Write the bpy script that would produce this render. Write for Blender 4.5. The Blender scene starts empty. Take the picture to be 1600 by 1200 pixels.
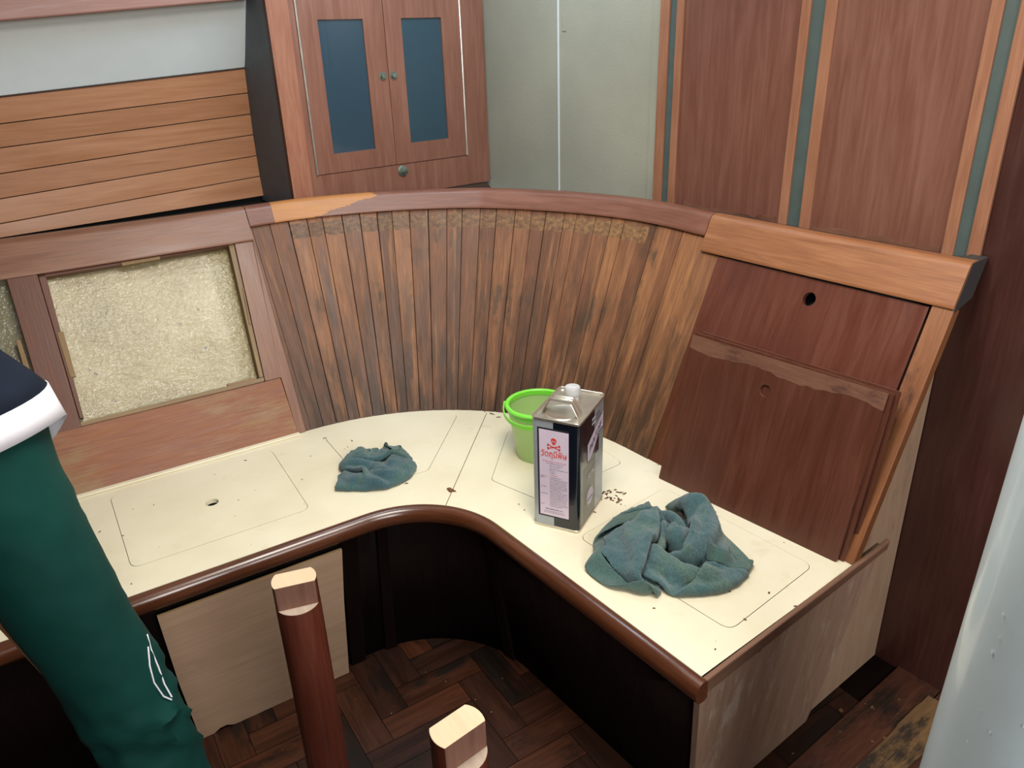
import bpy, bmesh, math, random
from mathutils import Vector, Matrix, noise
from mathutils.geometry import tessellate_polygon
random.seed(7)
SC = bpy.context.scene
COL = SC.collection
PI = math.pi

# ------------------------------------------------------------------ camera
FW = Vector((0.47817713, 0.77521559, -0.41278011))
RT = Vector((0.85105, -0.52494, 0.0))
def _cam():
    yaw, pit, rol = math.radians(58.3324212), math.radians(24.37959679), math.radians(-2.00866996)
    fw = Vector((math.cos(yaw)*math.cos(pit), math.sin(yaw)*math.cos(pit), -math.sin(pit)))
    rt = Vector((math.sin(yaw), -math.cos(yaw), 0)); up = rt.cross(fw)
    r2 = rt*math.cos(rol) + up*math.sin(rol); u2 = -rt*math.sin(rol) + up*math.cos(rol)
    m = Matrix.Identity(4)
    for i in range(3):
        m[i][0] = r2[i]; m[i][1] = u2[i]; m[i][2] = -fw[i]
    m[2][3] = 1.40
    cd = bpy.data.cameras.new('camera'); cd.sensor_width = 36; cd.lens = 1202/1600*36
    cd.clip_start = 0.02
    o = bpy.data.objects.new('camera', cd); o.matrix_world = m
    COL.objects.link(o); SC.camera = o
_cam()

# ------------------------------------------------------------------ world, lights, exposure
SC.view_settings.view_transform = 'Standard'; SC.view_settings.look = 'None'
SC.view_settings.exposure = 0.08; SC.view_settings.gamma = 1.0
SC.view_settings.use_curve_mapping = False
W = bpy.data.worlds.new('world'); SC.world = W; W.use_nodes = True
W.node_tree.nodes['Background'].inputs[0].default_value = (0.72, 0.86, 1.0, 1)
W.node_tree.nodes['Background'].inputs[1].default_value = 1.0
def area(name, loc, target, sx, sy, power, color):
    l = bpy.data.lights.new(name, 'AREA'); l.shape = 'RECTANGLE'; l.size = sx; l.size_y = sy
    l.energy = power; l.color = color
    o = bpy.data.objects.new(name, l); o.location = loc
    o.rotation_euler = (Vector(target)-Vector(loc)).to_track_quat('-Z', 'Y').to_euler()
    COL.objects.link(o); return o
# daylight through the deck hatch and the companionway behind
area('hatch_daylight', (0.55, 0.75, 1.93), (0.62, 0.95, 0.0), 0.60, 0.60, 22, (1.0, 0.955, 0.865))
area('companionway_daylight', (0.35, -1.15, 1.6), (0.8, 1.2, 0.4), 1.0, 0.6, 38, (1.0, 0.975, 0.93))
area('upper_blue_fill', (0.95, 1.70, 1.93), (1.0, 2.15, 1.2), 0.6, 0.30, 9.0, (0.70, 0.86, 1.0))  # added bluish fill to lift the upper walls and cabinet

# ------------------------------------------------------------------ helpers
def lin(h):
    h = h.lstrip('#'); c = [int(h[i:i+2], 16)/255 for i in (0, 2, 4)]
    return tuple(x/12.92 if x <= 0.04045 else ((x+0.055)/1.055)**2.4 for x in c) + (1,)

LIN = lin
class NT:
    def __init__(s, name):
        s.m = bpy.data.materials.new(name); s.m.use_nodes = True
        s.t = s.m.node_tree; s.b = s.t.nodes['Principled BSDF']
    def n(s, typ, **kw):
        x = s.t.nodes.new(typ)
        for k, v in kw.items():
            if k in ('operation', 'blend_type', 'data_type', 'attribute_name', 'noise_dimensions', 'feature', 'distance'):
                setattr(x, k, v)
        return x
    def L(s, a, b): s.t.links.new(a, b)
    def math(s, op, a, b=None, clamp=False):
        x = s.n('ShaderNodeMath', operation=op); x.use_clamp = clamp
        for i, v in enumerate((a, b)):
            if v is None: continue
            if isinstance(v, (int, float)): x.inputs[i].default_value = v
            else: s.L(v, x.inputs[i])
        return x.outputs[0]
    def mix(s, f, a, b, blend='MIX'):
        x = s.n('ShaderNodeMix', data_type='RGBA', blend_type=blend)
        for i, v in ((0, f), (6, a), (7, b)):
            if isinstance(v, (int, float)): x.inputs[i].default_value = v
            elif isinstance(v, tuple): x.inputs[i].default_value = v
            else: s.L(v, x.inputs[i])
        return x.outputs[2]
    def ramp(s, f, stops):
        x = s.n('ShaderNodeValToRGB'); e = x.color_ramp.elements
        while len(e) < len(stops): e.new(0.5)
        for i, (p, c) in enumerate(stops):
            e[i].position = p; e[i].color = c if isinstance(c, tuple) else (c, c, c, 1)
        s.L(f, x.inputs[0]); return x.outputs[0]
    def uv(s, sx=1, sy=1, sz=1):
        c = s.n('ShaderNodeUVMap'); m = s.n('ShaderNodeMapping'); m.inputs['Scale'].default_value = (sx, sy, sz)
        s.L(c.outputs[0], m.inputs[0]); return m.outputs[0]
    def obj(s, sx=1, sy=1, sz=1):
        c = s.n('ShaderNodeTexCoord'); m = s.n('ShaderNodeMapping'); m.inputs['Scale'].default_value = (sx, sy, sz)
        s.L(c.outputs['Object'], m.inputs[0]); return m.outputs[0]
    def noise(s, v, scale, detail=4, rough=0.55, dist=0.0):
        x = s.n('ShaderNodeTexNoise'); x.inputs['Scale'].default_value = scale
        x.inputs['Detail'].default_value = detail; x.inputs['Roughness'].default_value = rough
        x.inputs['Distortion'].default_value = dist; s.L(v, x.inputs['Vector']); return x.outputs[0]
    def bump(s, h, strength=0.3, dist=0.002, prev=None):
        x = s.n('ShaderNodeBump'); x.inputs['Strength'].default_value = strength; x.inputs['Distance'].default_value = dist
        s.L(h, x.inputs['Height'])
        if prev is not None: s.L(prev, x.inputs['Normal'])
        s.L(x.outputs[0], s.b.inputs['Normal']); return x.outputs[0]
    def set(s, **kw):
        for k, v in kw.items():
            i = s.b.inputs[k.replace('_', ' ')]
            if isinstance(v, (int, float, tuple)): i.default_value = v
            else: s.L(v, i)
        return s

MATS = {}
def wood(name, dark, mid, light, rough=0.42, wear=None, wear_amt=0.0, wear_scale=7.0, fine=260, mould=0.0, bump=0.25,
         coat=0.0, con=0.30, arch=0.0, spec=0.5, glue=False):
    """UV in metres, V runs along the grain; face attribute 'tone' (-1..1) is each board's own shade"""
    s = NT(name)
    def lin(h, k=(0.97, 0.90, 0.76) if not name.startswith(('ply', 'post_', 'strip', 'ledge', 'cabinet', 'wall_', 'beam', 'plank', 'rail_curve', 'rail_red')) else (1, .965, .90)):
        c = LIN(h); return tuple(a*b for a, b in zip(c, k))+(1,)
    v = s.uv(1, 0.045); n1 = s.noise(v, fine, 5, 0.62, 0.35)
    v2 = s.uv(1, 0.10); n2 = s.noise(v2, 42, 4, 0.55, 0.8)
    n3 = s.noise(s.uv(1, 0.4), 9, 3, 0.5)
    f = s.math('ADD', s.math('MULTIPLY', n1, 0.42), s.math('ADD', s.math('MULTIPLY', n2, 0.38), s.math('MULTIPLY', n3, 0.2)))
    at = s.n('ShaderNodeAttribute', attribute_name='tone')
    f = s.math('ADD', f, s.math('MULTIPLY', at.outputs['Fac'], 0.13))
    if arch:
        w = s.n('ShaderNodeTexWave'); w.wave_type = 'RINGS'; w.inputs['Scale'].default_value = arch
        w.inputs['Distortion'].default_value = 2.2; w.inputs['Detail'].default_value = 2; w.inputs['Detail Scale'].default_value = 1.2
        s.L(s.uv(1, 0.22), w.inputs['Vector'])
        f = s.math('ADD', f, s.math('MULTIPLY', s.math('SUBTRACT', w.outputs['Fac'], 0.5), 0.07))
    c = s.ramp(f, [(0.5-con, lin(dark)), (0.50, lin(mid)), (0.5+con, lin(light))])
    if wear:
        w = s.noise(s.uv(1, 0.35), wear_scale, 6, 0.68)
        w = s.math('ADD', w, s.math('MULTIPLY', s.math('SUBTRACT', n1, 0.5), 0.25))
        c = s.mix(s.ramp(w, [(0.62-wear_amt*0.3, 0.0), (0.70-wear_amt*0.25, 1.0)]), c, lin(wear))
    if mould:
        bs = s.noise(s.uv(1, 0.09), 24, 3, 0.5); c = s.mix(s.ramp(bs, [(0.50, 0.0), (0.66, 0.42)]), c, lin('#4c3227')); bs2 = s.noise(s.uv(1, 0.05), 70, 3, 0.6); c = s.mix(s.ramp(bs2, [(0.56, 0.0), (0.68, 0.35)]), c, lin('#c08a58'))
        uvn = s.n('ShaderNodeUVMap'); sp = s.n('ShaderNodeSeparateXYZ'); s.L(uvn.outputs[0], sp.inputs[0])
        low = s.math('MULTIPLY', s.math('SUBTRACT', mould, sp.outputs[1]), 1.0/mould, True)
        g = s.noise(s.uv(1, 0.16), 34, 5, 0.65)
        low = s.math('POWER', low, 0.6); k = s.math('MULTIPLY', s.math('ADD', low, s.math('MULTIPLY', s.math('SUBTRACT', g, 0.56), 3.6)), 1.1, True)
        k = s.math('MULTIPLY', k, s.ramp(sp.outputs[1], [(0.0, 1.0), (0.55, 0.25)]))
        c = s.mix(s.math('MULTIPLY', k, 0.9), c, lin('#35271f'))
        if glue:
            edge = s.math('MULTIPLY', s.math('SUBTRACT', s.noise(s.uv(1, 1), 55, 5, 0.7), 0.5), 0.035)
            vv = s.math('ADD', sp.outputs[1], edge)
            band = s.math('MULTIPLY', s.math('GREATER_THAN', vv, 0.517), s.math('LESS_THAN', vv, 0.558))
            xr = s.math('MULTIPLY', s.math('GREATER_THAN', sp.outputs[0], 0.10), s.math('LESS_THAN', sp.outputs[0], 1.02))
            band = s.math('MULTIPLY', band, xr)
            gf = s.math('ADD', s.noise(s.uv(1, 1), 85, 6, 0.75), s.math('MULTIPLY', s.math('SUBTRACT', sp.outputs[0], 0.55), 0.16)); gc = s.ramp(gf, [(0.32, lin('#4a3428')), (0.52, lin('#76573d')), (0.74, lin('#a68257'))])
            c = s.mix(s.math('MULTIPLY', band, 0.9), c, gc)
    r = s.ramp(n2, [(0.3, rough-0.08), (0.7, rough+0.12)])
    s.set(Base_Color=c, Roughness=r, Coat_Weight=coat, Coat_Roughness=0.22, Specular_IOR_Level=spec)
    s.bump(n1, bump, 0.0012)
    MATS[name] = s.m; return s.m

def plain(name, col, rough=0.5, metal=0.0, var=0.06, scale=20, bump=0.0, bscale=200, **kw):
    s = NT(name); v = s.obj()
    n = s.noise(v, scale, 4, 0.6)
    c0 = lin(col); lo = tuple(x*(1-var*2) for x in c0[:3])+(1,); hi = tuple(min(1, x*(1+var*2)) for x in c0[:3])+(1,)
    s.set(Base_Color=s.ramp(n, [(0.3, lo), (0.7, hi)]), Roughness=rough, Metallic=metal, **kw)
    if bump: s.bump(s.noise(v, bscale, 4, 0.6), bump, 0.001)
    MATS[name] = s.m; return s.m

wood('stave', '#4b3329', '#7b523c', '#ab7a56', rough=0.55, mould=0.48, fine=300, glue=True, bump=0.5, wear='#5b4638', wear_amt=0.2, wear_scale=14, con=.27)
wood('rail_red', '#593829', '#7d5441', '#976c57', rough=0.42, coat=0.1, fine=240, con=.26)
wood('rail_curve', '#563529', '#7c5142', '#966856', rough=0.42, coat=0.1, con=.26)
wood('rail_bare', '#9a6239', '#b9814f', '#cf9a64', rough=0.5)
wood('rail_orange', '#6b4330', '#966547', '#b78762', rough=0.46, fine=220, coat=0.05, con=.28)
wood('stile_red', '#452820', '#653e31', '#805342', rough=0.45)
wood('board_red', '#653824', '#865237', '#a37250', rough=0.5, wear='#8d6e50', wear_amt=0.52, wear_scale=4, con=.25)
wood('stile_right', '#54321f', '#835539', '#a27250', rough=0.45, wear='#4a2c22', wear_amt=0.2)
wood('panel_mahogany', '#45241d', '#5f342a', '#7a4a3b', rough=0.30, coat=0.3, arch=5, fine=200, bump=0.08, con=.34)
wood('board_mahogany', '#3d1f19', '#563026', '#704437', rough=0.36, coat=0.2, arch=5, fine=200, bump=0.08, con=.34)
wood('ply_edge', '#5a4534', '#8a7152', '#a88f6b', rough=0.7)
wood('nosing', '#371a10', '#55301f', '#74462f', rough=0.24, coat=0.5, fine=180, bump=0.15)
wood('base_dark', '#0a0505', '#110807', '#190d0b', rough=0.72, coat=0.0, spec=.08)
wood('wall_panel', '#50302a', '#6d463b', '#875f51', rough=0.42, coat=0.25, fine=120, bump=0.06, con=.34)
wood('wall_stile', '#6f4838', '#92654f', '#ac7f66', rough=0.42, coat=0.2, con=.3)
wood('wall_dark', '#2c1715', '#412521', '#543630', rough=0.34, coat=0.3, arch=4, fine=160, bump=0.08, con=.34)
wood('plank', '#8a5b40', '#ad7957', '#c49371', rough=0.36, coat=0.25, fine=150, bump=0.08, con=.34)
wood('cabinet', '#5f3b31', '#7f5547', '#986d5d', rough=0.42, coat=0.2, fine=140, bump=0.08, con=.32)
wood('cabinet_light', '#744634', '#976450', '#b58468', rough=0.42, coat=0.2)
wood('ply_pale', '#8f7664', '#a98e79', '#bba18b', rough=0.75, wear='#96796a', wear_amt=0.08, fine=150, con=.36)
wood('ply_stained', '#755c4d', '#a28675', '#bea695', rough=0.78, wear='#b8a99d', wear_amt=0.20, wear_scale=14, bump=0.8)
wood('strip_worn', '#5a4034', '#7a5a49', '#967766', rough=0.7, wear='#4a362b', wear_amt=0.2)
wood('band_worn', '#4f332a', '#6d4a3d', '#8a6555', rough=0.6, wear='#54342b', wear_amt=0.3, wear_scale=20)
wood('post', '#3c1b15', '#57291f', '#6f3a2d', rough=0.38, coat=0.2, fine=160, bump=0.1)
wood('post_notch', '#4a3028', '#765348', '#99786a', rough=0.6, fine=160)
wood('post_saw', '#c3a98c', '#d3bba0', '#dfcab2', rough=0.8, fine=120)
wood('parquet', '#1a0d08', '#341b10', '#57301c', rough=0.5, coat=0.05, fine=140, wear='#180f0b', wear_amt=0.3, spec=.3)
wood('floor_board', '#2b1712', '#4a2a1f', '#6a4030', rough=0.5, wear='#1f1712', wear_amt=0.3)
wood('floor_strip', '#41301f', '#6b5236', '#8f7550', rough=0.8, wear='#2a1f17', wear_amt=0.3, wear_scale=12)
wood('shelf_dark', '#241c18', '#3a2c24', '#54402f', rough=0.7)
wood('beam', '#7a5048', '#9a7068', '#b38c82', rough=0.45)
wood('ledge_raw', '#6d5846', '#8f7a60', '#a99779', rough=0.8)
wood('post_ledge', '#8d7c72', '#ab9b90', '#c4b7ae', rough=0.8, fine=120)

def m_laminate():
    s = NT('cream_laminate'); v = s.obj()
    c = s.ramp(s.noise(v, 3.2, 5, 0.6), [(0.25, lin('#dfd4b6')), (0.5, lin('#eae1c6')), (0.75, lin('#f1ead3'))])
    st = s.ramp(s.noise(v, 9, 6, 0.7), [(0.60, 0.0), (0.78, 0.55)])
    c = s.mix(st, c, lin('#cdb98c'))
    vo = s.n('ShaderNodeTexVoronoi'); vo.inputs['Scale'].default_value = 38; s.L(v, vo.inputs['Vector'])
    spot = s.math('MULTIPLY', s.math('LESS_THAN', vo.outputs['Distance'], 0.055), s.math('GREATER_THAN', s.noise(v, 11, 2), 0.6))
    c = s.mix(s.math('MULTIPLY', spot, 0.65), c, lin('#6a5436'))
    s.set(Base_Color=c, Roughness=s.ramp(s.noise(v, 14, 4), [(0.3, 0.3), (0.7, 0.45)]))
    s.bump(s.noise(v, 60, 3), 0.05, 0.001); MATS['laminate'] = s.m
m_laminate()
def m_grp(name, a, b, c_):
    s = NT(name); v = s.obj(1, 1, 1)
    c = s.ramp(s.noise(v, 6, 4, 0.6), [(0.3, lin(a)), (0.5, lin(b)), (0.72, lin(c_))])
    gx = s.n('ShaderNodeSeparateXYZ'); s.L(v, gx.inputs[0]); ed = s.math('ADD', gx.outputs[0], s.math('MULTIPLY', s.math('SUBTRACT', s.noise(v, 22, 3), 0.5), 0.02)); ed = s.math('ADD', ed, s.math('MULTIPLY', gx.outputs[2], -0.035))
    c = s.mix(s.ramp(ed, [(0.345, 0.0), (0.356, 0.75)]), c, lin('#8a7a4a')); vo = s.n('ShaderNodeTexVoronoi'); vo.inputs['Scale'].default_value = 26; s.L(v, vo.inputs['Vector'])
    spot = s.math('MULTIPLY', s.math('LESS_THAN', vo.outputs['Distance'], 0.13), s.math('GREATER_THAN', s.noise(v, 13, 2), 0.56))
    c = s.mix(s.math('MULTIPLY', spot, 0.7), c, lin('#4a3c1c'))
    s.set(Base_Color=c, Roughness=0.35, Specular_IOR_Level=0.4, Coat_Weight=1.0, Coat_Roughness=0.04)
    w1 = s.noise(s.obj(38, 38, 120), 1, 2, 0.5); w2 = s.noise(v, 62, 3, 0.6)
    hh = s.math('ADD', s.math('MULTIPLY', w1, 0.6), w2); h2 = s.math('ADD', s.math('MULTIPLY', s.noise(s.obj(70, 70, 210), 1, 2, 0.5), 0.7), s.noise(v, 110, 2, 0.5)); cb = s.bump(h2, 1.0, 0.0042); s.bump(hh, 0.35, 0.004)
    s.L(cb, s.b.inputs['Coat Normal']); MATS[name] = s.m
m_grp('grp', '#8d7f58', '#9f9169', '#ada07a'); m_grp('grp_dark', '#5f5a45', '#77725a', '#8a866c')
def m_terry(name, a, b, c_, d_):
    s = NT(name); v = s.obj()
    n = s.noise(v, 11, 4, 0.6, 0.6); c = s.ramp(n, [(0.30, lin(a)), (0.47, lin(b)), (0.60, lin(c_)), (0.74, lin(d_))])
    f = s.noise(v, 430, 3, 0.7)
    c = s.mix(0.35, c, s.ramp(f, [(0.3, lin('#1f3a3c')), (0.7, lin('#9fb9b0'))]), 'MULTIPLY') if False else s.mix(s.math('MULTIPLY', s.ramp(f, [(0.40, 1.0), (0.58, 0.0)]), 0.5), c, lin('#1f3a3a'))
    s.set(Base_Color=c, Roughness=0.95, Sheen_Weight=0.35, Sheen_Roughness=0.5, Specular_IOR_Level=0.15)
    s.bump(f, 0.9, 0.003); MATS[name] = s.m
m_terry('terry_big', '#46656c', '#52747a', '#5f7a70', '#84937a')
m_terry('terry_small', '#36545f', '#42646d', '#4c6b64', '#62796c')
m_terry('hem_green', '#486764', '#52706a', '#5e7a70', '#6e8577')
def m_fabricwall():
    s = NT('wall_fabric'); v = s.obj()
    s.set(Base_Color=s.ramp(s.noise(v, 2.5, 4), [(0.3, lin('#8b8b7c')), (0.7, lin('#9c9a89'))]), Roughness=0.85)
    s.bump(s.noise(s.obj(1, 1, 2.5), 150, 4, 0.7), 0.5, 0.0015); MATS['wall_fabric'] = s.m
m_fabricwall()
plain('white_lining', '#ced5d6', 0.5, var=0.01)
plain('groove_green', '#465351', 0.6)
plain('dark_glass', '#2b4350', 0.14, var=0.01, Coat_Weight=0.5)  # bluish veil of glare over the panes is put into this base colour
plain('black_void', '#0b0a0a', 0.9)
plain('end_grey', '#3b393a', 0.6)
plain('cab_side', '#545d66', 0.6)
plain('tarnished', '#7f8c80', 0.45, 0.75, var=0.25, scale=120)
plain('brass', '#b3a080', 0.35, 0.9, var=0.15, scale=90)
plain('hinge_silver', '#cfccc2', 0.3, 0.85, var=0.1)
plain('can_black', '#0c1622', 0.22, 0.0, var=0.05, Coat_Weight=0.5)
plain('can_silver', '#a6adb4', 0.34, 0.2, var=0.04)
plain('can_grey', '#76766f', 0.35, 0.1, var=0.05)
plain('tin', '#d6cfc2', 0.30, 0.85, var=0.05, bump=0.15, bscale=30)
plain('cap_white', '#c9cacd', 0.35, var=0.02, Transmission_Weight=0.15)
plain('paper_lilac', '#dccce0', 0.6, var=0.02)
plain('ink_red', '#e0402c', 0.6, var=0.02)
plain('ink_black', '#26222c', 0.6, var=0.02)
plain('ink_grey', '#7b7484', 0.6, var=0.02)
plain('ink_white', '#d4d2d6', 0.5, var=0.02)
plain('mast_paint', '#c6d6dd', 0.32, var=0.04, scale=6, Coat_Weight=0.3)
plain('navy_cloth', '#141c2a', 0.9, var=0.06, bump=0.3, bscale=500, Specular_IOR_Level=0.2)
plain('white_cloth', '#e6e4ec', 0.85, var=0.02)
plain('skin', '#9b6a4c', 0.55, var=0.05)
plain('hair', '#120e0c', 0.6)
plain('chip_brown', '#6a4630', 0.8, var=0.3, scale=60)
plain('mast_speck', '#e6ecee', 0.5)
def m_track():
    s = NT('green_track'); v = s.obj()
    s.set(Base_Color=s.ramp(s.noise(v, 8, 3), [(0.3, lin('#02322e')), (0.7, lin('#033d37'))]), Roughness=0.75, Specular_IOR_Level=0.25)
    s.bump(s.noise(v, 700, 2), 0.12, 0.0005); MATS['green_track'] = s.m
m_track()
def m_bucket():
    s = NT('bucket_green'); s.set(Base_Color=lin('#c4eb9c'), Roughness=0.35, Transmission_Weight=0.25, Subsurface_Weight=0.3)
    s.b.inputs['Subsurface Radius'].default_value = (0.4, 0.7, 0.25); s.b.inputs['Subsurface Scale'].default_value = 0.02
    MATS['bucket'] = s.m
    s = NT('bucket_lime'); s.set(Base_Color=lin('#84ea50'), Roughness=0.35, Subsurface_Weight=0.2); MATS['bucket_rim'] = s.m
    s = NT('murky_water'); s.set(Base_Color=lin('#a8a050'), Roughness=0.1); MATS['murky'] = s.m
m_bucket()

class MB:
    def __init__(s): s.v = []; s.f = []; s.uv = []; s.mi = []; s.tone = []; s.mats = []
    def mat(s, m):
        if m not in s.mats: s.mats.append(m)
        return s.mats.index(m)
    def face(s, pts, m, uvs=None, tone=0.0):
        i = len(s.v); s.v += [tuple(p) for p in pts]; s.f.append(tuple(range(i, i+len(pts))))
        if uvs is None:
            uvs = s.auto(pts)
        s.uv.append(uvs); s.mi.append(s.mat(m)); s.tone.append(tone)
    grain = 2
    def auto(s, pts):
        a, b, c = Vector(pts[0]), Vector(pts[1]), Vector(pts[-1]); n = (b-a).cross(c-a)
        k = max(range(3), key=lambda i: abs(n[i])); ax = [i for i in range(3) if i != k]
        g = s.grain
        if g in ax: u = [i for i in ax if i != g][0]; w = g
        else: u, w = ax
        return [(p[u], p[w]) for p in pts]
    def build(s, name, parent=None, bevel=0.0, smooth=False, weld=True, seg=2, subsurf=0, ang=35, solid=0):
        me = bpy.data.meshes.new(name); me.from_pydata(s.v, [], s.f)
        for m in s.mats: me.materials.append(MATS[m])
        ul = me.uv_layers.new(name='UVMap'); k = 0
        for fi, uvs in enumerate(s.uv):
            me.polygons[fi].material_index = s.mi[fi]
            for q in uvs: ul.data[k].uv = q; k += 1
        at = me.attributes.new('tone', 'FLOAT', 'FACE')
        at.data.foreach_set('value', s.tone)
        if weld:
            bm = bmesh.new(); bm.from_mesh(me); bmesh.ops.remove_doubles(bm, verts=bm.verts, dist=1e-5)
            bmesh.ops.recalc_face_normals(bm, faces=bm.faces); bm.to_mesh(me); bm.free()
        o = bpy.data.objects.new(name, me); COL.objects.link(o)
        if solid:
            d = o.modifiers.new('solid', 'SOLIDIFY'); d.thickness = solid; d.offset = 0
        if bevel:
            d = o.modifiers.new('bevel', 'BEVEL'); d.width = bevel; d.segments = seg; d.limit_method = 'ANGLE'; d.angle_limit = math.radians(ang)
        if subsurf:
            d = o.modifiers.new('sub', 'SUBSURF'); d.levels = subsurf; d.render_levels = subsurf
        if smooth:
            for p in me.polygons: p.use_smooth = True
            if not subsurf:
                try: me.set_sharp_from_angle(angle=math.radians(38))
                except Exception: pass
        if parent: o.parent = parent
        return o

class F:   # frame: origin, u, v, n
    def __init__(s, o, u, v, n): s.o, s.u, s.v, s.n = Vector(o), Vector(u).normalized(), Vector(v).normalized(), Vector(n).normalized()
    def __call__(s, a, b, c=0.0): return s.o + s.u*a + s.v*b + s.n*c

def plate(mb, fr, outer, t0, t1, m, holes=(), side=None, uvr=False, tone=0.0, uvo=(0, 0)):
    """flat plate with holes, outline in frame units, from n=t0 to n=t1"""
    loops = [outer]+list(holes)
    flat = [p for lp in loops for p in lp]
    tris = tessellate_polygon([[Vector((p[0], p[1], 0)) for p in lp] for lp in loops])
    q = (lambda p: (p[1]+uvo[0], p[0]+uvo[1])) if uvr else (lambda p: (p[0]+uvo[0], p[1]+uvo[1]))
    def orient(tr):
        a, b, c = [flat[i] for i in tr]
        return (b[0]-a[0])*(c[1]-a[1])-(b[1]-a[1])*(c[0]-a[0]) > 0
    if not holes:
        area2 = sum(outer[i-1][0]*outer[i][1]-outer[i][0]*outer[i-1][1] for i in range(len(outer)))
        O = outer if area2 > 0 else outer[::-1]
        mb.face([fr(p[0], p[1], t1) for p in O], m, [q(p) for p in O], tone)
        O = O[::-1]; mb.face([fr(p[0], p[1], t0) for p in O], m, [q(p) for p in O], tone)
    else:
        for tr in tris:
            tr = tr if orient(tr) else tr[::-1]
            mb.face([fr(*flat[i][:2], t1) for i in tr], m, [q(flat[i]) for i in tr], tone)
            tr = tr[::-1]
            mb.face([fr(*flat[i][:2], t0) for i in tr], m, [q(flat[i]) for i in tr], tone)
    sm = side or m
    for lp in loops:
        L = 0
        for i in range(len(lp)):
            a, b = lp[i-1], lp[i]; d = math.hypot(a[0]-b[0], a[1]-b[1])
            mb.face([fr(a[0], a[1], t0), fr(b[0], b[1], t0), fr(b[0], b[1], t1), fr(a[0], a[1], t1)], sm,
                    [(t0, L), (t0, L+d), (t1, L+d), (t1, L)], tone); L += d

def rect(x0, y0, x1, y1): return [(x0, y0), (x1, y0), (x1, y1), (x0, y1)]
def circ(cx, cy, r, n=28): return [(cx+r*math.cos(2*PI*i/n), cy+r*math.sin(2*PI*i/n)) for i in range(n)]
def rpoly(pts, r, n=6):
    out = []
    for i in range(len(pts)):
        p = Vector(pts[i]); a = Vector(pts[i-1]); b = Vector(pts[(i+1) % len(pts)])
        da, db = (a-p).normalized(), (b-p).normalized(); ang = da.angle(db); rr = r[i] if isinstance(r, (list, tuple)) else r
        t = min(rr/math.tan(ang/2), (a-p).length*0.45, (b-p).length*0.45)
        s, e = p+da*t, p+db*t
        for k in range(n+1):
            w = k/n; out.append(tuple((s*(1-w)+p*w)*(1-w) + (p*(1-w)+e*w)*w))
    return out
def grow(pts, d):
    c = Vector((sum(p[0] for p in pts)/len(pts), sum(p[1] for p in pts)/len(pts))); out = []
    for i in range(len(pts)):
        a, b = Vector(pts[i-1]), Vector(pts[(i+1) % len(pts)]); t = (b-a).normalized(); n = Vector((t.y, -t.x))
        if n.dot(Vector(pts[i])-c) < 0: n = -n
        out.append(tuple(Vector(pts[i])+n*d))
    return out
def box(mb, x0, y0, z0, x1, y1, z1, m, tone=0.0):
    P = [(x0,y0,z0),(x1,y0,z0),(x1,y1,z0),(x0,y1,z0),(x0,y0,z1),(x1,y0,z1),(x1,y1,z1),(x0,y1,z1)]
    for f in ((3,2,1,0),(4,5,6,7),(0,1,5,4),(1,2,6,5),(2,3,7,6),(3,0,4,7)): mb.face([P[i] for i in f], m, None, tone)
def loft(mb, rings, m, closed=True, caps=True, vs=None, us=None):
    L = 0
    for i in range(len(rings)-1):
        A, B = rings[i], rings[i+1]; d = (Vector(B[0])-Vector(A[0])).length; n = len(A); U = 0
        for j in range(n if closed else n-1):
            k = (j+1) % n; w = (Vector(A[k])-Vector(A[j])).length
            mm = m(i, j) if callable(m) else m
            mb.face([A[j], A[k], B[k], B[j]], mm, [(U, L), (U+w, L), (U+w, L+d), (U, L+d)]); U += w
        L += d
    if caps and closed:
        mm = m(0, 0) if callable(m) else m
        mb.face(rings[0][::-1], mm); mb.face(rings[-1], mm)
def tube(mb, pts, rad, m, n=10, caps=True):
    P = [Vector(p) for p in pts]; rings = []; up = Vector((0, 0, 1))
    for i, p in enumerate(P):
        t = (P[min(i+1, len(P)-1)]-P[max(i-1, 0)]).normalized()
        if abs(t.dot(up)) > 0.97: up = Vector((1, 0, 0))
        a = (up-t*up.dot(t)).normalized(); b = t.cross(a); up = a
        r = rad[i] if isinstance(rad, (list, tuple)) else rad
        rings.append([tuple(p+a*math.cos(2*PI*k/n)*r+b*math.sin(2*PI*k/n)*r) for k in range(n)])
    loft(mb, rings, m, True, caps)
def empty(name, loc=(0, 0, 0)):
    o = bpy.data.objects.new(name, None); COL.objects.link(o); o.empty_display_size = 0.05; o.location = loc
    return o
def reparent(child, root):      # parts are built in world coordinates
    child.parent = root; child.matrix_parent_inverse = Matrix.Translation(root.location).inverted()
def tag(o, label, cat, group=None):
    o['label'] = label; o['category'] = cat
    if group: o['group'] = group
    return o
def structure(o, label=None):
    o['kind'] = 'structure'
    if label: o['label'] = label
    return o
BPY_DEPS = bpy.context.evaluated_depsgraph_get
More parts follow.
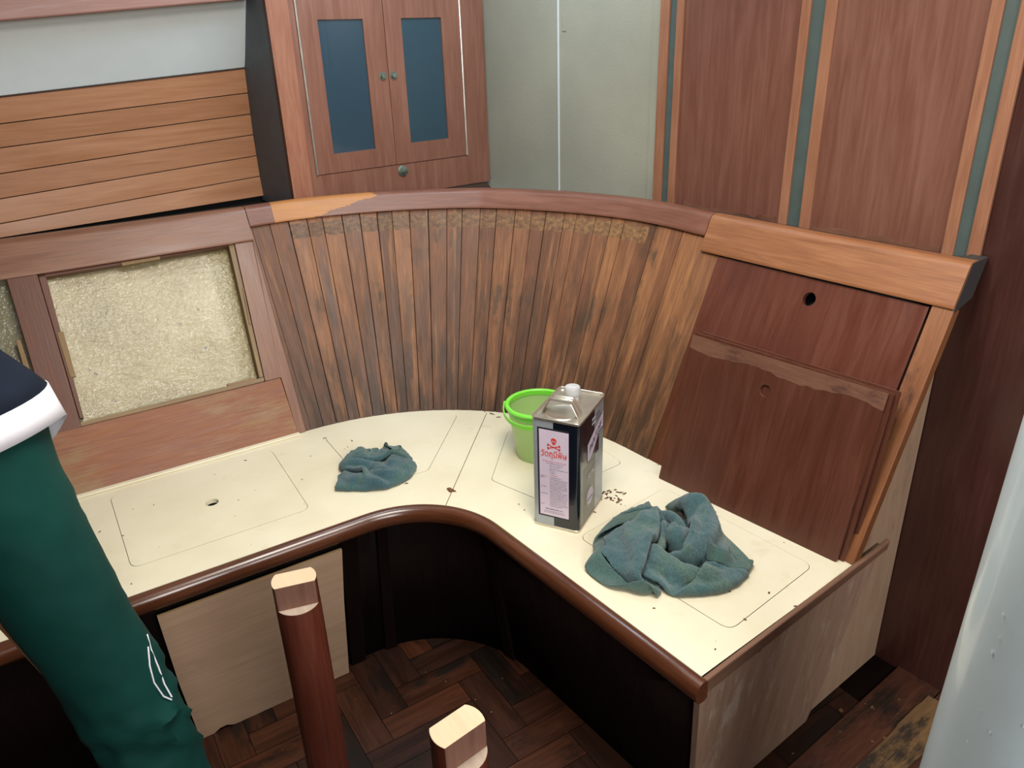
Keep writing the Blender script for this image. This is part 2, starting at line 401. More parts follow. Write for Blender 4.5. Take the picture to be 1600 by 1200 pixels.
def text_mesh(mb, body, fr, x, y, w, h, m, shear=0.0, lift=0.0004, align='C'):
    """lettering filling a w x h box centred on (x, y) in frame units"""
    c = bpy.data.curves.new('lettering', 'FONT'); c.body = body; c.shear = shear; c.resolution_u = 3; c.offset = 0.012
    o = bpy.data.objects.new('lettering', c); COL.objects.link(o)
    me = bpy.data.meshes.new_from_object(o.evaluated_get(BPY_DEPS()))
    V = [v.co for v in me.vertices]
    if V:
        x0, x1 = min(v.x for v in V), max(v.x for v in V); y0, y1 = min(v.y for v in V), max(v.y for v in V)
        sx, sy = w/(x1-x0), h/(y1-y0)
        for p in me.polygons:
            pts = [fr(x+(V[i].x-(x0+x1)/2)*sx, y+(V[i].y-(y0+y1)/2)*sy, lift) for i in p.vertices]
            mb.face(pts, m)
    COL.objects.unlink(o); bpy.data.objects.remove(o); bpy.data.meshes.remove(me)

# ------------------------------------------------------------------ site geometry
dB = math.radians(5.13415)
uB = Vector((-math.sin(dB), math.cos(dB), 0)); nB = Vector((math.cos(dB), math.sin(dB), 0))
Z3 = Vector((0, 0, 1))
def NB(n, b, z=0.0): return nB*n + uB*b + Z3*z
WALLN = 1.54; SEAT = 0.45; CEIL = 1.98; YB = -1.25; XL = -1.9
FL = F((0, 1.855, .45), (1, 0, 0), (0, .30, .55), (0, -.55, .30))
lenL = math.hypot(.30, .55)
FR = F(NB(1.233, 0, .45), -uB, nB*.245+Z3*.55, -nB*.55+Z3*.245)
lenR = math.hypot(.245, .55)

# ---- backrest parametric path
def off_at(th):
    T = [(90, .300), (82, .318), (66, .322), (49, .325), (38, .305), (20, .283), (5.134, .248)]
    for (a, oa), (b, ob) in zip(T, T[1:]):
        if th <= a and th >= b:
            w = (a-th)/(a-b); return oa*(1-w)+ob*w
    return .30 if th > 90 else .245
class Station:
    def __init__(s, base, nrm, off): s.b, s.n, s.o = Vector(base), Vector(nrm), off
    def __call__(s, t, out=0.0): return s.b + s.n*(s.o*t+out) + Z3*(.45+.55*t)
def arc_station(th):
    a = math.radians(th); n = Vector((math.cos(a), math.sin(a), 0)); return Station(Vector((.5045, 1.235, 0))+n*.62, n, off_at(th))
def left_station(x): return Station((x, 1.855, 0), (0, 1, 0), .30)
def right_station(b): return Station(NB(1.233, b), nB, .248 if b > 1.1 else .245)

# ---- seat front edge path
def front_path(d, b_end, x0=-1.88, n=24):
    c = Vector((.464, 1.168, 0)); R = .222-d; P = [Vector((x0, 1.388-d, 0))]
    for i in range(n+1):
        a = math.radians(90-(90-5.134)*i/n); P.append(c+Vector((math.cos(a), math.sin(a), 0))*R)
    P.append(NB(.787-d, b_end)); return P
def back_path(o, b_end, x0=-1.88, n=30):
    P = [Vector((x0, 1.855+o, 0))]
    for i in range(n+1):
        a = math.radians(90-(90-5.134)*i/n); P.append(Vector((.5045, 1.235, 0))+Vector((math.cos(a), math.sin(a), 0))*(.62+o))
    P.append(NB(1.233+o, b_end)); return P

# ================================================================== ROOM
# parquet floor: herringbone of short blocks laid square to the bench
mb = MB()
def floor_block(x, y, w, h, vert):
    tn = random.choice([-1, -.7, -.3, 0, .2, .5, 1.1]) + random.uniform(-.2, .2); g = .0007
    P = [(x+g, y+g, 0), (x+w-g, y+g, 0), (x+w-g, y+h-g, 0), (x+g, y+h-g, 0)]
    ox, oy = random.uniform(0, 9), random.uniform(0, 9)
    uv = [(p[0]+ox, p[1]+oy) if vert else (p[1]+ox, p[0]+oy) for p in P]
    mb.face(P, 'parquet', uv, tn)
bw = .066; bl = bw*3
for i in range(-60, 60):
    for j in range(-16, 16):
        hx = i*bw+j*bl; hy = i*bw-j*bl
        for (ax, ay, w, h, v) in ((hx, hy, bl, bw, False), (hx+bl, hy+bw-bl, bw, bl, True)):
            if -1.9 < ax < 1.3 and -1.25 < ay < 1.75: floor_block(ax, ay, w, h, v)
mb.build('floor', weld=False)['kind'] = 'structure'
mb = MB(); mb.grain = 0
box(mb, XL-.1, YB-.1, -.05, 2.0, 2.9, -.002, 'base_dark')
structure(mb.build('floor'))
# worn boards of the floor beside the bench end
mb = MB(); mb.grain = 0
y = .565
for k, (w, tn) in enumerate([(.10, .2), (.12, -.5), (.09, .6), (.13, 0), (.12, -.8), (.1, .4), (.14, 0)]):
    a, b = y, y-w+.003; uo = random.uniform(0, 5)
    P = [NB(.79, a, .0), NB(WALLN, a, .0), NB(WALLN, b, .0), NB(.79, b, .0)]
    P = [p+Z3*.006 for p in P][::-1]
    lo = [p-Z3*.006 for p in P]
    uv = [((p@uB if False else p.dot(uB))+uo, p.dot(nB)) for p in P]
    mb.face(P, 'floor_board', uv, tn)
    for q in range(4): mb.face([lo[q], lo[(q+1) % 4], P[(q+1) % 4], P[q]], 'floor_board', None, tn)
    y -= w
structure(mb.build('floor'))
# ---- right bulkhead (mahogany) with raised stiles and painted grooves
FWALL = F(NB(WALLN, 0, 0), -uB, Z3, -nB)          # a = -b, b = z
def wrect(b0, b1, z0, z1): return rect(-b0, z0, -b1, z1)
mb = MB(); plate(mb, FWALL, wrect(1.404, YB-.3, -.02, CEIL), -.03, 0, 'wall_dark'); structure(mb.build('wall_right'))
mb = MB()
plate(mb, FWALL, wrect(1.333, .998, .96, CEIL), 0, .003, 'wall_panel', tone=.1, uvo=(3, 0))
structure(mb.build('trim_1', bevel=.001))
mb = MB(); plate(mb, FWALL, wrect(.966, .633, .96, CEIL), 0, .003, 'wall_panel', tone=.5, uvo=(6, 1)); structure(mb.build('trim_2', bevel=.001))
k = 3
for b0, b1 in ((1.403, 1.374), (1.352, 1.330), (1.020, .998), (.966, .940), (.655, .633), (.609, .585)):
    mb = MB(); plate(mb, FWALL, wrect(b0, b1, .955, CEIL), 0, .009, 'wall_stile', uvo=(k, k)); structure(mb.build('trim_%d' % k, bevel=.002)); k += 1
for b0, b1 in ((1.374, 1.352), (.998, .966), (.633, .609)):
    mb = MB(); plate(mb, FWALL, wrect(b0, b1, .955, CEIL), 0, .0035, 'groove_green'); structure(mb.build('trim_%d' % k)); k += 1
# worn glue line along the foot of the panels, just above the rail
mb = MB()
for b0, b1, z0, z1 in ((1.30, 1.03, .985, 1.006), (.94, .66, .98, 1.004)):
    n = 14; top = []; bot = []
    for i in range(n+1):
        b = b0+(b1-b0)*i/n; top.append((-b, z1-.012*random.random())); bot.append((-b, z0))
    plate(mb, FWALL, bot+top[::-1], .003, .0045, 'band_worn', uvr=True)
structure(mb.build('trim_%d' % k)); k += 1
# ---- grey fabric lining further aft, with its seam
mb = MB(); plate(mb, FWALL, rect(-2.75, .8, -1.404, CEIL), -.03, -.004, 'wall_fabric'); 
plate(mb, FWALL, rect(-1.43, .9, -1.404, CEIL), -.004, .001, 'wall_fabric')
structure(mb.build('wall_front'))
mb = MB(); plate(mb, FWALL, rect(-1.7915, .9, -1.7875, CEIL), -.004, -.001, 'white_lining'); structure(mb.build('trim_%d' % k)); k += 1
mb = MB(); plate(mb, FWALL, rect(-1.772, 1.405, -1.757, 1.445), -.004, -.002, 'wall_fabric'); structure(mb.build('trim_%d' % k, bevel=.001)); k += 1
# ---- hull side: planks then white lining then deck beam
def hull(x, z):
    # y of the hull lining at height z
    T = [(.90, 2.445), (1.03, 2.458), (1.15, 2.457), (1.337, 2.438), (1.50, 2.352), (1.75, 2.20), (2.3, 2.0)]
    for (a, ya), (b, yb) in zip(T, T[1:]):
        if z <= b:
            w = (z-a)/(b-a); y = ya*(1-w)+yb*w; break
    return y - .045*max(0, (.64-x))/.64*.6
def zline(k, x):   # plank seams
    zr = [.972, 1.031, 1.092, 1.153, 1.212, 1.271, 1.338][k]; zl = [.958, .996, 1.057, 1.118, 1.180, 1.237, 1.299][k]
    return zl + (zr-zl)*(x+.0)/.64
mb = MB()
for k_ in range(6):
    xs = [-1.9+.12*i for i in range(22)]; xs[-1] = .66
    tn = [-.1, .35, -.25, .3, -.45, .2][k_]; uo = random.uniform(0, 7)
    rings = []
    for x in xs:
        z0, z1 = zline(k_, x)+.0012, zline(k_+1, x)-.0012
        y0, y1 = hull(x, z0), hull(x, z1)
        rings.append([(x, y0+.012, z0), (x, y0, z0), (x, y1, z1), (x, y1+.012, z1)])
    for a, b in zip(rings, rings[1:]):
        for j in range(3):
            mb.face([a[j], b[j], b[j+1], a[j+1]], 'plank', [(a[j][2]+uo, a[j][0]), (b[j][2]+uo, b[j][0]), (b[j+1][2]+uo, b[j+1][0]), (a[j+1][2]+uo, a[j+1][0])], tn)
structure(mb.build('wall_left', bevel=.001))
mb = MB()
mb.face([(XL, 2.47, .3), (.70, 2.49, .3), (.70, 2.49, 1.36), (XL, 2.47, 1.36)], 'black_void'); structure(mb.build('wall_left'))
mb = MB(); rows = []
for z_ in (0, .04, .1, .17, .25, .34, .6, .72):
    rows.append([(x, hull(x, zline(6, x)+.003+z_)-(.004 if z_ else 0), zline(6, x)+.003+z_) for x in (-1.9, -1.2, -.6, 0, .3, .66)])
loft(mb, rows, 'white_lining', closed=False, caps=False); structure(mb.build('ceiling', smooth=True))
# small dark moulding under the white lining
mb = MB(); tube(mb, [(x, hull(x, zline(6, x))-.003, zline(6, x)+.001) for x in (-1.9, -.6, 0, .66)], .0022, 'shelf_dark', 6); structure(mb.build('trim_%d' % k)); k += 1
mb = MB(); mb.grain = 0
def bz0(x): return 1.466+(x-.06)*.043/.6
P = [[(x, 2.36, bz0(x)+.001), (x, 2.28, bz0(x)+.001), (x, 2.28, bz0(x)+.12), (x, 2.36, bz0(x)+.12)] for x in (-1.9, 0, .64)]
loft(mb, P, 'beam'); structure(mb.build('trim_%d' % k, bevel=.004)); k += 1
# ---- ceiling with hatch opening, closing walls behind the camera
FC = F((0, 0, CEIL), (1, 0, 0), (0, 1, 0), (0, 0, 1))
mb = MB(); plate(mb, FC, rect(XL-.1, YB-.1, 1.9, 2.75), 0, .05, 'white_lining'); structure(mb.build('ceiling'))
mb = MB(); box(mb, XL-.05, YB-.05, 0, 1.75, YB, CEIL, 'wall_panel'); structure(mb.build('wall_back'))
mb = MB(); box(mb, XL-.05, YB, 0, XL, 2.75, CEIL, 'wall_panel'); structure(mb.build('wall_left'))

# ================================================================== BENCH
bench = empty('corner_bench', (.9, 1.5, 0))
tag(bench, 'built-in L-shaped cream laminate bench with rounded brown wooden front edge', 'bench')
FS = F((0, 0, SEAT), (1, 0, 0), (0, 1, 0), (0, 0, 1))
lid1 = rpoly([(.003, 1.806), (.381, 1.810), (.372, 1.484), (.004, 1.484)], .022)
lid2 = rpoly([(.518, 1.792), (.70, 1.775), (.868, 1.700), (.664, 1.478), (.516, 1.500)], [.02, .08, .012, .02, .02])
lid3 = rpoly([(.942, 1.548), (.768, 1.352), (.812, 1.215), (1.067, 1.235), (1.072, 1.40)], [.03, .02, .02, .02, .04])
lid4 = rpoly([(.800, 1.053), (1.072, 1.092), (1.112, .722), (.850, .688)], .022)
g = .0011
out = [(p.x, p.y) for p in front_path(0, .572)] + [(p.x, p.y) for p in back_path(.02, .572)][::-1]
mb = MB(); plate(mb, FS, out, -.014, 0, 'laminate', holes=[grow(l, g) for l in (lid1, lid2, lid3, lid4)], side='black_void')
reparent(mb.build('seat_top'), bench)
for i, l in enumerate((lid1, lid2, lid3, lid4)):
    mb = MB()
    if i == 0:
        plate(mb, FS, l, -.010, .0006, 'laminate', holes=[circ(.196, 1.640, .0145)])
    else: plate(mb, FS, l, -.012, .0006, 'laminate')
    o = mb.build('locker_lid'); reparent(o, bench)
    if i == 0: o['label'] = 'cream locker lid with a round finger hole'
    if i == 3: o['label'] = 'whiter locker lid at the right end of the seat'
# laminate joint across the corner
mb = MB(); a, b = Vector((.940, 1.662, SEAT)), Vector((.628, 1.318, SEAT)); d = (b-a).normalized(); s_ = Vector((-d.y, d.x, 0))*.0008
mb.face([a-s_+Z3*.0004, b-s_+Z3*.0004, b+s_+Z3*.0004, a+s_+Z3*.0004], 'chip_brown'); reparent(mb.build('seat_joint', weld=False), bench)
# dark locker space below the lids
mb = MB(); plate(mb, FS, [(p.x, p.y) for p in front_path(-.065, .60)] + [(p.x, p.y) for p in back_path(-.01, .60)][::-1], -.16, -.15, 'black_void'); reparent(mb.build('locker_floor'), bench)
# cream fiddle lip against the backrest on the left run
mb = MB(); mb.grain = 0; box(mb, -1.88, 1.838, SEAT+.0005, .47, 1.852, SEAT+.006, 'laminate'); reparent(mb.build('seat_lip', bevel=.0015), bench)
# nosing: rounded profile swept along the front
prof = [(-.001, .0), (.0, .0015), (.006, .0045), (.014, .004), (.021, 0.0), (.0255, -.007), (.0275, -.016), (.026, -.026), (.021, -.034), (.013, -.038), (.004, -.038), (-.002, -.034)]
mb = MB(); rings = []
N = len(front_path(0, .56))
paths = [front_path(dx, .558) for dx, dz in prof]
for i in range(N): rings.append([tuple(paths[k_][i]+Z3*(SEAT+prof[k_][1])) for k_ in range(len(prof))])
loft(mb, rings, 'nosing'); reparent(mb.build('front_edge', smooth=True), bench)
# dark kick board under the edge, leaning in towards the floor
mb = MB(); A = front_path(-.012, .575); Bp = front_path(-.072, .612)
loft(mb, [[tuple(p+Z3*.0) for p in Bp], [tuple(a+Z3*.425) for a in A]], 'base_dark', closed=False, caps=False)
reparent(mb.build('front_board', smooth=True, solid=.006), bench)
# vertical battens on the front board
def frontpt(i_b, t, d):      # on right run, coordinate b ; or left run with x
    pass
def batten(fn, name='front_batten'):
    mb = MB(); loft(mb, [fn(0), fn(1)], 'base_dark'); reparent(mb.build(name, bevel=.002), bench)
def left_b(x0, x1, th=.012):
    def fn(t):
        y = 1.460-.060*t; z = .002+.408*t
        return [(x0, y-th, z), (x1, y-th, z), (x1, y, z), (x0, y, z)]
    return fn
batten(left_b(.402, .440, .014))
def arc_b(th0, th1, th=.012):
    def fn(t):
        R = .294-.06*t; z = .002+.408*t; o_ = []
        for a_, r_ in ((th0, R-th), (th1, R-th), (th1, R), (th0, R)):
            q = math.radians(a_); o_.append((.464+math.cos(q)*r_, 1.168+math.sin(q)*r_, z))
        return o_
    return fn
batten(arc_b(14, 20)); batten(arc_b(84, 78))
# end panel: rough stained board closing the bench
def EP(n, z): return NB(n, .612-.040*z/.45, z)
mb = MB(); out = [(.853, .002), (1.235, .002), (1.262, .10), (1.285, .20), (1.312, .31), (1.345, .443), (.790, .443)]
e1 = EP(1, 0); ez = (EP(1, 1)-EP(1, 0)).normalized(); FE = F(NB(0, .612, 0), nB, EP(0, 1)-EP(0, 0), nB.cross(EP(0, 1)-EP(0, 0)))
plate(mb, FE, out, -.012, .0, 'ply_stained'); reparent(mb.build('end_panel'), bench)
mb = MB(); plate(mb, FE, [(.788, .412), (1.349, .438), (1.349, .462), (1.30, .458), (.788, .449)], 0, .010, 'strip_worn', uvr=True); reparent(mb.build('edge_strip', bevel=.003), bench)
mb = MB()
for n_, z_ in ((.822, .405), (.845, .400), (.955, .402), (1.06, .412), (1.19, .422)):
    mb = MB(); plate(mb, FE, circ(n_, z_, .0035, 10), 0, .0008, 'chip_brown'); reparent(mb.build('nail_mark'), bench)
# pale plywood return up to the bulkhead
mb = MB(); FE2 = F(NB(0, .618, 0), nB, Z3, nB.cross(Z3))
plate(mb, FE2, [(1.10, .002), (WALLN-.004, .002), (WALLN-.004, .925), (1.500, .905), (1.473, .87), (1.285, .45), (1.10, .43)], -.012, -.004, 'ply_pale')
reparent(mb.build('return_panel'), bench)

# ================================================================== BACKREST
back = empty('curved_backrest', (.9, 1.9, .45))
tag(back, 'tall wooden backrest curving round the corner behind the cream bench', 'backrest')
# staves
mb = MB()
rs_ = random.Random(17); edges = [('L', .490)] + [('A', 90-(90-5.134)*(i+(rs_.uniform(-.13, .13) if 0 < i < 27 else 0))/27) for i in range(28)] + [('R', 1.107)]
def st(e): return left_station(e[1]) if e[0] == 'L' else (arc_station(e[1]) if e[0] == 'A' else right_station(e[1]))
tones = [-.5, -.9, -.6, .9, -.2, .6, -.5, .8, -1.4, .9, -.3, -.5, -.1, -.5, -.9, .3, .5, -.8, -.7, .6, .1, -.3, .9, .4, -.4, 1.1, .2, 1.3, .9]
u = 0
for k_, (e0, e1_) in enumerate(zip(edges, edges[1:])):
    S0, S1 = st(e0), st(e1_); w = (S1(.5)-S0(.5)).length; tn = tones[k_]*.75
    def lerp(a, t, out):
        return S0(t, out).lerp(S1(t, out), a)
    gw = rs_.choice([.0003, .0005, .0008, .001])/w; T = [0, .25, .5, .75, .94]; prf = [(gw*.4, .005), (gw, .0012), (gw*2.2, 0), (1-gw*2.2, 0), (1-gw, .0012), (1-gw*.4, .005)]
    for t0, t1 in zip(T, T[1:]):
        for (a0, o0), (a1, o1) in zip(prf, prf[1:]):
            P = [lerp(a0, t0, o0), lerp(a1, t0, o1), lerp(a1, t1, o1), lerp(a0, t1, o0)]
            ur = u*1.0
            mb.face(P, 'stave', [(ur+a0*w, t0*.6265), (ur+a1*w, t0*.6265), (ur+a1*w, t1*.6265), (ur+a0*w, t1*.6265)], tn)
    u += w
reparent(mb.build('stave_panel', smooth=False), back)
mb = MB()   # dark backing behind the stave gaps
S = [st(e) for e in edges]
loft(mb, [[tuple(s(t, .010)) for s in S] for t in (0, .5, .95)], 'black_void', closed=False, caps=False); reparent(mb.build('backing'), back)
# rails
def rail(stations, tlow, mat, name='top_rail', matf=None):
    mb = MB(); rings = []
    pr_ = [(-.009, tlow), (-.011, tlow+.006)]+[(-.011, tlow+.006+(.988-tlow-.006)*q/16) for q in range(1, 17)]+[ (-.0092, .9965), (-.005, 1.0008), (.004, 1.002), (.016, 1.001), (.021, .994), (.022, .97), (.022, tlow)]
    for s_ in stations: rings.append([tuple(s_(t, o_)) for o_, t in pr_])
    L = 0
    for i in range(len(rings)-1):
        A, B = rings[i], rings[i+1]; d = (Vector(B[1])-Vector(A[1])).length; U = 0; n = len(A)
        for j in range(n):
            k2 = (j+1) % n; w = (Vector(A[k2])-Vector(A[j])).length
            mm = matf(i, j) if matf else mat
            mb.face([A[j], A[k2], B[k2], B[j]], mm, [(U, L), (U+w, L), (U+w, L+d), (U, L+d)]); U += w
        L += d
    mb.face(rings[0][::-1], mat); mb.face(rings[-1], mat)
    o = mb.build(name, smooth=True); reparent(o, back); return o
o = rail([left_station(x) for x in (-1.88, -.9, -.4, 0, .3, .498)], .855, 'rail_red')
ths = [89.6-(89.6-5.3)*i/180 for i in range(181)]
def rmat(i, j): return 'rail_bare' if (9 <= i < 24+1.35*min(j, 17)+1.2*math.sin(j*.9)) else 'rail_curve'
o = rail([left_station(.5), ]+[arc_station(t) for t in ths]+[right_station(1.158)], .915, 'rail_curve', matf=rmat); o['label'] = 'curved rail with a bare orange patch at its left end'
o = rail([right_station(b) for b in (1.156, .9, .7, .571)], .855, 'rail_orange')
# dark end cap
mb = MB(); P = [right_station(.5705)(t, o_) for t, o_ in ((.84, -.004), (.998, -.004), (1.0, .055), (.87, .055))]
P2 = [p+uB*.03 for p in P]; mb.face(P, 'end_grey'); mb.face(P2[::-1], 'end_grey')
for q in range(4): mb.face([P2[q], P2[(q+1) % 4], P[(q+1) % 4], P[q]], 'end_grey')
reparent(mb.build('end_cap'), back)
# left framing
def plateL(name, outer, t0, t1, m, holes=(), uvr=False, bevel=.0015, parent=None, uvo=(0, 0)):
    mb = MB(); plate(mb, FL, [(x, t*lenL) for x, t in outer], t0, t1, m, [[(x, t*lenL) for x, t in h] for h in holes], uvr=uvr, uvo=uvo)
    o = mb.build(name, bevel=0 if holes else bevel); reparent(o, parent or back); return o
plateL('stile', [(-.074, .245), (-.013, .245), (-.013, .856), (-.076, .856)], -.018, .006, 'stile_red')
plateL('stile', [(.424, .25), (.466, .25), (.468, .0), (.489, .0), (.497, .914), (.497, .856), (.449, .856)], -.018, .004, 'rail_red', uvo=(3, 0))
plateL('bottom_board', [(-1.88, .0), (.468, .0), (.464, .248), (-1.88, .248)], -.018, .006, 'board_red', uvr=True)
# ledge, dark brown top strip and batten scraps round the opening
plateL('ledge', [(-.018, .249), (.422, .250), (.424, .268), (-.014, .266)], -.03, .003, 'ledge_raw', uvr=True)
plateL('brown_strip', [(-.012, .838), (.448, .846), (.448, .857), (-.012, .857)], -.03, -.003, 'stile_red', uvr=True)
plateL('side_bead', [(-.012, .28), (-.004, .28), (.004, .857), (-.012, .857)], -.03, -.003, 'stile_red')
plateL('side_bead', [(.413, .27), (.424, .27), (.448, .857), (.434, .857)], -.03, -.002, 'ledge_raw')
o = plateL('batten_scrap', [(-.007, .44), (.005, .44), (.006, .62), (-.008, .62)], -.012, -.001, 'ply_edge')
o = plateL('batten_scrap', [(.426, .50), (.432, .50), (.440, .66), (.436, .66)], -.012, .001, 'ply_edge')
o = plateL('batten_scrap', [(.17, .833), (.26, .835), (.262, .850), (.17, .848)], -.012, .0, 'ply_edge')
o = plateL('batten_scrap', [(.33, .266), (.40, .267), (.40, .277), (.33, .276)], -.012, .001, 'ply_edge')
o = plateL('batten_scrap', [(-.092, .44), (-.080, .44), (-.083, .62), (-.093, .62)], -.012, -.001, 'ply_edge')
# fibreglass hull seen through the openings
def liner(x0, x1, m, fold):
    mb = MB(); rows = []
    for j in range(13):
        t = .20+.70*j/12
        rows.append([tuple(FL(x0+(x1-x0)*i/20, t*lenL, -.030-.012*math.sin(PI*(i/20))-(.0 if not fold else .012*max(0, (i-16.5)/3.5)))) for i in range(21)])
    loft(mb, rows, m, closed=False, caps=False); o = mb.build('fibreglass_liner', smooth=True); reparent(o, back); return o
liner(-.03, .47, 'grp', True)['label'] = 'glossy yellowish fibreglass seen through the opening'
plateL('stile', [(-.72, .245), (-.66, .245), (-.66, .856), (-.72, .856)], -.018, .006, 'stile_red')
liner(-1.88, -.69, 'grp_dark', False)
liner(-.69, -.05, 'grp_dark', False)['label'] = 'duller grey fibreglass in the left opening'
# right framing
def plateR(name, outer, t0, t1, m, holes=(), uvr=False, bevel=.0015, parent=None, uvo=(0, 0)):   # outer in (b, t)
    mb = MB(); plate(mb, FR, [(-b, t*lenR) for b, t in outer], t0, t1, m, [[(-b, t*lenR) for b, t in h] for h in holes], uvr=uvr, uvo=uvo)
    o = mb.build(name, bevel=0 if holes else bevel); reparent(o, parent or back); return o
plateR('stile', [(.611, 0.0), (.571, 0.0), (.571, .856), (.611, .856)], -.02, .004, 'stile_right')
hole = [(.852+.0145*math.cos(2*PI*i/28), .775+.0145/lenR*math.sin(2*PI*i/28)) for i in range(28)]
o = plateR('locker_door', [(1.106, .0), (.617, .0), (.617, .843), (1.106, .847)], -.012, -.001, 'panel_mahogany', holes=[hole])
o['label'] = 'flush mahogany locker door with a round finger hole'
plateR('door_backing', [(1.11, 0), (.60, 0), (.60, .9), (1.11, .9)], -.05, -.045, 'cab_side')
# shelf behind the rail out to the hull
mb = MB(); mb.grain = 0
pts = [left_station(x)(1, .024) for x in (-1.88, .3)]+[arc_station(t)(1, .024) for t in range(88, 40, -6)]
zt = .955
pts2 = [Vector((p.x, p.y, zt)) for p in pts]
outl = [(p.x, p.y) for p in pts2]+[(1.33, 2.27), (.66, 2.44), (-1.88, 2.40)]
plate(mb, F((0, 0, zt), (1, 0, 0), (0, 1, 0), (0, 0, 1)), outl, -.012, 0, 'shelf_dark', uvr=True)
reparent(mb.build('back_shelf'), back)
mb = MB()
pts = [NB(1.50, 1.40), NB(1.50, .62)]
mb.face([right_station(.60)(.99, .015), right_station(1.1)(.99, .015), NB(WALLN, 1.2, .992), NB(WALLN, .60, .990)], 'shelf_dark')
mb.face([NB(WALLN, 1.2, .992), right_station(1.1)(.99, .015)]+[arc_station(t)(.985, .015) for t in (5.5, 12, 20, 28)]+[NB(WALLN, 1.55, .985)], 'shelf_dark')
reparent(mb.build('back_shelf', weld=False), back)

# ================================================================== CABINET
cab = empty('corner_cabinet', (1.0, 2.3, .95))
tag(cab, 'wall cabinet in the corner with two dark-paned mahogany doors', 'cabinet')
ph = math.radians(5); cu = Vector((math.cos(ph), math.sin(ph), 0)); cn = Vector((math.sin(ph), -math.cos(ph), 0))
FCb = F((1.342, 2.270, 0), cu, Z3, cn)
ZT = CEIL-.002
mb = MB()
plate(mb, FCb, [(-.690, .957), (0, .957), (0, ZT), (-.690, ZT)], -.018, 0, 'cabinet', holes=[rect(-.610, 1.049, -.089, 1.80)], uvo=(0, 0))
reparent(mb.build('face_frame'), cab)
mb = MB(); plate(mb, FCb, [(-.690, .957), (-.630, .957), (-.630, ZT), (-.690, ZT)], 0, .0025, 'cabinet_light'); reparent(mb.build('corner_stile', bevel=.001), cab)
mb = MB()
o_ = FCb(-.690, 0, -.001); P = [o_+Z3*.957, o_+Z3*ZT, o_-cn*.26+Z3*ZT, o_-cn*.26+Z3*.957]
Q = [p+cu*.014 for p in P]; mb.face(P, 'cab_side'); mb.face(Q[::-1], 'cab_side')
for q in range(4): mb.face([Q[q], Q[(q+1) % 4], P[(q+1) % 4], P[q]], 'cab_side')
reparent(mb.build('side_panel'), cab)
mb = MB(); plate(mb, FCb, rect(-.676, .96, -.01, 1.9), -.16, -.15, 'black_void'); reparent(mb.build('back_panel'), cab)
for (a0, a1, p0, p1, pz0, hx, kx) in ((-.608, -.351, -.552, -.416, 1.104, -.610, -.369), (-.349, -.091, -.293, -.156, 1.109, -.089, -.333)):
    mb = MB(); plate(mb, FCb, rect(a0, 1.051, a1, 1.798), -.014, .002, 'cabinet', holes=[rect(p0, pz0, p1, 1.455)], uvo=(a0*3, 0))
    d = mb.build('door'); reparent(d, cab); d['label'] = 'cabinet door with a dark pane'
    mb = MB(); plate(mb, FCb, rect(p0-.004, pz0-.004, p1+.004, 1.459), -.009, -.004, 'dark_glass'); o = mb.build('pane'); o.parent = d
    mb = MB(); tube(mb, [FCb(hx, 1.051, .003), FCb(hx, 1.798, .003)], .0032, 'hinge_silver', 8)
    o = mb.build('piano_hinge', smooth=True); o.parent = d
    mb = MB(); KZ = 1.304
    for r0, r1, h0, h1 in ((.0115, .0115, .002, .004), (.0085, .007, .004, .010)):
        loft(mb, [[tuple(FCb(kx+r*math.cos(2*PI*i/18), KZ+r*math.sin(2*PI*i/18), h)) for i in range(18)] for r, h in ((r0, h0), (r1, h1))], 'tarnished')
    o = mb.build('latch', smooth=True); o.parent = d
mb = MB(); loft(mb, [[tuple(FCb(-.330+r*math.cos(2*PI*i/24), 1.030+r*math.sin(2*PI*i/24), h)) for i in range(24)] for r, h in ((.0165, 0), (.0165, .003), (.013, .005))], 'tarnished')
plate(mb, FCb, rect(-.346, 1.027, -.314, 1.033), .004, .0075, 'tarnished'); reparent(mb.build('turn_catch', smooth=True), cab)

# ================================================================== LEANING BOARDS
def lean_board(name, n0, n1, b0, b1, hgt, dn, th, label, hole_=None, dn2=0):
    """board standing on the seat at normal distance n, leaning dn over its height"""
    o0 = NB(n0, b0, SEAT+.001); u = (NB(n1, b1, SEAT+.001)-o0); L = u.length; u.normalize()
    v = (nB*dn+Z3*hgt); H = v.length; v.normalize(); n = u.cross(v); 
    fr = F(o0, u, v, n); root = empty(name, o0)
    mb = MB(); out = rpoly([(0, 0), (L, 0), (L-.002, H-.006), (-.001, H)], .003, 3)
    hs = [circ(hole_[0]*L, hole_[1]*H, .0125, 24)] if hole_ else []
    plate(mb, fr, out, -th, 0, 'board_mahogany', holes=hs, side='band_worn', uvo=(n0*40, 0))
    o = mb.build('panel'); reparent(o, root)
    if hole_:
        mb = MB(); n_ = 26; top = [(L*i/n_, H-.0005) for i in range(n_+1)]; bot = [(L*i/n_, H*(.915-.012*math.sin(i*.5)-.012*random.random())) for i in range(n_+1)]
        hl = circ(hole_[0]*L, hole_[1]*H, .0128, 24)
        plate(mb, fr, bot+top[::-1], 0, .0003, 'band_worn', uvr=True)
        bm = mb.build('worn_band'); reparent(bm, root)
    tag(root, label, 'board', 'loose locker boards leaning on the backrest'); return root
lean_board('locker_board', 1.187, 1.214, 1.030, .597, .334, .088, .007, 'frontmost leaning brown board, with a finger hole below its worn top edge', (.46, .80))
lean_board('locker_board', 1.197, 1.226, 1.026, .588, .339, .082, .007, 'middle of the three stacked brown boards, only its top and right edges showing')
lean_board('locker_board', 1.208, 1.241, 1.020, .582, .342, .078, .006, 'rearmost of the three stacked boards, lying against the locker door')

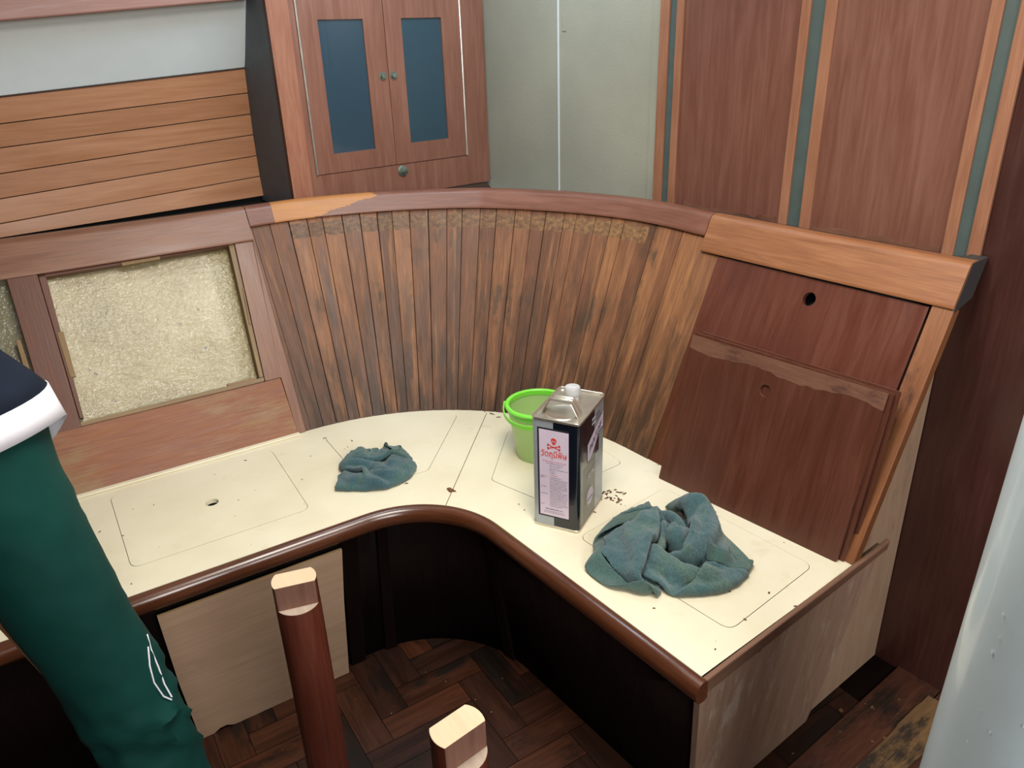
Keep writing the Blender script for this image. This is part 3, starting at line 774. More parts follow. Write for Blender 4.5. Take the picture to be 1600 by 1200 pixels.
# ================================================================== PLYWOOD UNDER THE SEAT
mb = MB(); FPl = F((.0, 1.453, .0), (1, 0, 0), (0, -.062, .41), (0, -.41, -.062))
rnd = random.Random(3)
bot = [(.040+.348*i/24, .004+(.016*rnd.random() if 2 < i < 6 else .001*rnd.random())) for i in range(25)]
plate(mb, FPl, bot+[(.392, .25), (.398, .405), (.022, .405), (.028, .2)], .0155, .0225, 'ply_pale', side='ply_edge', uvr=True)
tag(mb.build('plywood_sheet'), 'pale bare plywood sheet standing on the floor under the left bench edge', 'plywood')

# ================================================================== POSTS
def post(cx, cy, ang, label):
    root = empty('sawn_post', (cx, cy, 0)); R = .0345; zt, zl = .650, .607
    ca, sa = math.cos(math.radians(ang)), math.sin(math.radians(ang))
    def P(x, y, z): return (cx+x*ca-y*sa, cy+x*sa+y*ca, z)
    n = 40; ring = [(R*math.cos(2*PI*i/n), R*math.sin(2*PI*i/n)) for i in range(n)]
    mb = MB(); loft(mb, [[P(x, y, z) for x, y in ring] for z in (0, .15, .3, .45, zl-.003)] + [[P(x*.985, y*.985, zl) for x, y in ring]], 'post', caps=False)
    mb.face([P(x*.985, y*.985, zl) for x, y in ring], 'post_ledge'); mb.face([P(x, y, 0) for x, y in ring][::-1], 'post')
    o = mb.build('shaft', smooth=True); reparent(o, root)
    yf, yb = -.016, .021
    a0 = math.asin(yf/R); a1 = math.asin(yb/R); m_ = 7; sl = []
    for i in range(m_+1): a = a0+(a1-a0)*i/m_; sl.append((R*.99*math.cos(a), R*.99*math.sin(a)))
    for i in range(m_+1): a = PI-a1+(a1-a0)*i/m_; sl.append((R*.99*math.cos(a), R*.99*math.sin(a)))
    mb = MB(); N_ = len(sl)
    for i in range(N_):
        k2 = (i+1) % N_; a, b = sl[i], sl[k2]; flat = (i == N_-1) or (i == m_)
        mb.face([P(*a, zl-.002), P(*b, zl-.002), P(*b, zt), P(*a, zt)], 'post_notch' if flat else 'post', [(a[0]+a[1], zl), (b[0]+b[1], zl), (b[0]+b[1], zt), (a[0]+a[1], zt)])
    mb.face([P(x, y, zt) for x, y in sl], 'post_saw')
    o = mb.build('tenon', bevel=.0012, ang=50); reparent(o, root); o['label'] = 'flat-sided top with pale sawn end grain'
    tag(root, label, 'post', 'sawn-off table posts')
post(.209, .998, -14, 'taller-looking round brown wooden post left, in front of the pale plywood sheet')
post(.284, .612, 8, 'nearest sawn-off round brown post, only its pale top showing at the bottom edge')

# ================================================================== MAST
mb = MB(); cx, cy, R = .770, .196, .105
n = 64; rings = []
for z in (.0, .4, .8, 1.2, 1.6, CEIL): rings.append([(cx+(z-.75)*.0065+R*math.cos(2*PI*i/n), cy-(z-.75)*.0165+R*math.sin(2*PI*i/n), z) for i in range(n)])
mast = empty('mast', (cx, cy, 0)); loft(mb, rings, 'mast_paint'); reparent(mb.build('mast_tube', smooth=True), mast)
mb = MB(); rnd = random.Random(11)
for _ in range(46):
    a = math.radians(rnd.uniform(150, 235)); z = rnd.uniform(.55, 1.1); r_ = rnd.uniform(.0005, .0013); h_ = r_*rnd.uniform(1, 2.6)
    c = Vector((cx+(R+.0002)*math.cos(a), cy+(R+.0002)*math.sin(a), z)); t_ = Vector((-math.sin(a), math.cos(a), 0))
    mb.face([c+t_*r_*math.cos(q)+Z3*h_*math.sin(q) for q in [2*PI*i/7 for i in range(7)]], 'mast_speck')
o = mb.build('paint_speck', weld=False); o['kind'] = 'stuff'; reparent(o, mast)
mb = MB(); loft(mb, [[(cx+r*math.cos(2*PI*i/n), cy+r*math.sin(2*PI*i/n), z) for i in range(n)] for r, z in ((R+.012, 0.0), (R+.012, .03), (R+.001, .04))], 'mast_paint'); reparent(mb.build('mast_collar', smooth=True), mast)
tag(mast, 'pale blue-grey painted round mast at the right edge', 'mast')

# ================================================================== CAN
can = empty('solvent_can', (.844, 1.148, SEAT)); tag(can, 'rectangular black and silver metal can with a skull warning label, standing on the bench', 'can')
wa = math.radians(32.2); wx = Vector((math.cos(wa), math.sin(wa), 0)); wy = Vector((-wx.y, wx.x, 0)); CC = Vector((.844, 1.148, SEAT))
FK = F(CC, wx, wy, Z3)
HX, HY, HT = .0768, .0514, .254
def rr(hx, hy, r, n=6): return rpoly([(-hx, -hy), (hx, -hy), (hx, hy), (-hx, hy)], r, n)
def canmat_ring(i, j): return 'tin'
body_pts = rpoly([(-HX, -HY), (HX, -HY), (HX, HY), (-HX, HY)], .011, 6)
mb = MB()
def bodymat(x, y):
    if x < -HX+.004: return 'can_black' if y < .012 else 'can_silver'      # narrow front face
    if y < -HY+.004: return None
    if x < 0 and y > 0: return 'can_silver'
    return 'can_silver'
# ring points subdivided so the printed colour fields have their own faces
ring = []
for i in range(len(body_pts)):
    a, b = Vector(body_pts[i-1]), Vector(body_pts[i]); L = (b-a).length; m_ = max(1, int(L/.004))
    for q in range(m_): ring.append(tuple(a+(b-a)*q/m_))
zs = [.004, .02, .04, .06, .08, .10, .12, .14, .16, .18, .20, .215, .23, .24, HT-.002]
for z0, z1 in zip(zs, zs[1:]):
    for i in range(len(ring)):
        a, b = ring[i-1], ring[i]; mx, my = (a[0]+b[0])/2, (a[1]+b[1])/2; zc = (z0+z1)/2
        if my < -HY+.006 and mx > -HX+.004:          # wide printed face
            if mx > .042: m_ = 'can_silver'
            elif zc > .148: m_ = 'can_black' if mx < .012+(0 if zc > .2 else .03) else 'can_silver'
            elif mx < -.052: m_ = 'can_black'
            else: m_ = 'can_grey' if mx < .02 else 'can_silver'
        elif mx < -HX+.006: m_ = 'can_black' if my < .006 else 'can_silver'
        else: m_ = 'can_silver'
        mb.face([FK(*a, z0), FK(*b, z0), FK(*b, z1), FK(*a, z1)], m_)
reparent(mb.build('body', smooth=True), can)
def rim(z0, z1, grow_, name):
    mb = MB(); prs = [(0, z0), (grow_, z0+.0008), (grow_, z1-.0008), (0, z1)]
    rings = [[tuple(FK(x*(1+g_/HX), y*(1+g_/HY), z)) for x, y in body_pts] for g_, z in prs]
    loft(mb, rings, 'tin'); o = mb.build(name, smooth=True); reparent(o, can)
rim(.0005, .006, .0014, 'bottom_rim')
mb = MB(); prs = [(.0, HT-.004), (.0014, HT-.003), (.0014, HT+.0015), (.0005, HT+.0025), (-.0010, HT+.0015), (-.0018, HT-.003), (-.010, HT-.0035)]
rings = [[tuple(FK(x*(1+g_/HX), y*(1+g_/HY), z)) for x, y in body_pts] for g_, z in prs]
loft(mb, rings, 'tin'); reparent(mb.build('top_plate', smooth=True), can)
# strap handle across the front half
mb = MB(); hx0 = -.034; prof_ = [(-.046, .000), (-.044, .003), (-.030, .027), (-.026, .0305), (-.020, .032), (.020, .032), (.026, .0305), (.030, .027), (.044, .003), (.046, .000)]
for wdx0, wdx1, dz in ((-.010, .010, 0),):
    rings = []
    for y, z in prof_:
        rings.append([tuple(FK(hx0+dx, y*.86+.002, HT-.003+z+e)) for dx, e in ((-.014, 0), (-.013, .0024), (-.010, .0024), (-.008, .0006), (-.002, .0006), (0, .0024), (.002, .0006), (.008, .0006), (.010, .0024), (.013, .0024), (.014, 0), (0, -.0008))])
    loft(mb, rings, 'tin')
reparent(mb.build('handle', smooth=True), can)
mb = MB(); loft(mb, [[tuple(FK(-.030+a*c_, .002+b*c_, HT-.0034+h)) for a, b in [(.036*math.cos(2*PI*i/32), .038*math.sin(2*PI*i/32)) for i in range(32)]] for c_, h in ((1, 0), (.93, .0018), (.80, .0006), (.4, .0002))], 'tin'); reparent(mb.build('pressed_dish', smooth=True), can)
# recessed spout ring and translucent cap
def revolve(mb, c, prof, m, n=40):
    loft(mb, [[tuple(FK(c[0]+r*math.cos(2*PI*i/n), c[1]+r*math.sin(2*PI*i/n), z)) for i in range(n)] for r, z in prof], m)
mb = MB(); revolve(mb, (.032, .005), [(.021, HT-.0035), (.020, HT-.001), (.017, HT)], 'tin'); reparent(mb.build('spout_ring', smooth=True), can)
mb = MB(); revolve(mb, (.032, .005), [(.0145, HT), (.0145, HT+.012), (.0165, HT+.013), (.0165, HT+.026), (.0150, HT+.028)], 'cap_white')
cp = mb.build('cap', smooth=True); reparent(cp, can)
mb = MB(); plate(mb, F(FK(.032, .005, HT+.028), wx, wy, Z3), [(-.006, -.010), (-.001, -.010), (-.001, .008), (-.006, .008)], 0, .0004, 'ink_white'); o = mb.build('cap_mark'); o.parent = cp
# front warning label: u runs left to right as seen from the room
FLb = F(FK(-HX-.0002, 0, 0), -wy, Z3, -wx)
lab = MB(); plate(lab, FLb, rect(-.0385, .0265, .0300, .2355), 0, .0003, 'ink_black'); plate(lab, FLb, rect(-.0345, .0300, .0295, .2315), .0003, .0006, 'paper_lilac')
label = lab.build('warning_label'); reparent(label, can)
def sub(mb, name):
    o = mb.build(name, weld=False); o.parent = label
    return o
mb = MB(); LZ = .0009; sx_ = -.0025
def pl(pts, m): mb.face([FLb(x, y, LZ) for x, y in pts], m)
pl([(sx_+.0062*math.cos(a), .2095+.0058*math.sin(a)) for a in [2*PI*i/20 for i in range(20)]], 'ink_red')
pl([(sx_-.0036, .2055), (sx_-.0030, .2005), (sx_+.0030, .2005), (sx_+.0036, .2055)], 'ink_red')
for ex_ in (-.0024, .0024):
    mb.face([FLb(sx_+ex_+.0015*math.cos(a), .2082+.0015*math.sin(a), LZ+.0002) for a in [2*PI*i/10 for i in range(10)]], 'paper_lilac')
mb.face([FLb(sx_-.0007, .2042, LZ+.0002), FLb(sx_+.0007, .2042, LZ+.0002), FLb(sx_, .2058, LZ+.0002)], 'paper_lilac')
for s_ in (-1, 1):
    a = Vector((sx_-.0125, .1945+s_*.0040)); b = Vector((sx_+.0125, .1945-s_*.0040)); d = (b-a).normalized(); nn = Vector((-d.y, d.x))*.0011
    pl([tuple(a-nn), tuple(b-nn), tuple(b+nn), tuple(a+nn)], 'ink_red')
    for e_ in (a, b):
        for q in (-1, 1):
            c = e_+Vector((-d.y, d.x))*q*.0014; pl([(c.x+.0017*math.cos(t), c.y+.0017*math.sin(t)) for t in [2*PI*i/10 for i in range(10)]], 'ink_red')
sub(mb, 'skull_and_crossbones')
mb = MB(); text_mesh(mb, 'วัตถุมีพิษ', FLb, -.0025, .1765, .056, .0205, 'ink_red', lift=LZ); sub(mb, 'lettering')
mb = MB(); rnd = random.Random(5)
def scribble(x0, x1, y, h, m):
    x = x0
    while x < x1:
        w = rnd.uniform(.0015, .0062); w = min(w, x1-x)
        hh = h*rnd.uniform(.6, 1.0)
        mb.face([FLb(x, y, LZ), FLb(x+w, y, LZ), FLb(x+w, y+hh, LZ), FLb(x, y+hh, LZ)], m); x += w+rnd.uniform(.0004, .0014)
scribble(-.027, .024, .1600, .0011, 'ink_red')
scribble(-.020, .018, .1555, .0012, 'ink_grey')
for k_, (a, b) in enumerate(((-.012, .015), (-.012, .010), (-.012, .028), (-.012, .000), (-.012, .002))): scribble(a, b, .1510-.0044*k_, .0012, 'ink_grey')
scribble(-.010, .006, .1280, .0013, 'ink_red')
for y_, L_ in ((.1240, .015), (.1205, .008), (.0985, .013), (.0820, .016), (.0560, .007)): scribble(-.032, -.032+L_, y_, .0013, 'ink_grey')
for k_ in range(17): scribble(-.012, .0275-(.014 if k_ in (0, 7, 16) else rnd.uniform(0, .002)), .1225-.0043*k_, .0015, 'ink_grey')
scribble(-.022, .016, .0455, .0018, 'ink_black')
for k_ in range(2): scribble(-.026, .020, .0405-.0036*k_, .0011, 'ink_grey')
sub(mb, 'fine_print')
# printed wide face
FSd = F(FK(0, -HY-.0003, 0), wx, Z3, -wy)
mb = MB(); z0 = .0003
def pf(pts, m, h=.0003): mb.face([FSd(x, y, h) for x, y in pts], m)
top = []; bot = []
for i in range(17):
    t = i/16; x = -.030+t*.094; s_ = .5-.5*math.cos(PI*t)
    top.append((x, .186+.036*s_+.004*math.sin(PI*t*2))); bot.append((x, .146+.040*s_-.004*math.sin(PI*t*2)))
pf([(x+.002, y-.003) for x, y in bot]+[(x+.002, y-.003) for x, y in top[::-1]], 'ink_black', .0002)
pf(bot+top[::-1], 'paper_lilac', .0005); o = mb.build('name_banner', weld=False); reparent(o, can)
mb = MB(); ban = F(FSd(.017, .1845, .0005), FSd.u+FSd.v*.42, FSd.v, FSd.n)
text_mesh(mb, 'PAINTOFF', ban, 0, 0, .080, .017, 'ink_black', shear=.3, lift=.0003); o = mb.build('lettering', weld=False); reparent(o, can)
mb = MB(); text_mesh(mb, 'REMOVER', FSd, .012, .110, .080, .015, 'ink_white', lift=.0006, shear=.1); o = mb.build('lettering', weld=False); reparent(o, can)
mb = MB(); rnd = random.Random(9)
for zz, a, b in ((.228, -.004, .044), (.218, -.004, .050)):
    x = a
    while x < b:
        w = rnd.uniform(.003, .006); pf([(x, zz), (x+w, zz), (x+w, zz+.006), (x, zz+.006)], 'ink_white' if x < .018 else 'ink_grey', .0004); x += w+.0012
o = mb.build('fine_print', weld=False); reparent(o, can)
mb = MB(); ex, ez_ = -.014, .058; n = 32
for r0, r1, m_, h in ((.0235, .0215, 'ink_white', .0004), (.0195, 0, 'ink_white', .0005), (.0160, 0, 'paper_lilac', .0007)):
    if r1:
        for i in range(n):
            a, b = 2*PI*i/n, 2*PI*(i+.78)/n
            pf([(ex+r0*math.cos(a), ez_+r0*math.sin(a)), (ex+r0*math.cos(b), ez_+r0*math.sin(b)), (ex+r1*math.cos(b), ez_+r1*math.sin(b)), (ex+r1*math.cos(a), ez_+r1*math.sin(a))], m_, h)
    else: pf([(ex+r0*math.cos(2*PI*i/n), ez_+r0*math.sin(2*PI*i/n)) for i in range(n)], m_, h)
pf([(ex-.016, ez_-.008), (ex+.017, ez_-.008), (ex+.015, ez_-.004), (ex-.018, ez_-.004)], 'ink_grey', .0009)
o = mb.build('round_emblem', weld=False); reparent(o, can)

# ================================================================== BUCKET
BC = Vector((.932, 1.392, SEAT)); bk = empty('bucket', BC); tag(bk, 'small lime green translucent plastic bucket standing behind the can', 'bucket')
def rev(mb, prof, m, n=56, c=BC): loft(mb, [[(c.x+r*math.cos(2*PI*i/n), c.y+r*math.sin(2*PI*i/n), c.z+z) for i in range(n)] for r, z in prof], m, caps=False)
mb = MB(); n = 56
pr_ = [(.0001, .0045), (.050, .0045), (.0545, .006), (.0575, .03), (.064, .07), (.070, .105), (.0725, .128), (.0745, .128), (.072, .105), (.066, .07), (.0595, .03), (.0565, .001), (.050, .0005), (.0001, .0005)]
rev(mb, pr_, 'bucket'); reparent(mb.build('pail', smooth=True), bk)
mb = MB(); rev(mb, [(.0715, .127), (.0712, .139), (.074, .1415), (.080, .1405), (.0825, .137), (.081, .134), (.0765, .133), (.0755, .120), (.0742, .120), (.0735, .127), (.0715, .127)], 'bucket_rim'); reparent(mb.build('rim', smooth=True), bk)
mb = MB(); rev(mb, [(.0001, .012), (.0553, .012)], 'murky'); reparent(mb.build('dirty_water', smooth=True), bk)
# flat handle hoop dropped round the camera side of the rim
mb = MB(); rings = []; ax = Vector((.70, -.71, 0)).normalized() ; sd = Vector((-.71, -.70, 0)).normalized()
for i in range(33):
    a = PI*i/32; p = BC + ax*(.0835*math.cos(a)) + sd*(.108*math.sin(a)) + Z3*(.133-.008*math.sin(a))
    rdl = (ax*math.cos(a)+sd*math.sin(a)).normalized()
    w_ = .0048+.0010*math.sin(a)**8
    rings.append([tuple(p+rdl*dx+Z3*dz) for dx, dz in ((-.0012, -w_), (.0012, -w_), (.0018, 0), (.0012, w_), (-.0012, w_), (-.0018, 0))])
loft(mb, rings, 'bucket_rim'); reparent(mb.build('handle', smooth=True), bk)
mb = MB()
for s_ in (-1, 1):
    mb = MB(); c = BC+ax*.0835*s_+Z3*.131; tube(mb, [c-ax*s_*.008, c+ax*s_*.003], .0055, 'bucket_rim', 12)
    reparent(mb.build('handle_pivot', smooth=True), bk)

# ================================================================== TOWELS
def towel(label, grid, centre, rot, scale, mat, thick, hemw, seed, amp, shape=None):
    nx, ny, flat = grid; V = [Vector(flat[3*i:3*i+3])/2000 for i in range(nx*ny)]; ca, sa = math.cos(math.radians(rot)), math.sin(math.radians(rot))
    Q = []
    for v in V:
        x, y, z = shape(*v) if shape else v
        x, y, z = x*scale[0], y*scale[1], z*scale[2]
        Q.append(Vector((centre[0]+x*ca-y*sa, centre[1]+x*sa+y*ca, SEAT+.0006+thick/2+max(0, z-.004*scale[2]))))
    root = empty('towel', (centre[0], centre[1], SEAT))
    def part(name, sel, m, th, fuzz):
        used = {}; vs = []; fs = []
        for j in range(ny-1):
            for i in range(nx-1):
                if not sel(i, j): continue
                f_ = []
                for q in (j*nx+i, j*nx+i+1, (j+1)*nx+i+1, (j+1)*nx+i):
                    if q not in used: used[q] = len(vs); vs.append(Q[q])
                    f_.append(used[q])
                fs.append(f_)
        me = bpy.data.meshes.new(name); me.from_pydata([tuple(v) for v in vs], [], fs)
        tmp = bpy.data.objects.new('tmp', me); COL.objects.link(tmp)
        d = tmp.modifiers.new('so', 'SOLIDIFY'); d.thickness = th; d.offset = 0; d.use_even_offset = False
        d = tmp.modifiers.new('su', 'SUBSURF'); d.levels = 2; d.render_levels = 2
        m2 = bpy.data.meshes.new_from_object(tmp.evaluated_get(BPY_DEPS())); COL.objects.unlink(tmp); bpy.data.objects.remove(tmp)
        nr = [v.normal.copy() for v in m2.vertices]
        for v, n_ in zip(m2.vertices, nr):
            q = v.co*1.0; v.co += n_*(noise.noise(q*60+Vector((seed, 0, 0)))*amp*fuzz + noise.noise(q*190)*amp*.55*fuzz + noise.noise(q*420)*.0011*fuzz + noise.noise(q*800)*.0007*fuzz)
            if v.co.z < SEAT+.0008: v.co.z = SEAT+.0008
        for p in m2.polygons: p.use_smooth = True
        m2.materials.clear(); m2.materials.append(MATS[m])
        o = bpy.data.objects.new(name, m2); COL.objects.link(o); reparent(o, root); return o
    ishem = lambda i, j: i < hemw or i >= nx-1-hemw
    part('cloth', lambda i, j: not ishem(i, j), mat, thick, 1.0)
    h_ = part('woven_hem', ishem, 'hem_green', thick*.5, .1); h_['label'] = 'flat woven end band'
    tag(root, label, 'cloth'); return root
BIG = (64, 44, [
70,423,8,92,418,8,115,410,9,135,398,8,139,377,8,142,354,8,146,331,8,152,308,8,158,285,8,166,263,8,176,242,8,185,220,8,196,198,8,211,179,8,236,170,8,266,
177,8,287,162,8,301,139,8,308,113,8,310,87,8,309,61,8,306,36,8,302,11,8,296,-13,8,290,-36,8,284,-59,8,276,-82,8,271,-104,13,267,-126,21,258,-142,16,252,
-132,8,250,-109,8,249,-86,8,250,-63,8,248,-39,8,246,-15,8,244,9,8,240,33,8,235,58,8,228,83,8,220,107,8,212,132,8,203,155,14,190,177,19,176,200,20,164,222,
17,152,244,11,139,265,8,124,285,8,107,304,8,90,323,8,74,342,8,56,359,8,38,376,8,20,392,8,2,408,9,-17,418,18,-26,409,33,-27,387,35,-25,366,27,-21,344,30,
-17,323,29,-12,301,29,-7,279,27,66,402,12,87,396,8,108,390,12,128,383,22,150,374,21,162,357,12,168,335,9,174,313,8,180,291,8,188,270,8,196,249,8,204,229,
8,210,210,15,221,196,9,237,183,9,255,167,11,271,152,10,281,132,8,287,109,8,289,85,8,288,61,8,285,38,8,280,15,8,275,-8,10,270,-31,12,266,-54,18,261,-76,
23,255,-98,26,246,-120,27,237,-139,19,231,-132,9,228,-110,8,228,-87,8,228,-64,8,227,-41,8,225,-18,8,222,6,8,219,30,8,214,54,8,208,77,8,201,101,8,193,125,
8,185,148,8,174,170,8,163,192,8,149,212,8,135,233,8,121,253,8,106,272,8,90,291,8,74,309,8,58,327,8,40,344,8,23,361,8,5,376,8,-14,392,8,-33,405,11,-46,406,
24,-49,386,30,-47,363,29,-43,341,28,-39,319,28,-34,296,29,-29,274,28,75,389,26,83,376,12,103,369,9,123,362,18,143,355,28,165,346,26,182,333,19,194,316,
13,202,296,10,210,275,8,218,254,8,225,234,8,230,219,17,235,206,16,238,190,19,243,169,23,253,149,15,261,130,9,267,107,8,267,85,8,266,62,10,265,40,12,261,
18,16,257,-4,22,252,-26,25,247,-48,27,240,-71,28,233,-93,27,226,-115,28,216,-135,21,209,-132,10,206,-111,8,206,-89,8,206,-66,8,205,-43,8,204,-20,8,201,
3,8,198,26,8,193,49,8,188,72,8,181,95,8,174,118,8,165,140,8,155,162,8,144,183,8,131,203,8,117,222,8,103,241,8,88,260,8,73,278,8,57,296,8,41,314,8,24,330,
8,6,346,8,-12,362,8,-30,377,8,-49,391,8,-66,399,18,-71,383,29,-69,360,29,-65,337,28,-61,314,29,-56,292,29,-51,270,29,96,382,34,90,363,26,98,349,15,118,
341,14,137,334,25,157,325,29,178,316,28,198,305,26,215,291,21,229,275,17,240,256,13,248,235,10,252,216,13,250,201,26,239,185,34,231,166,30,233,150,15,241,
130,8,247,107,8,249,86,15,248,65,19,246,44,23,242,22,25,237,0,27,231,-21,28,225,-43,28,219,-65,29,212,-86,27,205,-108,28,195,-128,25,188,-132,12,184,-113,
8,184,-90,8,185,-68,8,184,-45,8,182,-22,8,180,0,8,176,23,8,172,45,8,167,68,8,161,90,8,154,112,8,146,133,8,136,154,8,125,174,8,112,193,8,98,212,8,85,230,
8,70,248,8,55,266,8,40,283,8,23,300,8,6,316,8,-11,332,8,-29,347,8,-47,362,8,-66,376,8,-85,388,13,-92,378,28,-91,355,28,-87,332,29,-83,310,29,-77,288,29,
-72,266,29,116,372,42,106,353,36,100,335,30,112,323,22,131,313,20,150,304,28,171,294,28,190,284,29,210,272,28,229,260,29,246,245,28,261,228,24,270,208,
19,267,188,25,256,172,37,240,156,38,226,145,27,228,128,20,233,109,21,231,90,25,227,69,25,224,47,27,220,25,27,214,5,28,208,-16,27,204,-38,27,197,-59,28,
190,-80,27,183,-101,29,173,-121,27,166,-130,14,163,-114,8,162,-91,8,163,-69,8,163,-47,8,161,-24,8,159,-2,8,155,20,8,151,43,8,146,65,8,140,86,8,134,107,
8,125,127,8,116,146,8,105,166,8,92,183,8,79,201,8,66,219,8,52,237,8,38,254,8,22,271,8,6,287,8,-11,303,8,-28,318,8,-46,333,8,-64,347,8,-83,361,8,-103,375,
9,-114,372,25,-113,350,28,-110,327,29,-105,305,28,-99,283,29,-93,261,29,135,359,47,123,341,44,110,323,44,106,306,33,122,295,28,142,284,27,162,274,29,182,
263,29,201,251,28,220,238,31,239,226,38,258,213,41,275,196,38,283,175,30,272,156,30,254,141,33,238,133,34,221,125,38,211,115,26,210,93,27,205,72,27,203,
51,28,198,31,26,192,10,27,187,-11,27,182,-32,27,176,-52,28,169,-73,27,161,-94,28,152,-115,26,144,-128,13,141,-113,8,141,-90,8,142,-68,8,142,-46,8,139,-23,
8,137,-1,8,134,20,8,130,42,8,124,63,8,118,83,8,113,104,8,103,122,8,95,141,8,86,159,8,71,173,8,60,190,8,48,208,8,34,225,8,20,242,8,4,258,8,-12,274,8,-28,
289,8,-46,304,8,-63,319,8,-82,333,8,-100,347,8,-120,360,8,-135,365,22,-135,344,30,-132,321,29,-127,299,29,-121,277,29,-115,255,27,155,345,47,142,327,47,
128,309,47,114,291,46,113,276,31,131,265,28,152,255,29,171,243,29,191,231,30,209,219,38,228,207,45,248,194,51,266,178,51,280,158,45,283,138,32,265,123,
29,247,113,36,228,107,44,207,103,42,190,97,31,184,78,26,181,57,27,176,36,27,171,16,28,165,-5,28,160,-26,27,154,-47,27,147,-68,26,139,-88,27,130,-109,25,
121,-123,13,119,-109,8,120,-87,8,121,-65,8,121,-42,8,119,-21,9,116,1,11,116,22,19,116,44,24,117,65,28,112,86,29,112,108,29,107,130,28,97,150,28,84,168,
27,65,179,27,46,186,22,30,198,14,16,213,9,2,228,8,-13,244,8,-28,260,8,-45,275,8,-62,290,8,-80,304,8,-99,318,8,-117,331,8,-137,344,8,-155,354,16,-158,338,
29,-154,314,28,-148,292,28,-142,270,28,-135,248,29,174,330,48,160,313,50,146,296,48,131,278,49,117,261,45,121,247,31,141,236,29,161,225,34,180,212,37,199,
200,39,217,187,45,234,174,54,252,158,56,268,140,52,278,120,43,272,103,31,253,92,36,233,86,45,210,82,46,188,81,42,169,77,36,160,62,29,153,43,27,149,21,27,
144,0,27,139,-21,27,132,-42,27,126,-63,26,118,-83,27,108,-104,25,99,-117,13,98,-104,8,100,-82,8,101,-60,9,101,-39,11,102,-21,22,103,0,30,101,22,36,101,
44,41,104,66,47,102,88,48,99,111,47,98,135,47,93,159,46,84,181,41,68,198,34,46,206,31,24,209,29,3,211,23,-14,217,13,-29,230,8,-45,246,8,-62,261,8,-79,275,
8,-97,289,8,-115,303,8,-134,316,8,-154,329,8,-174,340,11,-180,330,28,-176,307,29,-170,284,29,-164,263,28,-156,241,29,192,315,46,178,298,50,164,281,49,149,
264,49,134,247,50,122,230,44,131,217,31,150,206,31,169,194,36,187,181,39,206,168,41,221,155,52,238,140,58,253,122,57,266,102,52,271,83,41,257,71,38,236,
64,44,213,61,45,190,60,46,168,59,45,148,57,40,134,46,33,130,24,33,125,3,34,120,-18,34,112,-38,31,105,-58,29,96,-78,27,87,-98,26,77,-110,14,77,-97,8,80,
-77,8,83,-58,14,84,-40,23,85,-22,35,85,-2,44,83,21,50,83,43,54,86,66,58,86,88,61,83,112,61,79,135,59,74,158,57,67,182,55,56,204,50,40,221,42,19,229,34,
-5,228,30,-26,221,26,-45,220,14,-61,231,8,-78,246,8,-95,261,8,-113,274,8,-132,287,8,-151,300,8,-170,312,8,-191,324,8,-202,321,25,-198,298,29,-192,276,28,
-185,254,29,-177,233,29,211,300,46,196,283,48,181,266,49,166,250,50,151,233,52,135,216,52,128,200,41,139,188,29,158,176,30,177,162,31,194,149,36,208,137,
50,223,123,61,239,105,63,252,86,60,262,66,53,258,50,44,237,42,44,214,39,46,191,37,47,170,37,47,148,38,47,128,39,50,114,27,49,111,5,50,105,-15,49,96,-34,
45,87,-54,41,76,-72,34,67,-93,31,58,-101,20,57,-87,9,62,-67,9,67,-51,17,72,-35,20,75,-16,30,75,3,38,72,24,44,68,46,47,68,68,51,68,90,54,63,111,60,59,133,
64,55,156,67,48,179,65,37,201,61,23,220,55,5,235,47,-16,243,37,-38,239,30,-58,228,25,-76,223,15,-93,232,8,-111,245,8,-129,259,8,-147,271,8,-166,284,8,-186,
295,8,-207,306,8,-223,309,20,-220,289,29,-214,267,28,-206,245,29,-197,224,28,229,284,45,214,268,48,199,251,48,184,235,52,168,219,55,152,202,55,138,186,
51,132,171,37,146,158,29,165,144,26,182,130,32,194,120,49,208,107,62,223,89,65,236,69,64,248,49,61,253,30,51,237,20,45,214,17,47,191,15,47,169,15,46,147,
17,46,129,20,58,110,22,67,95,10,64,88,-11,63,78,-30,58,67,-47,49,58,-67,44,50,-87,43,43,-89,30,45,-72,19,45,-55,8,55,-37,9,71,-24,9,86,-9,15,88,11,25,82,
33,29,75,53,31,68,74,31,60,95,34,52,115,42,44,134,51,37,154,59,28,174,63,17,193,63,3,211,61,-13,227,57,-31,240,52,-53,247,43,-74,242,33,-92,230,25,-108,
220,14,-125,229,8,-143,242,8,-162,255,8,-182,267,8,-202,278,8,-222,288,8,-242,295,14,-242,279,28,-235,257,29,-227,235,29,-218,215,27,246,268,42,232,253,
51,216,237,54,201,221,57,185,205,60,169,189,59,154,172,52,139,156,48,136,142,33,151,127,27,167,113,33,178,104,50,192,90,62,207,73,66,220,53,65,232,33,65,
241,12,60,235,-3,49,213,-6,46,190,-8,46,167,-7,46,144,-4,46,126,-2,59,109,2,74,88,4,82,70,-4,73,58,-22,64,49,-42,60,46,-64,62,33,-78,53,33,-73,41,35,-56,
29,36,-38,18,42,-22,9,60,-9,8,79,5,8,95,20,8,97,42,15,93,64,25,86,85,29,75,106,27,64,126,29,53,144,36,42,163,42,28,179,43,10,192,43,-9,203,46,-28,212,51,
-47,224,53,-67,234,54,-89,240,48,-109,237,36,-125,223,26,-139,214,12,-158,225,8,-176,238,8,-196,250,8,-216,260,8,-237,270,8,-258,277,10,-264,267,26,-257,
245,29,-248,224,28,-238,204,29,263,250,43,249,237,55,233,223,62,217,207,64,201,191,63,186,175,58,171,159,52,156,143,48,140,128,44,136,113,30,150,97,35,
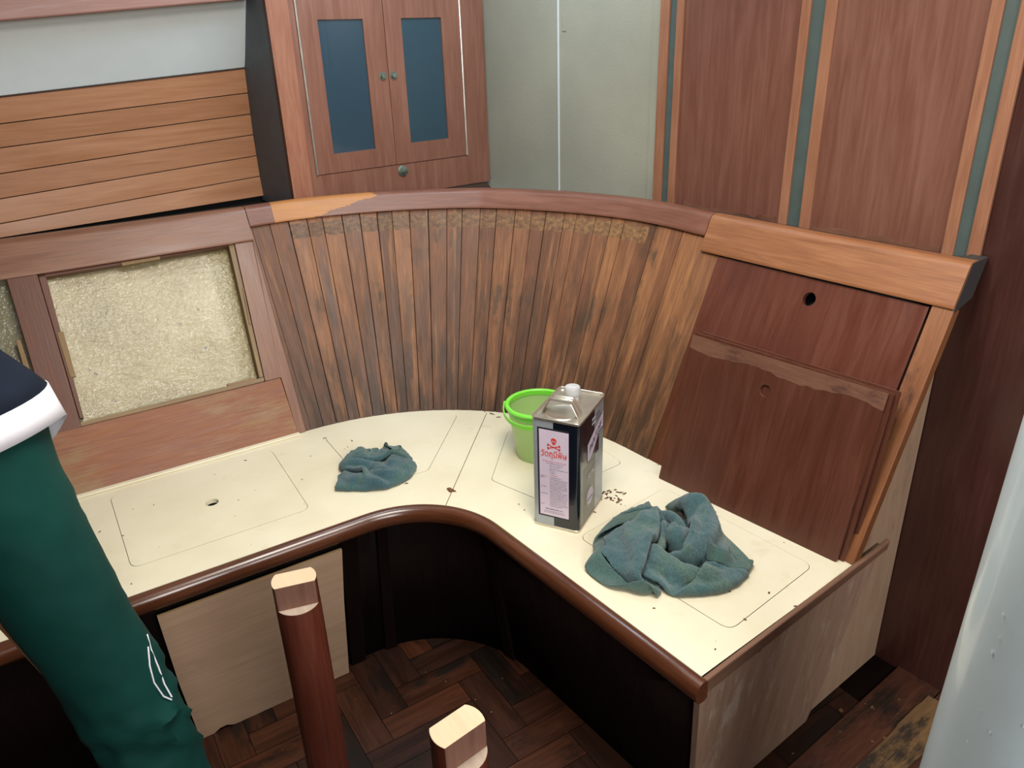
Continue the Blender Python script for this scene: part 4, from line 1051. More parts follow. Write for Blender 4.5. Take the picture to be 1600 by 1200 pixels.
162,90,53,177,75,63,191,57,67,203,37,65,215,17,66,225,-5,65,227,-23,53,208,-28,46,185,-30,46,162,-28,45,139,-25,45,120,-23,58,102,-20,73,84,-17,86,63,-15,
90,45,-21,83,40,-40,80,29,-58,73,18,-63,58,26,-55,51,28,-40,42,26,-24,30,39,-12,23,52,2,15,65,17,17,75,29,8,83,49,8,89,70,9,91,92,14,88,115,20,77,137,22,
61,155,21,41,166,21,22,179,22,1,187,22,-18,197,27,-38,201,35,-58,211,38,-78,216,45,-100,220,50,-122,224,48,-142,223,38,-156,212,25,-171,209,10,-190,221,
8,-210,232,8,-230,242,8,-251,250,8,-272,257,9,-284,253,22,-278,234,29,-269,213,28,-258,193,29,278,232,42,266,221,58,250,207,67,233,192,71,217,176,70,202,
160,62,187,145,57,171,130,53,153,117,52,133,105,50,133,87,46,146,75,57,160,60,65,174,42,67,186,23,67,197,2,66,206,-19,66,213,-40,61,203,-51,47,179,-52,
46,156,-49,45,133,-46,45,112,-43,54,94,-41,68,76,-38,82,58,-35,96,38,-31,101,23,-37,96,12,-48,81,6,-46,64,19,-38,62,27,-24,57,29,-8,46,48,-10,43,51,3,33,
48,19,23,55,30,8,62,51,8,67,71,8,71,92,8,73,114,8,66,135,8,52,152,8,34,165,8,14,176,8,-6,184,8,-27,191,11,-47,196,16,-67,202,21,-88,205,28,-108,205,36,
-129,204,43,-152,206,44,-172,207,37,-187,201,23,-203,204,10,-222,215,8,-243,223,8,-264,230,8,-285,236,8,-302,237,17,-299,220,28,-289,200,29,-277,180,29,
290,213,38,282,203,57,267,189,67,250,175,73,232,160,76,215,145,73,197,132,73,179,118,70,160,106,68,140,94,67,126,80,65,130,62,64,144,46,68,157,28,65,169,
9,66,179,-11,66,187,-33,66,195,-55,65,194,-73,52,172,-73,46,149,-70,44,126,-66,44,103,-62,50,84,-60,63,66,-57,78,48,-55,92,28,-51,104,7,-44,105,-3,-38,
93,-2,-30,76,13,-22,77,28,-11,74,34,5,63,51,7,57,44,15,43,33,21,27,35,30,8,41,51,8,45,71,8,49,91,8,51,110,8,48,128,8,34,141,8,17,152,8,-1,161,8,-20,168,
8,-40,174,8,-58,183,8,-77,192,9,-97,195,12,-118,197,16,-137,193,25,-158,190,32,-180,189,34,-201,189,30,-217,190,17,-234,196,8,-254,203,8,-275,209,8,-296,
214,8,-316,216,13,-319,206,26,-309,186,28,-297,167,28,298,193,31,294,183,51,282,170,65,265,156,73,246,142,77,228,128,82,209,116,83,190,102,80,171,90,78,
151,80,81,131,68,82,121,52,80,129,33,77,142,15,74,150,-4,66,160,-24,65,168,-45,65,175,-67,65,179,-89,60,164,-95,46,141,-91,45,118,-86,44,95,-81,46,74,-77,
57,56,-76,72,36,-72,85,14,-66,92,-6,-55,94,-20,-38,92,-14,-19,89,4,-7,91,23,5,90,39,18,80,52,27,67,45,35,50,39,38,31,26,41,19,20,52,8,24,73,8,27,93,8,31,
111,14,37,127,23,29,144,23,11,153,22,-8,163,22,-27,168,22,-47,174,21,-67,178,21,-84,176,15,-103,175,9,-123,179,8,-144,180,10,-164,180,12,-185,179,14,-206,
175,15,-226,174,13,-244,177,8,-264,182,8,-284,187,8,-305,191,8,-327,194,10,-337,189,22,-329,172,29,-316,153,29,308,173,22,302,162,42,294,150,60,277,137,
69,260,124,77,241,110,82,222,97,84,202,84,84,183,72,85,163,61,86,143,51,89,126,39,97,119,22,92,128,3,85,134,-15,74,140,-35,65,148,-56,64,154,-78,64,158,
-101,64,153,-114,48,132,-111,42,110,-106,43,87,-101,44,65,-96,53,45,-94,66,24,-88,73,3,-77,75,-16,-60,73,-24,-36,72,-18,-11,76,-5,8,84,13,24,90,33,37,88,
47,48,73,46,56,53,39,60,33,19,58,28,4,60,12,2,78,8,6,99,8,13,120,9,17,131,27,20,145,42,12,165,41,-8,176,41,-30,178,43,-51,185,40,-74,186,38,-95,181,31,
-109,166,25,-126,158,14,-148,159,9,-170,160,8,-190,159,8,-210,155,8,-230,152,8,-251,156,8,-271,160,8,-292,164,8,-313,168,8,-334,170,8,-351,169,17,-348,
156,29,-335,138,31,318,153,15,309,142,32,300,130,49,288,117,63,271,104,73,253,91,79,234,78,82,215,65,85,195,53,87,174,42,87,155,31,88,139,20,101,122,7,
106,113,-8,96,118,-27,85,122,-45,73,127,-65,66,133,-87,64,136,-109,62,136,-129,52,123,-131,38,101,-125,37,79,-120,41,58,-115,49,36,-108,54,16,-94,54,0,
-76,52,-9,-55,52,-11,-32,54,-5,-10,59,6,10,66,13,32,71,24,52,77,39,68,73,45,77,54,36,81,33,15,78,26,-7,75,20,-19,83,9,-15,105,8,-8,127,8,-4,139,26,0,147,
46,2,164,59,-10,183,62,-32,189,62,-56,190,61,-80,187,57,-101,180,51,-120,169,43,-133,154,34,-154,158,31,-176,159,30,-198,158,29,-220,154,29,-239,142,24,
-257,137,14,-276,138,9,-297,141,8,-318,143,8,-339,145,8,-360,146,12,-365,138,26,-353,122,33,330,133,9,318,122,24,303,111,37,292,98,51,281,84,66,265,71,
76,246,58,81,226,46,84,206,34,85,185,23,86,166,12,86,148,0,95,132,-12,105,113,-25,107,102,-37,93,103,-54,80,106,-72,69,111,-93,64,115,-116,62,115,-136,
51,108,-142,31,92,-135,20,72,-130,25,51,-121,32,31,-110,35,16,-91,34,6,-71,32,0,-49,33,1,-27,37,8,-6,41,14,15,47,20,36,52,22,57,58,27,78,60,37,95,54,29,
102,37,9,99,27,-15,92,26,-33,91,17,-35,110,8,-29,133,8,-24,147,24,-20,153,46,-16,163,65,-17,178,80,-37,184,84,-60,178,79,-82,172,73,-104,167,69,-124,159,
63,-137,146,52,-159,145,48,-181,146,47,-204,145,47,-225,143,44,-248,138,41,-266,129,32,-282,120,19,-300,118,11,-322,119,9,-343,120,8,-364,121,9,-378,118,
21,-371,106,35,343,113,8,326,102,18,310,91,29,295,79,39,286,65,55,275,51,69,258,38,79,238,26,84,217,14,86,196,3,86,175,-8,84,155,-19,86,139,-31,95,121,
-44,102,102,-54,103,89,-65,91,86,-80,76,89,-99,66,93,-121,62,93,-140,50,87,-149,33,74,-144,14,59,-133,11,45,-118,15,32,-102,16,25,-82,16,19,-61,17,14,-40,
16,10,-19,17,12,3,21,11,23,27,8,43,35,7,62,44,14,83,46,21,103,53,17,116,48,0,116,34,-21,111,27,-44,106,23,-54,116,11,-50,139,8,-46,154,24,-41,160,45,-36,
168,64,-28,165,84,-40,166,98,-62,159,91,-82,152,83,-105,148,82,-127,144,80,-141,132,68,-161,127,59,-184,128,59,-207,127,60,-226,121,50,-248,117,46,-270,
113,45,-289,107,36,-305,99,23,-325,97,16,-346,96,12,-367,96,10,-386,94,16,-388,89,34,353,92,8,334,81,12,319,71,25,300,60,30,284,48,40,276,33,56,264,19,
70,247,6,80,227,-5,84,206,-17,87,185,-28,85,165,-39,84,145,-50,85,126,-61,88,108,-73,95,89,-83,98,74,-92,88,68,-106,73,72,-126,66,71,-142,51,66,-152,38,
53,-147,21,38,-139,9,27,-121,8,19,-100,8,15,-79,8,9,-58,8,4,-36,8,2,-14,8,1,8,9,-1,30,11,-9,50,20,-14,66,36,-6,84,47,4,100,61,1,116,63,-12,127,49,-29,129,
33,-50,125,25,-69,127,15,-73,145,8,-68,159,25,-62,165,47,-54,161,67,-41,149,82,-39,142,100,-61,138,98,-83,132,93,-105,129,94,-128,125,94,-146,116,83,-164,
109,71,-186,107,66,-209,106,68,-228,101,58,-246,94,47,-268,90,47,-290,87,45,-311,82,40,-331,78,31,-349,73,22,-369,71,17,-389,69,14,-402,68,30,363,70,8,
343,61,9,326,50,18,309,40,28,289,29,30,273,16,40,264,1,56,253,-13,70,235,-26,79,215,-37,82,194,-48,84,174,-59,85,154,-70,84,134,-81,84,114,-91,85,95,-102,
89,76,-112,94,58,-120,87,50,-131,72,53,-149,60,47,-151,46,36,-141,34,19,-136,20,5,-125,8,-1,-103,8,-5,-80,8,-11,-58,8,-16,-35,8,-19,-14,8,-22,8,8,-21,28,
9,-18,41,24,-16,53,43,-8,69,58,-5,86,72,-16,103,70,-25,115,53,-41,128,47,-58,138,36,-77,140,27,-93,148,18,-88,158,34,-74,153,49,-55,145,60,-39,134,72,-37,
122,91,-59,115,97,-81,111,95,-103,107,100,-126,102,102,-149,97,96,-165,90,81,-187,86,74,-210,84,74,-231,80,66,-246,73,50,-266,68,46,-288,63,47,-310,60,
45,-332,57,42,-353,53,36,-372,49,28,-391,44,20,-411,45,25,372,48,8,351,39,8,332,30,12,317,19,24,299,8,29,280,-4,31,265,-16,42,250,-28,53,238,-43,66,223,
-56,76,203,-68,82,183,-79,85,162,-91,84,142,-102,83,122,-112,83,102,-121,82,82,-132,84,64,-142,88,44,-149,86,34,-154,69,28,-148,58,21,-132,48,10,-120,33,
-8,-116,22,-21,-104,9,-25,-81,8,-30,-59,8,-37,-37,8,-41,-15,8,-40,4,15,-25,13,23,-9,24,32,-4,37,51,-4,52,69,-16,69,77,-26,85,63,-35,98,48,-53,111,44,-70,
124,44,-89,134,42,-109,142,35,-103,151,51,-84,141,62,-65,129,65,-46,115,67,-37,102,83,-55,94,94,-78,89,95,-100,84,100,-123,79,103,-146,74,97,-165,69,86,
-186,65,78,-209,61,77,-230,57,71,-246,51,56,-263,45,46,-285,40,47,-308,36,48,-330,33,47,-352,29,44,-373,25,39,-393,22,32,-412,19,23,380,26,8,359,18,8,338,
9,8,321,-1,15,308,-13,29,290,-25,31,274,-37,37,256,-47,45,237,-58,51,221,-71,59,207,-85,70,188,-98,76,169,-111,79,149,-122,78,128,-133,75,107,-141,72,86,
-148,69,68,-159,73,48,-169,76,26,-168,74,12,-152,68,4,-133,60,-4,-115,48,-17,-103,35,-34,-96,22,-42,-81,10,-50,-60,8,-57,-39,8,-57,-21,15,-42,-13,26,-20,
-7,30,-12,6,42,-12,21,60,-17,37,73,-26,54,68,-34,68,53,-47,80,41,-65,94,40,-82,106,45,-99,119,51,-119,130,50,-112,134,66,-93,123,71,-75,110,66,-56,97,62,
-44,83,74,-52,72,89,-75,68,89,-97,62,93,-119,57,95,-140,53,90,-162,48,83,-184,43,81,-206,39,78,-228,34,74,-244,29,59,-260,23,47,-282,18,47,-304,13,47,-327,
8,48,-349,4,47,-371,0,45,-393,-4,39,-409,-6,25,387,3,8,366,-4,8,345,-13,8,325,-22,9,311,-33,21,300,-45,34,282,-57,37,264,-68,43,244,-78,47,223,-87,48,206,
-98,54,188,-110,58,171,-124,63,153,-139,65,133,-149,62,112,-158,58,91,-165,55,70,-172,54,47,-178,54,25,-174,54,6,-159,53,-9,-141,52,-21,-124,48,-34,-107,
42,-46,-93,31,-56,-82,14,-68,-65,8,-75,-45,13,-60,-37,26,-39,-34,30,-25,-24,39,-26,-7,51,-30,11,62,-29,28,59,-30,41,51,-44,51,44,-61,63,42,-78,75,43,-93,
88,50,-108,102,59,-128,114,61,-120,115,77,-101,103,79,-84,92,70,-66,80,61,-51,65,64,-50,52,80,-71,47,83,-93,42,82,-115,36,85,-136,33,81,-158,27,82,-180,
21,81,-203,16,78,-225,12,76,-242,6,62,-257,0,48,-279,-5,47,-301,-11,48,-323,-16,48,-346,-21,48,-368,-25,46,-389,-30,39,-404,-30,23,394,-19,8,373,-26,8,
352,-35,8,331,-43,8,310,-53,11,301,-65,26,290,-78,39,271,-89,44,251,-99,47,230,-108,50,209,-116,47,190,-125,47,172,-136,47,153,-143,44,135,-155,41,115,
-164,37,93,-169,34,71,-173,33,49,-171,33,28,-166,33,9,-155,33,-9,-143,31,-25,-129,29,-43,-117,27,-58,-108,22,-67,-95,10,-82,-77,8,-78,-63,22,-57,-59,29,
-42,-52,40,-41,-34,50,-45,-13,53,-44,6,48,-39,24,40,-34,39,32,-50,45,31,-71,50,32,-90,59,37,-104,70,50,-118,84,62,-138,99,69,-129,94,83,-110,82,81,-94,
73,70,-78,61,62,-62,47,60,-53,34,69,-67,26,79,-89,22,75,-111,16,76,-132,11,81,-154,5,84,-176,-1,81,-199,-6,79,-222,-11,78,-240,-16,65,-254,-22,50,-276,
-28,48,-298,-34,47,-320,-39,48,-342,-45,48,-363,-50,43,-382,-53,32,-398,-54,16,400,-42,8,379,-49,8,358,-57,8,337,-65,8,316,-74,8,297,-84,13,289,-97,30,
277,-110,43,257,-120,47,235,-128,46,214,-137,44,194,-145,39,174,-150,31,153,-147,23,132,-150,20,112,-157,15,91,-162,11,70,-167,11,49,-165,11,29,-161,11,
9,-154,11,-10,-147,11,-28,-139,10,-47,-131,10,-64,-123,10,-80,-110,8,-90,-94,12,-76,-84,26,-60,-77,39,-59,-60,49,-61,-38,48,-62,-16,42,-60,6,35,-51,24,
23,-42,42,12,-49,58,20,-70,63,25,-92,68,27,-112,72,37,-128,76,54,-149,84,65,-141,74,77,-122,63,76,-105,53,66,-88,46,53,-71,34,46,-61,17,56,-66,6,73,-85,
0,77,-106,-6,76,-127,-11,85,-149,-17,84,-172,-22,82,-195,-28,80,-217,-33,78,-235,-38,66,-250,-44,51,-271,-50,48,-293,-56,47,-315,-62,48,-337,-69,46,-357,
-74,38,-373,-75,23,-391,-78,11,407,-64,8,385,-71,8,364,-79,8,343,-87,8,322,-95,8,302,-105,9,289,-117,20,280,-131,35,260,-141,42,238,-149,41,217,-154,31,
197,-159,23,176,-158,12,153,-161,8,131,-166,8,109,-173,8,88,-178,8,66,-182,8,44,-182,8,23,-178,8,3,-172,8,-17,-166,8,-36,-159,8,-55,-151,8,-73,-141,8,-90,
-127,8,-90,-114,19,-75,-105,31,-77,-87,44,-80,-63,43,-81,-41,38,-80,-17,31,-69,1,18,-63,21,8,-62,45,8,-59,69,8,-65,86,20,-88,89,26,-108,92,34,-128,93,48,
-149,85,48,-149,62,56,-132,48,63,-115,35,59,-100,31,42,-83,19,33,-78,5,50,-70,-12,64,-80,-21,79,-101,-26,83,-123,-33,84,-145,-38,85,-167,-44,83,-190,-50,
80,-212,-55,79,-231,-61,68,-247,-66,53,-267,-73,47,-289,-79,48,-310,-86,49,-332,-92,44,-349,-96,30,-365,-98,15,-385,-103,9,412,-87,8,391,-93,8,370,-101,
8,349,-109,8,329,-118,8,309,-126,8,290,-136,11,278,-149,22,260,-159,29,239,-168,32,219,-169,20,197,-174,13,174,-178,10,152,-182,8,129,-187,8,107,-194,8,
84,-199,8,62,-201,8,39,-202,8,17,-198,8,-4,-193,8,-25,-187,8,-45,-179,8,-65,-171,8,-82,-160,8,-96,-146,9,-96,-133,22,-96,-112,31,-97,-90,32,-96,-67,29,
-95,-43,24,-87,-23,13,-84,0,8,-83,24,8,-82,48,8,-81,72,8,-79,96,8,-87,110,20,-105,112,32,-125,108,38,-133,89,36,-136,67,37,-127,50,42,-124,31,41,-112,17,
34,-100,3,29,-93,-10,45,-83,-27,56,-82,-41,74,-96,-46,90,-119,-53,92,-141,-59,90,-162,-65,83,-184,-71,80,-207,-77,78,-228,-83,71,-242,-88,54,-261,-95,48,
-283,-101,48,-305,-108,47,-325,-115,39,-340,-117,23,-357,-121,10,-377,-128,8,418,-109,9,396,-116,8,375,-123,8,355,-131,8,334,-140,8,315,-148,8,295,-157,
8,275,-164,10,255,-171,13,237,-181,19,215,-185,19,192,-189,17,171,-196,14,149,-202,9,127,-208,8,105,-214,8,82,-219,8,58,-221,8,35,-222,8,12,-219,8,-11,
-213,8,-33,-207,8,-55,-200,8,-76,-190,8,-95,-178,8,-108,-161,11,-113,-139,16,-113,-116,17,-112,-93,17,-108,-70,14,-105,-47,9,-105,-23,8,-104,1,8,-103,26,
8,-103,50,8,-103,74,8,-101,97,8,-102,119,10,-112,128,22,-125,115,26,-131,94,25,-134,73,24,-131,54,27,-130,35,28,-129,15,29,-119,-2,36,-109,-17,48,-101,
-34,58,-96,-52,70,-98,-65,88,-115,-74,99,-137,-80,95,-158,-87,85,-179,-93,80,-202,-99,79,-223,-105,73,-238,-110,57,-256,-117,48,-278,-124,48,-299,-131,
45,-317,-136,33,-330,-139,16,-348,-145,8,-369,-153,8,421,-131,15,402,-139,8,381,-146,8,360,-154,8,340,-163,8,319,-171,8,299,-179,8,278,-186,8,257,-191,
8,236,-195,8,214,-200,8,193,-207,8,171,-215,8,149,-222,8,127,-229,8,105,-235,8,81,-239,8,57,-242,8,33,-243,8,8,-240,8,-16,-234,11,-39,-225,14,-61,-214,
17,-82,-201,18,-102,-185,18,-119,-166,17,-129,-143,13,-130,-119,8,-127,-95,8,-127,-71,8,-126,-47,8,-125,-23,8,-124,2,8,-124,27,8,-124,51,8,-124,76,8,-123,
99,8,-123,123,8,-130,136,17,-142,124,27,-151,102,26,-154,80,26,-153,58,29,-149,39,35,-141,21,45,-131,5,55,-125,-14,62,-122,-35,66,-118,-55,72,-115,-75,
80,-116,-93,90,-133,-102,96,-153,-109,87,-174,-114,81,-196,-121,79,-217,-127,74,-233,-132,59,-250,-138,49,-272,-146,47,-293,-153,42,-307,-157,26,-320,-161,
11,-340,-169,8,-360,-177,8,414,-147,28,404,-160,14,385,-169,8,364,-177,8,344,-186,8,323,-194,8,302,-201,8,281,-208,8,260,-213,8,238,-217,8,217,-221,8,195,
-228,8,174,-235,8,152,-242,8,130,-249,8,107,-256,8,83,-260,10,59,-259,15,34,-254,21,11,-245,22,-12,-234,24,-33,-221,26,-54,-207,28,-73,-191,29,-93,-175,
31,-112,-158,32,-128,-139,27,-141,-117,21,-146,-94,13,-147,-70,8,-146,-46,8,-145,-21,8,-144,3,8,-143,28,8,-145,52,8,-146,77,8,-145,101,8,-146,124,8,-152,
139,16,-160,129,33,-165,108,39,-169,85,39,-168,64,43,-162,45,52,-156,26,60,-151,5,64,-147,-17,66,-144,-38,66,-139,-60,69,-136,-81,74,-130,-102,76,-131,
-120,84,-147,-130,88,-168,-136,82,-190,-142,79,-212,-148,75,-229,-154,64,-244,-160,50,-265,-167,46,-286,-175,40,-297,-178,21,-311,-183,9,-331,-192,8,-351,
-201,8,393,-151,34,393,-172,28,386,-190,17,368,-201,9,347,-209,8,326,-217,8,305,-224,8,284,-230,8,262,-235,8,241,-238,8,220,-242,8,200,-248,8,179,-256,
8,157,-262,11,135,-264,19,112,-260,24,89,-256,26,66,-249,27,43,-240,27,21,-229,28,0,-217,28,-21,-204,28,-41,-189,27,-60,-174,29,-79,-159,32,-98,-144,39,
-116,-127,40,-128,-107,31,-141,-86,26,-153,-64,23,-161,-42,16,-165,-19,8,-164,4,8,-163,28,8,-165,52,8,-167,76,8,-166,99,8,-167,123,8,-173,138,16,-180,131,
35,-185,110,45,-185,88,52,-183,67,59,-181,45,63,-177,23,63,-173,1,64,-169,-21,63,-165,-43,61,-160,-65,62,-155,-87,64,-148,-108,65,-142,-129,68,-144,-148,
77,-162,-158,83,-183,-164,80,-205,-170,76,-225,-176,68,-239,-182,51,-259,-189,46,-277,-196,36,-287,-199,17,-302,-206,8,-321,-215,8,-341,-224,10,372,-150,
29,370,-173,29,368,-196,29,362,-217,22,348,-231,12,328,-240,9,306,-248,8,285,-253,8,263,-258,8,241,-260,8,220,-261,10,201,-260,22,180,-256,27,159,-254,
29,138,-249,30,117,-242,30,96,-236,31,74,-229,31,53,-220,29,32,-210,29,11,-198,29,-9,-186,29,-28,-171,28,-47,-156,28,-65,-142,33,-83,-130,45,-102,-114,
49,-115,-94,43,-124,-74,32,-135,-53,29,-148,-33,27,-161,-13,26,-172,7,22,-178,29,14,-183,51,10,-185,75,10,-185,98,11,-186,121,10,-195,136,15,-202,130,33,
-206,109,44,-207,87,53,-206,64,58,-203,42,60,-199,19,60,-195,-3,62,-191,-26,63,-186,-48,62,-181,-70,62,-176,-92,62,-169,-114,64,-162,-135,62,-155,-157,
63,-157,-175,73,-176,-185,78,-197,-191,75,-217,-198,68,-233,-204,53,-253,-211,46,-267,-217,32,-274,-220,13,-292,-229,8,-311,-238,8,-329,-247,14,350,-149,
29,348,-172,29,345,-195,29,341,-218,30,335,-240,26,323,-258,19,305,-270,11,283,-276,9,260,-280,8,237,-282,8,214,-280,8,193,-277,13,174,-275,25,154,-271,
36,134,-261,43,114,-249,47,95,-236,47,76,-223,45,58,-210,40,38,-198,37,19,-187,35,0,-174,35,-19,-160,36,-37,-145,37,-53,-130,43,-69,-116,51,-86,-101,57,
-99,-83,52,-109,-63,42,-119,-44,35,-132,-24,34,-147,-6,34,-159,13,33,-171,33,32,-182,52,31,-186,73,30,-189,96,29,-199,114,18,-212,127,11,-222,124,24,-224,
104,33,-223,82,39,-224,60,47,-223,37,52,-220,14,55,-217,-8,58,-212,-31,59,-207,-53,60,-202,-76,60,-197,-98,61,-191,-120,62,-184,-142,62,-177,-163,61,-170,
-184,59,-171,-203,66,-189,-212,72,-210,-219,68,-229,-225,58,-246,-232,46,-258,-237,28,-261,-239,10,-280,-250,8,-299,-261,8,-314,-267,20,328,-147,29,326,
-170,29,323,-193,28,318,-215,29,312,-238,28,304,-260,28,293,-281,24,277,-295,16,255,-302,9,231,-303,8,208,-300,8,184,-294,8,163,-288,13,143,-284,24,122,
-277,35,102,-266,43,83,-253,48,65,-239,50,47,-225,50,29,-211,49,11,-197,50,-6,-183,52,-24,-168,54,-40,-153,56,-54,-136,61,-69,-119,66,-84,-101,70,-98,-83,
65,-109,-64,55,-122,-46,48,-136,-29,46,-152,-12,46,-166,6,44,-181,24,42,-193,44,41,-200,65,38,-205,85,28,-210,99,12,-227,113,8,-241,118,19,-244,100,28,
-241,77,29,-239,55,32,-237,32,36,-234,9,38,-231,-13,42,-228,-36,45,-223,-58,47,-220,-81,50,-217,-104,53,-211,-126,54,-205,-148,56,-199,-170,59,-191,-191,
57,-182,-211,51,-185,-229,60,-203,-239,66,-224,-247,62,-238,-253,47,-246,-257,26,-250,-259,9,-268,-271,8,-286,-282,10,-296,-283,27,306,-144,29,304,-167,
29,301,-189,28,296,-212,29,289,-234,28,281,-256,29,272,-278,29,260,-299,27,245,-316,20,224,-324,11,199,-320,8,176,-313,8,153,-304,8,132,-295,11,111,-285,
18,91,-277,28,71,-268,38,52,-257,44,33,-243,46,15,-229,48,-3,-214,51,-20,-199,55,-37,-184,59,-53,-168,61,-69,-151,64,-84,-133,68,-99,-116,70,-112,-97,64,
-125,-78,56,-138,-61,48,-153,-43,44,-168,-26,42,-183,-7,43,-198,11,42,-209,31,37,-213,51,29,-206,70,16,-220,83,8,-239,96,8,-258,106,13,-265,97,27,-262,
74,27,-259,50,28,-255,28,28,-251,5,30,-246,-18,29,-243,-41,31,-238,-63,32,-232,-86,32,-228,-108,34,-223,-131,37,-218,-154,41,-215,-176,47,-210,-197,48,
-203,-218,47,-196,-238,47,-200,-254,53,-217,-265,60,-230,-275,48,-233,-275,25,-237,-278,8,-254,-292,8,-270,-301,16,-275,-294,33,293,-145,44,287,-166,39,
279,-184,30,274,-207,29,268,-229,28,260,-250,28,250,-272,28,238,-292,29,225,-313,29,210,-331,25,189,-338,13,165,-332,8,142,-322,8,121,-311,8,100,-298,9,
80,-287,13,59,-281,25,39,-274,35,20,-261,41,1,-246,45,-17,-231,48,-34,-215,50,-51,-199,52,-67,-182,52,-83,-165,55,-99,-148,61,-114,-130,62,-127,-111,56,
-139,-92,48,-154,-75,43,-169,-57,41,-185,-40,42,-199,-22,43,-212,-3,36,-213,17,27,-203,37,22,-208,53,9,-229,65,8,-249,77,8,-269,88,8,-284,90,22,-283,69,
29,-280,46,28,-276,23,28,-272,0,28,-267,-23,28,-263,-46,28,-257,-69,28,-251,-92,28,-246,-114,29,-240,-136,28,-235,-159,30,-230,-181,31,-225,-202,32,-222,
-224,38,-214,-243,36,-210,-258,35,-209,-273,46,-212,-289,44,-217,-291,24,-222,-296,8,-239,-311,9,-250,-315,22,-252,-302,39,276,-144,59,268,-164,50,260,
-182,39,253,-201,30,246,-222,28,239,-243,30,229,-264,30,218,-284,30,204,-303,29,189,-322,30,173,-340,27,153,-347,15,130,-340,8,109,-329,8,88,-316,8,68,
-303,8,48,-289,10,29,-277,16,9,-268,23,-11,-256,30,-30,-243,35,-48,-229,40,-66,-213,44,-82,-197,47,-98,-181,51,-114,-163,54,-127,-144,51,-140,-124,45,-154,
-106,43,-170,-89,43,-185,-72,43,-201,-55,42,-212,-36,35,-208,-16,25,-197,4,23,-199,22,11,-218,34,8,-237,46,8,-257,58,8,-278,69,8,-299,78,11,-304,65,27,
-301,41,28,-297,18,28,-293,-5,28,-288,-28,29,-283,-51,29,-278,-74,28,-272,-97,28,-267,-120,28,-261,-143,28,-257,-165,29,-251,-186,27,-246,-207,26,-240,
-228,25,-229,-247,20,-216,-263,18,-200,-271,27,-191,-287,35,-198,-300,21,-207,-311,8,-219,-326,13,-226,-321,27,-229,-309,45,255,-139,65,248,-160,58,241,
-180,49,232,-197,37,225,-215,28,218,-236,31,211,-256,41,200,-276,41,185,-293,33,170,-310,28,154,-328,29,136,-345,26,116,-352,16,95,-346,9,75,-333,8,55,
-320,8,35,-306,8,16,-291,8,-3,-276,9,-22,-265,14,-42,-254,21,-61,-241,27,-79,-226,33,-96,-210,37,-112,-193,40,-126,-175,41,-139,-157,39,-153,-138,38,-169,
-121,43,-186,-104,43,-201,-87,39,-208,-68,30,-200,-48,24,-190,-29,22,-190,-11,12,-206,3,8,-226,15,8,-246,27,8,-266,39,8,-287,50,8,-308,59,8,-323,58,21,
-322,36,28,-318,13,28,-314,-10,29,-308,-33,28,-303,-57,28,-298,-80,28,-293,-103,29,-288,-126,28,-282,-148,25,-274,-168,21,-263,-186,16,-250,-204,10,-235,
-220,8,-218,-234,8,-203,-249,8,-190,-265,11,-177,-280,20,-182,-295,10,-185,-317,8,-194,-330,16,-202,-320,31,-207,-318,50,234,-133,66,227,-154,61,220,-172,
49,212,-192,42,204,-209,29,197,-230,31,191,-247,44,181,-268,50,168,-286,46,153,-301,36,136,-315,29,119,-332,29,101,-347,28,81,-355,19,61,-349,10,41,-336,
8,21,-322,8,2,-308,8,-17,-293,8,-36,-279,8,-54,-263,9,-72,-249,13,-88,-234,22,-105,-219,26,-123,-204,27,-139,-188,28,-152,-172,37,-167,-154,42,-183,-136,
42,-198,-120,37,-202,-101,28,-193,-81,25,-182,-62,23,-182,-44,14,-197,-30,8,-217,-16,8,-236,-4,8,-256,9,8,-276,20,8,-296,31,8,-317,40,8,-338,46,12,-342,
31,26,-339,8,28,-334,-15,28,-329,-39,29,-324,-62,29,-319,-86,28,-312,-108,23,-302,-127,18,-288,-144,12,-271,-159,8,-252,-173,8,-235,-188,8,-219,-204,8,
-202,-219,8,-186,-234,8,-173,-252,8,-164,-270,8,-161,-292,8,-163,-314,8,-170,-326,17,-178,-319,35,-186,-331,48,212,-127,68,206,-147,61,199,-165,49,191,
-184,43,184,-202,34,177,-222,29,170,-240,42,162,-257,54,151,-275,55,136,-293,49,120,-304,36,102,-317,29,85,-332,30,66,-346,30,46,-356,22,27,-352,12,7,-338,
8,-12,-324,8,-31,-309,8,-50,-295,8,-68,-280,10,-84,-265,19,-101,-251,27,-119,-236,28,-137,-221,28,-153,-204,27,-166,-188,35,-181,-170,41,-196,-152,38,-198,
-134,28,-188,-115,25,-176,-95,23,-174,-77,13,-188,-62,8,-208,-48,8,-227,-35,8,-246,-22,8,-265,-10,8,-285,1,8,-306,12,8,-326,21,8,-348,29,9,-361,25,21,-360,
3,27,-355,-20,28,-349,-44,28,-343,-67,24,-332,-86,16,-315,-101,11,-296,-115,8,-276,-128,8,-257,-142,8,-238,-157,8,-220,-173,8,-203,-189,8,-185,-205,8,-169,
-222,8,-155,-240,8,-146,-261,8,-141,-283,8,-142,-306,8,-147,-318,19,-155,-324,37,-167,-340,37,194,-127,79,185,-143,65,178,-159,52,172,-175,39,163,-195,
37,156,-214,29,149,-232,39,144,-245,57,133,-263,61,119,-282,58,103,-294,47,87,-301,33,69,-316,30,51,-330,29,32,-344,31,13,-354,25,-7,-353,13,-26,-340,8,
-45,-326,8,-64,-312,9,-80,-297,17,-96,-282,26,-114,-268,29,-133,-253,29,-151,-237,29,-167,-220,28,-181,-203,31,-195,-185,39,-196,-166,27,-183,-148,24,-169,
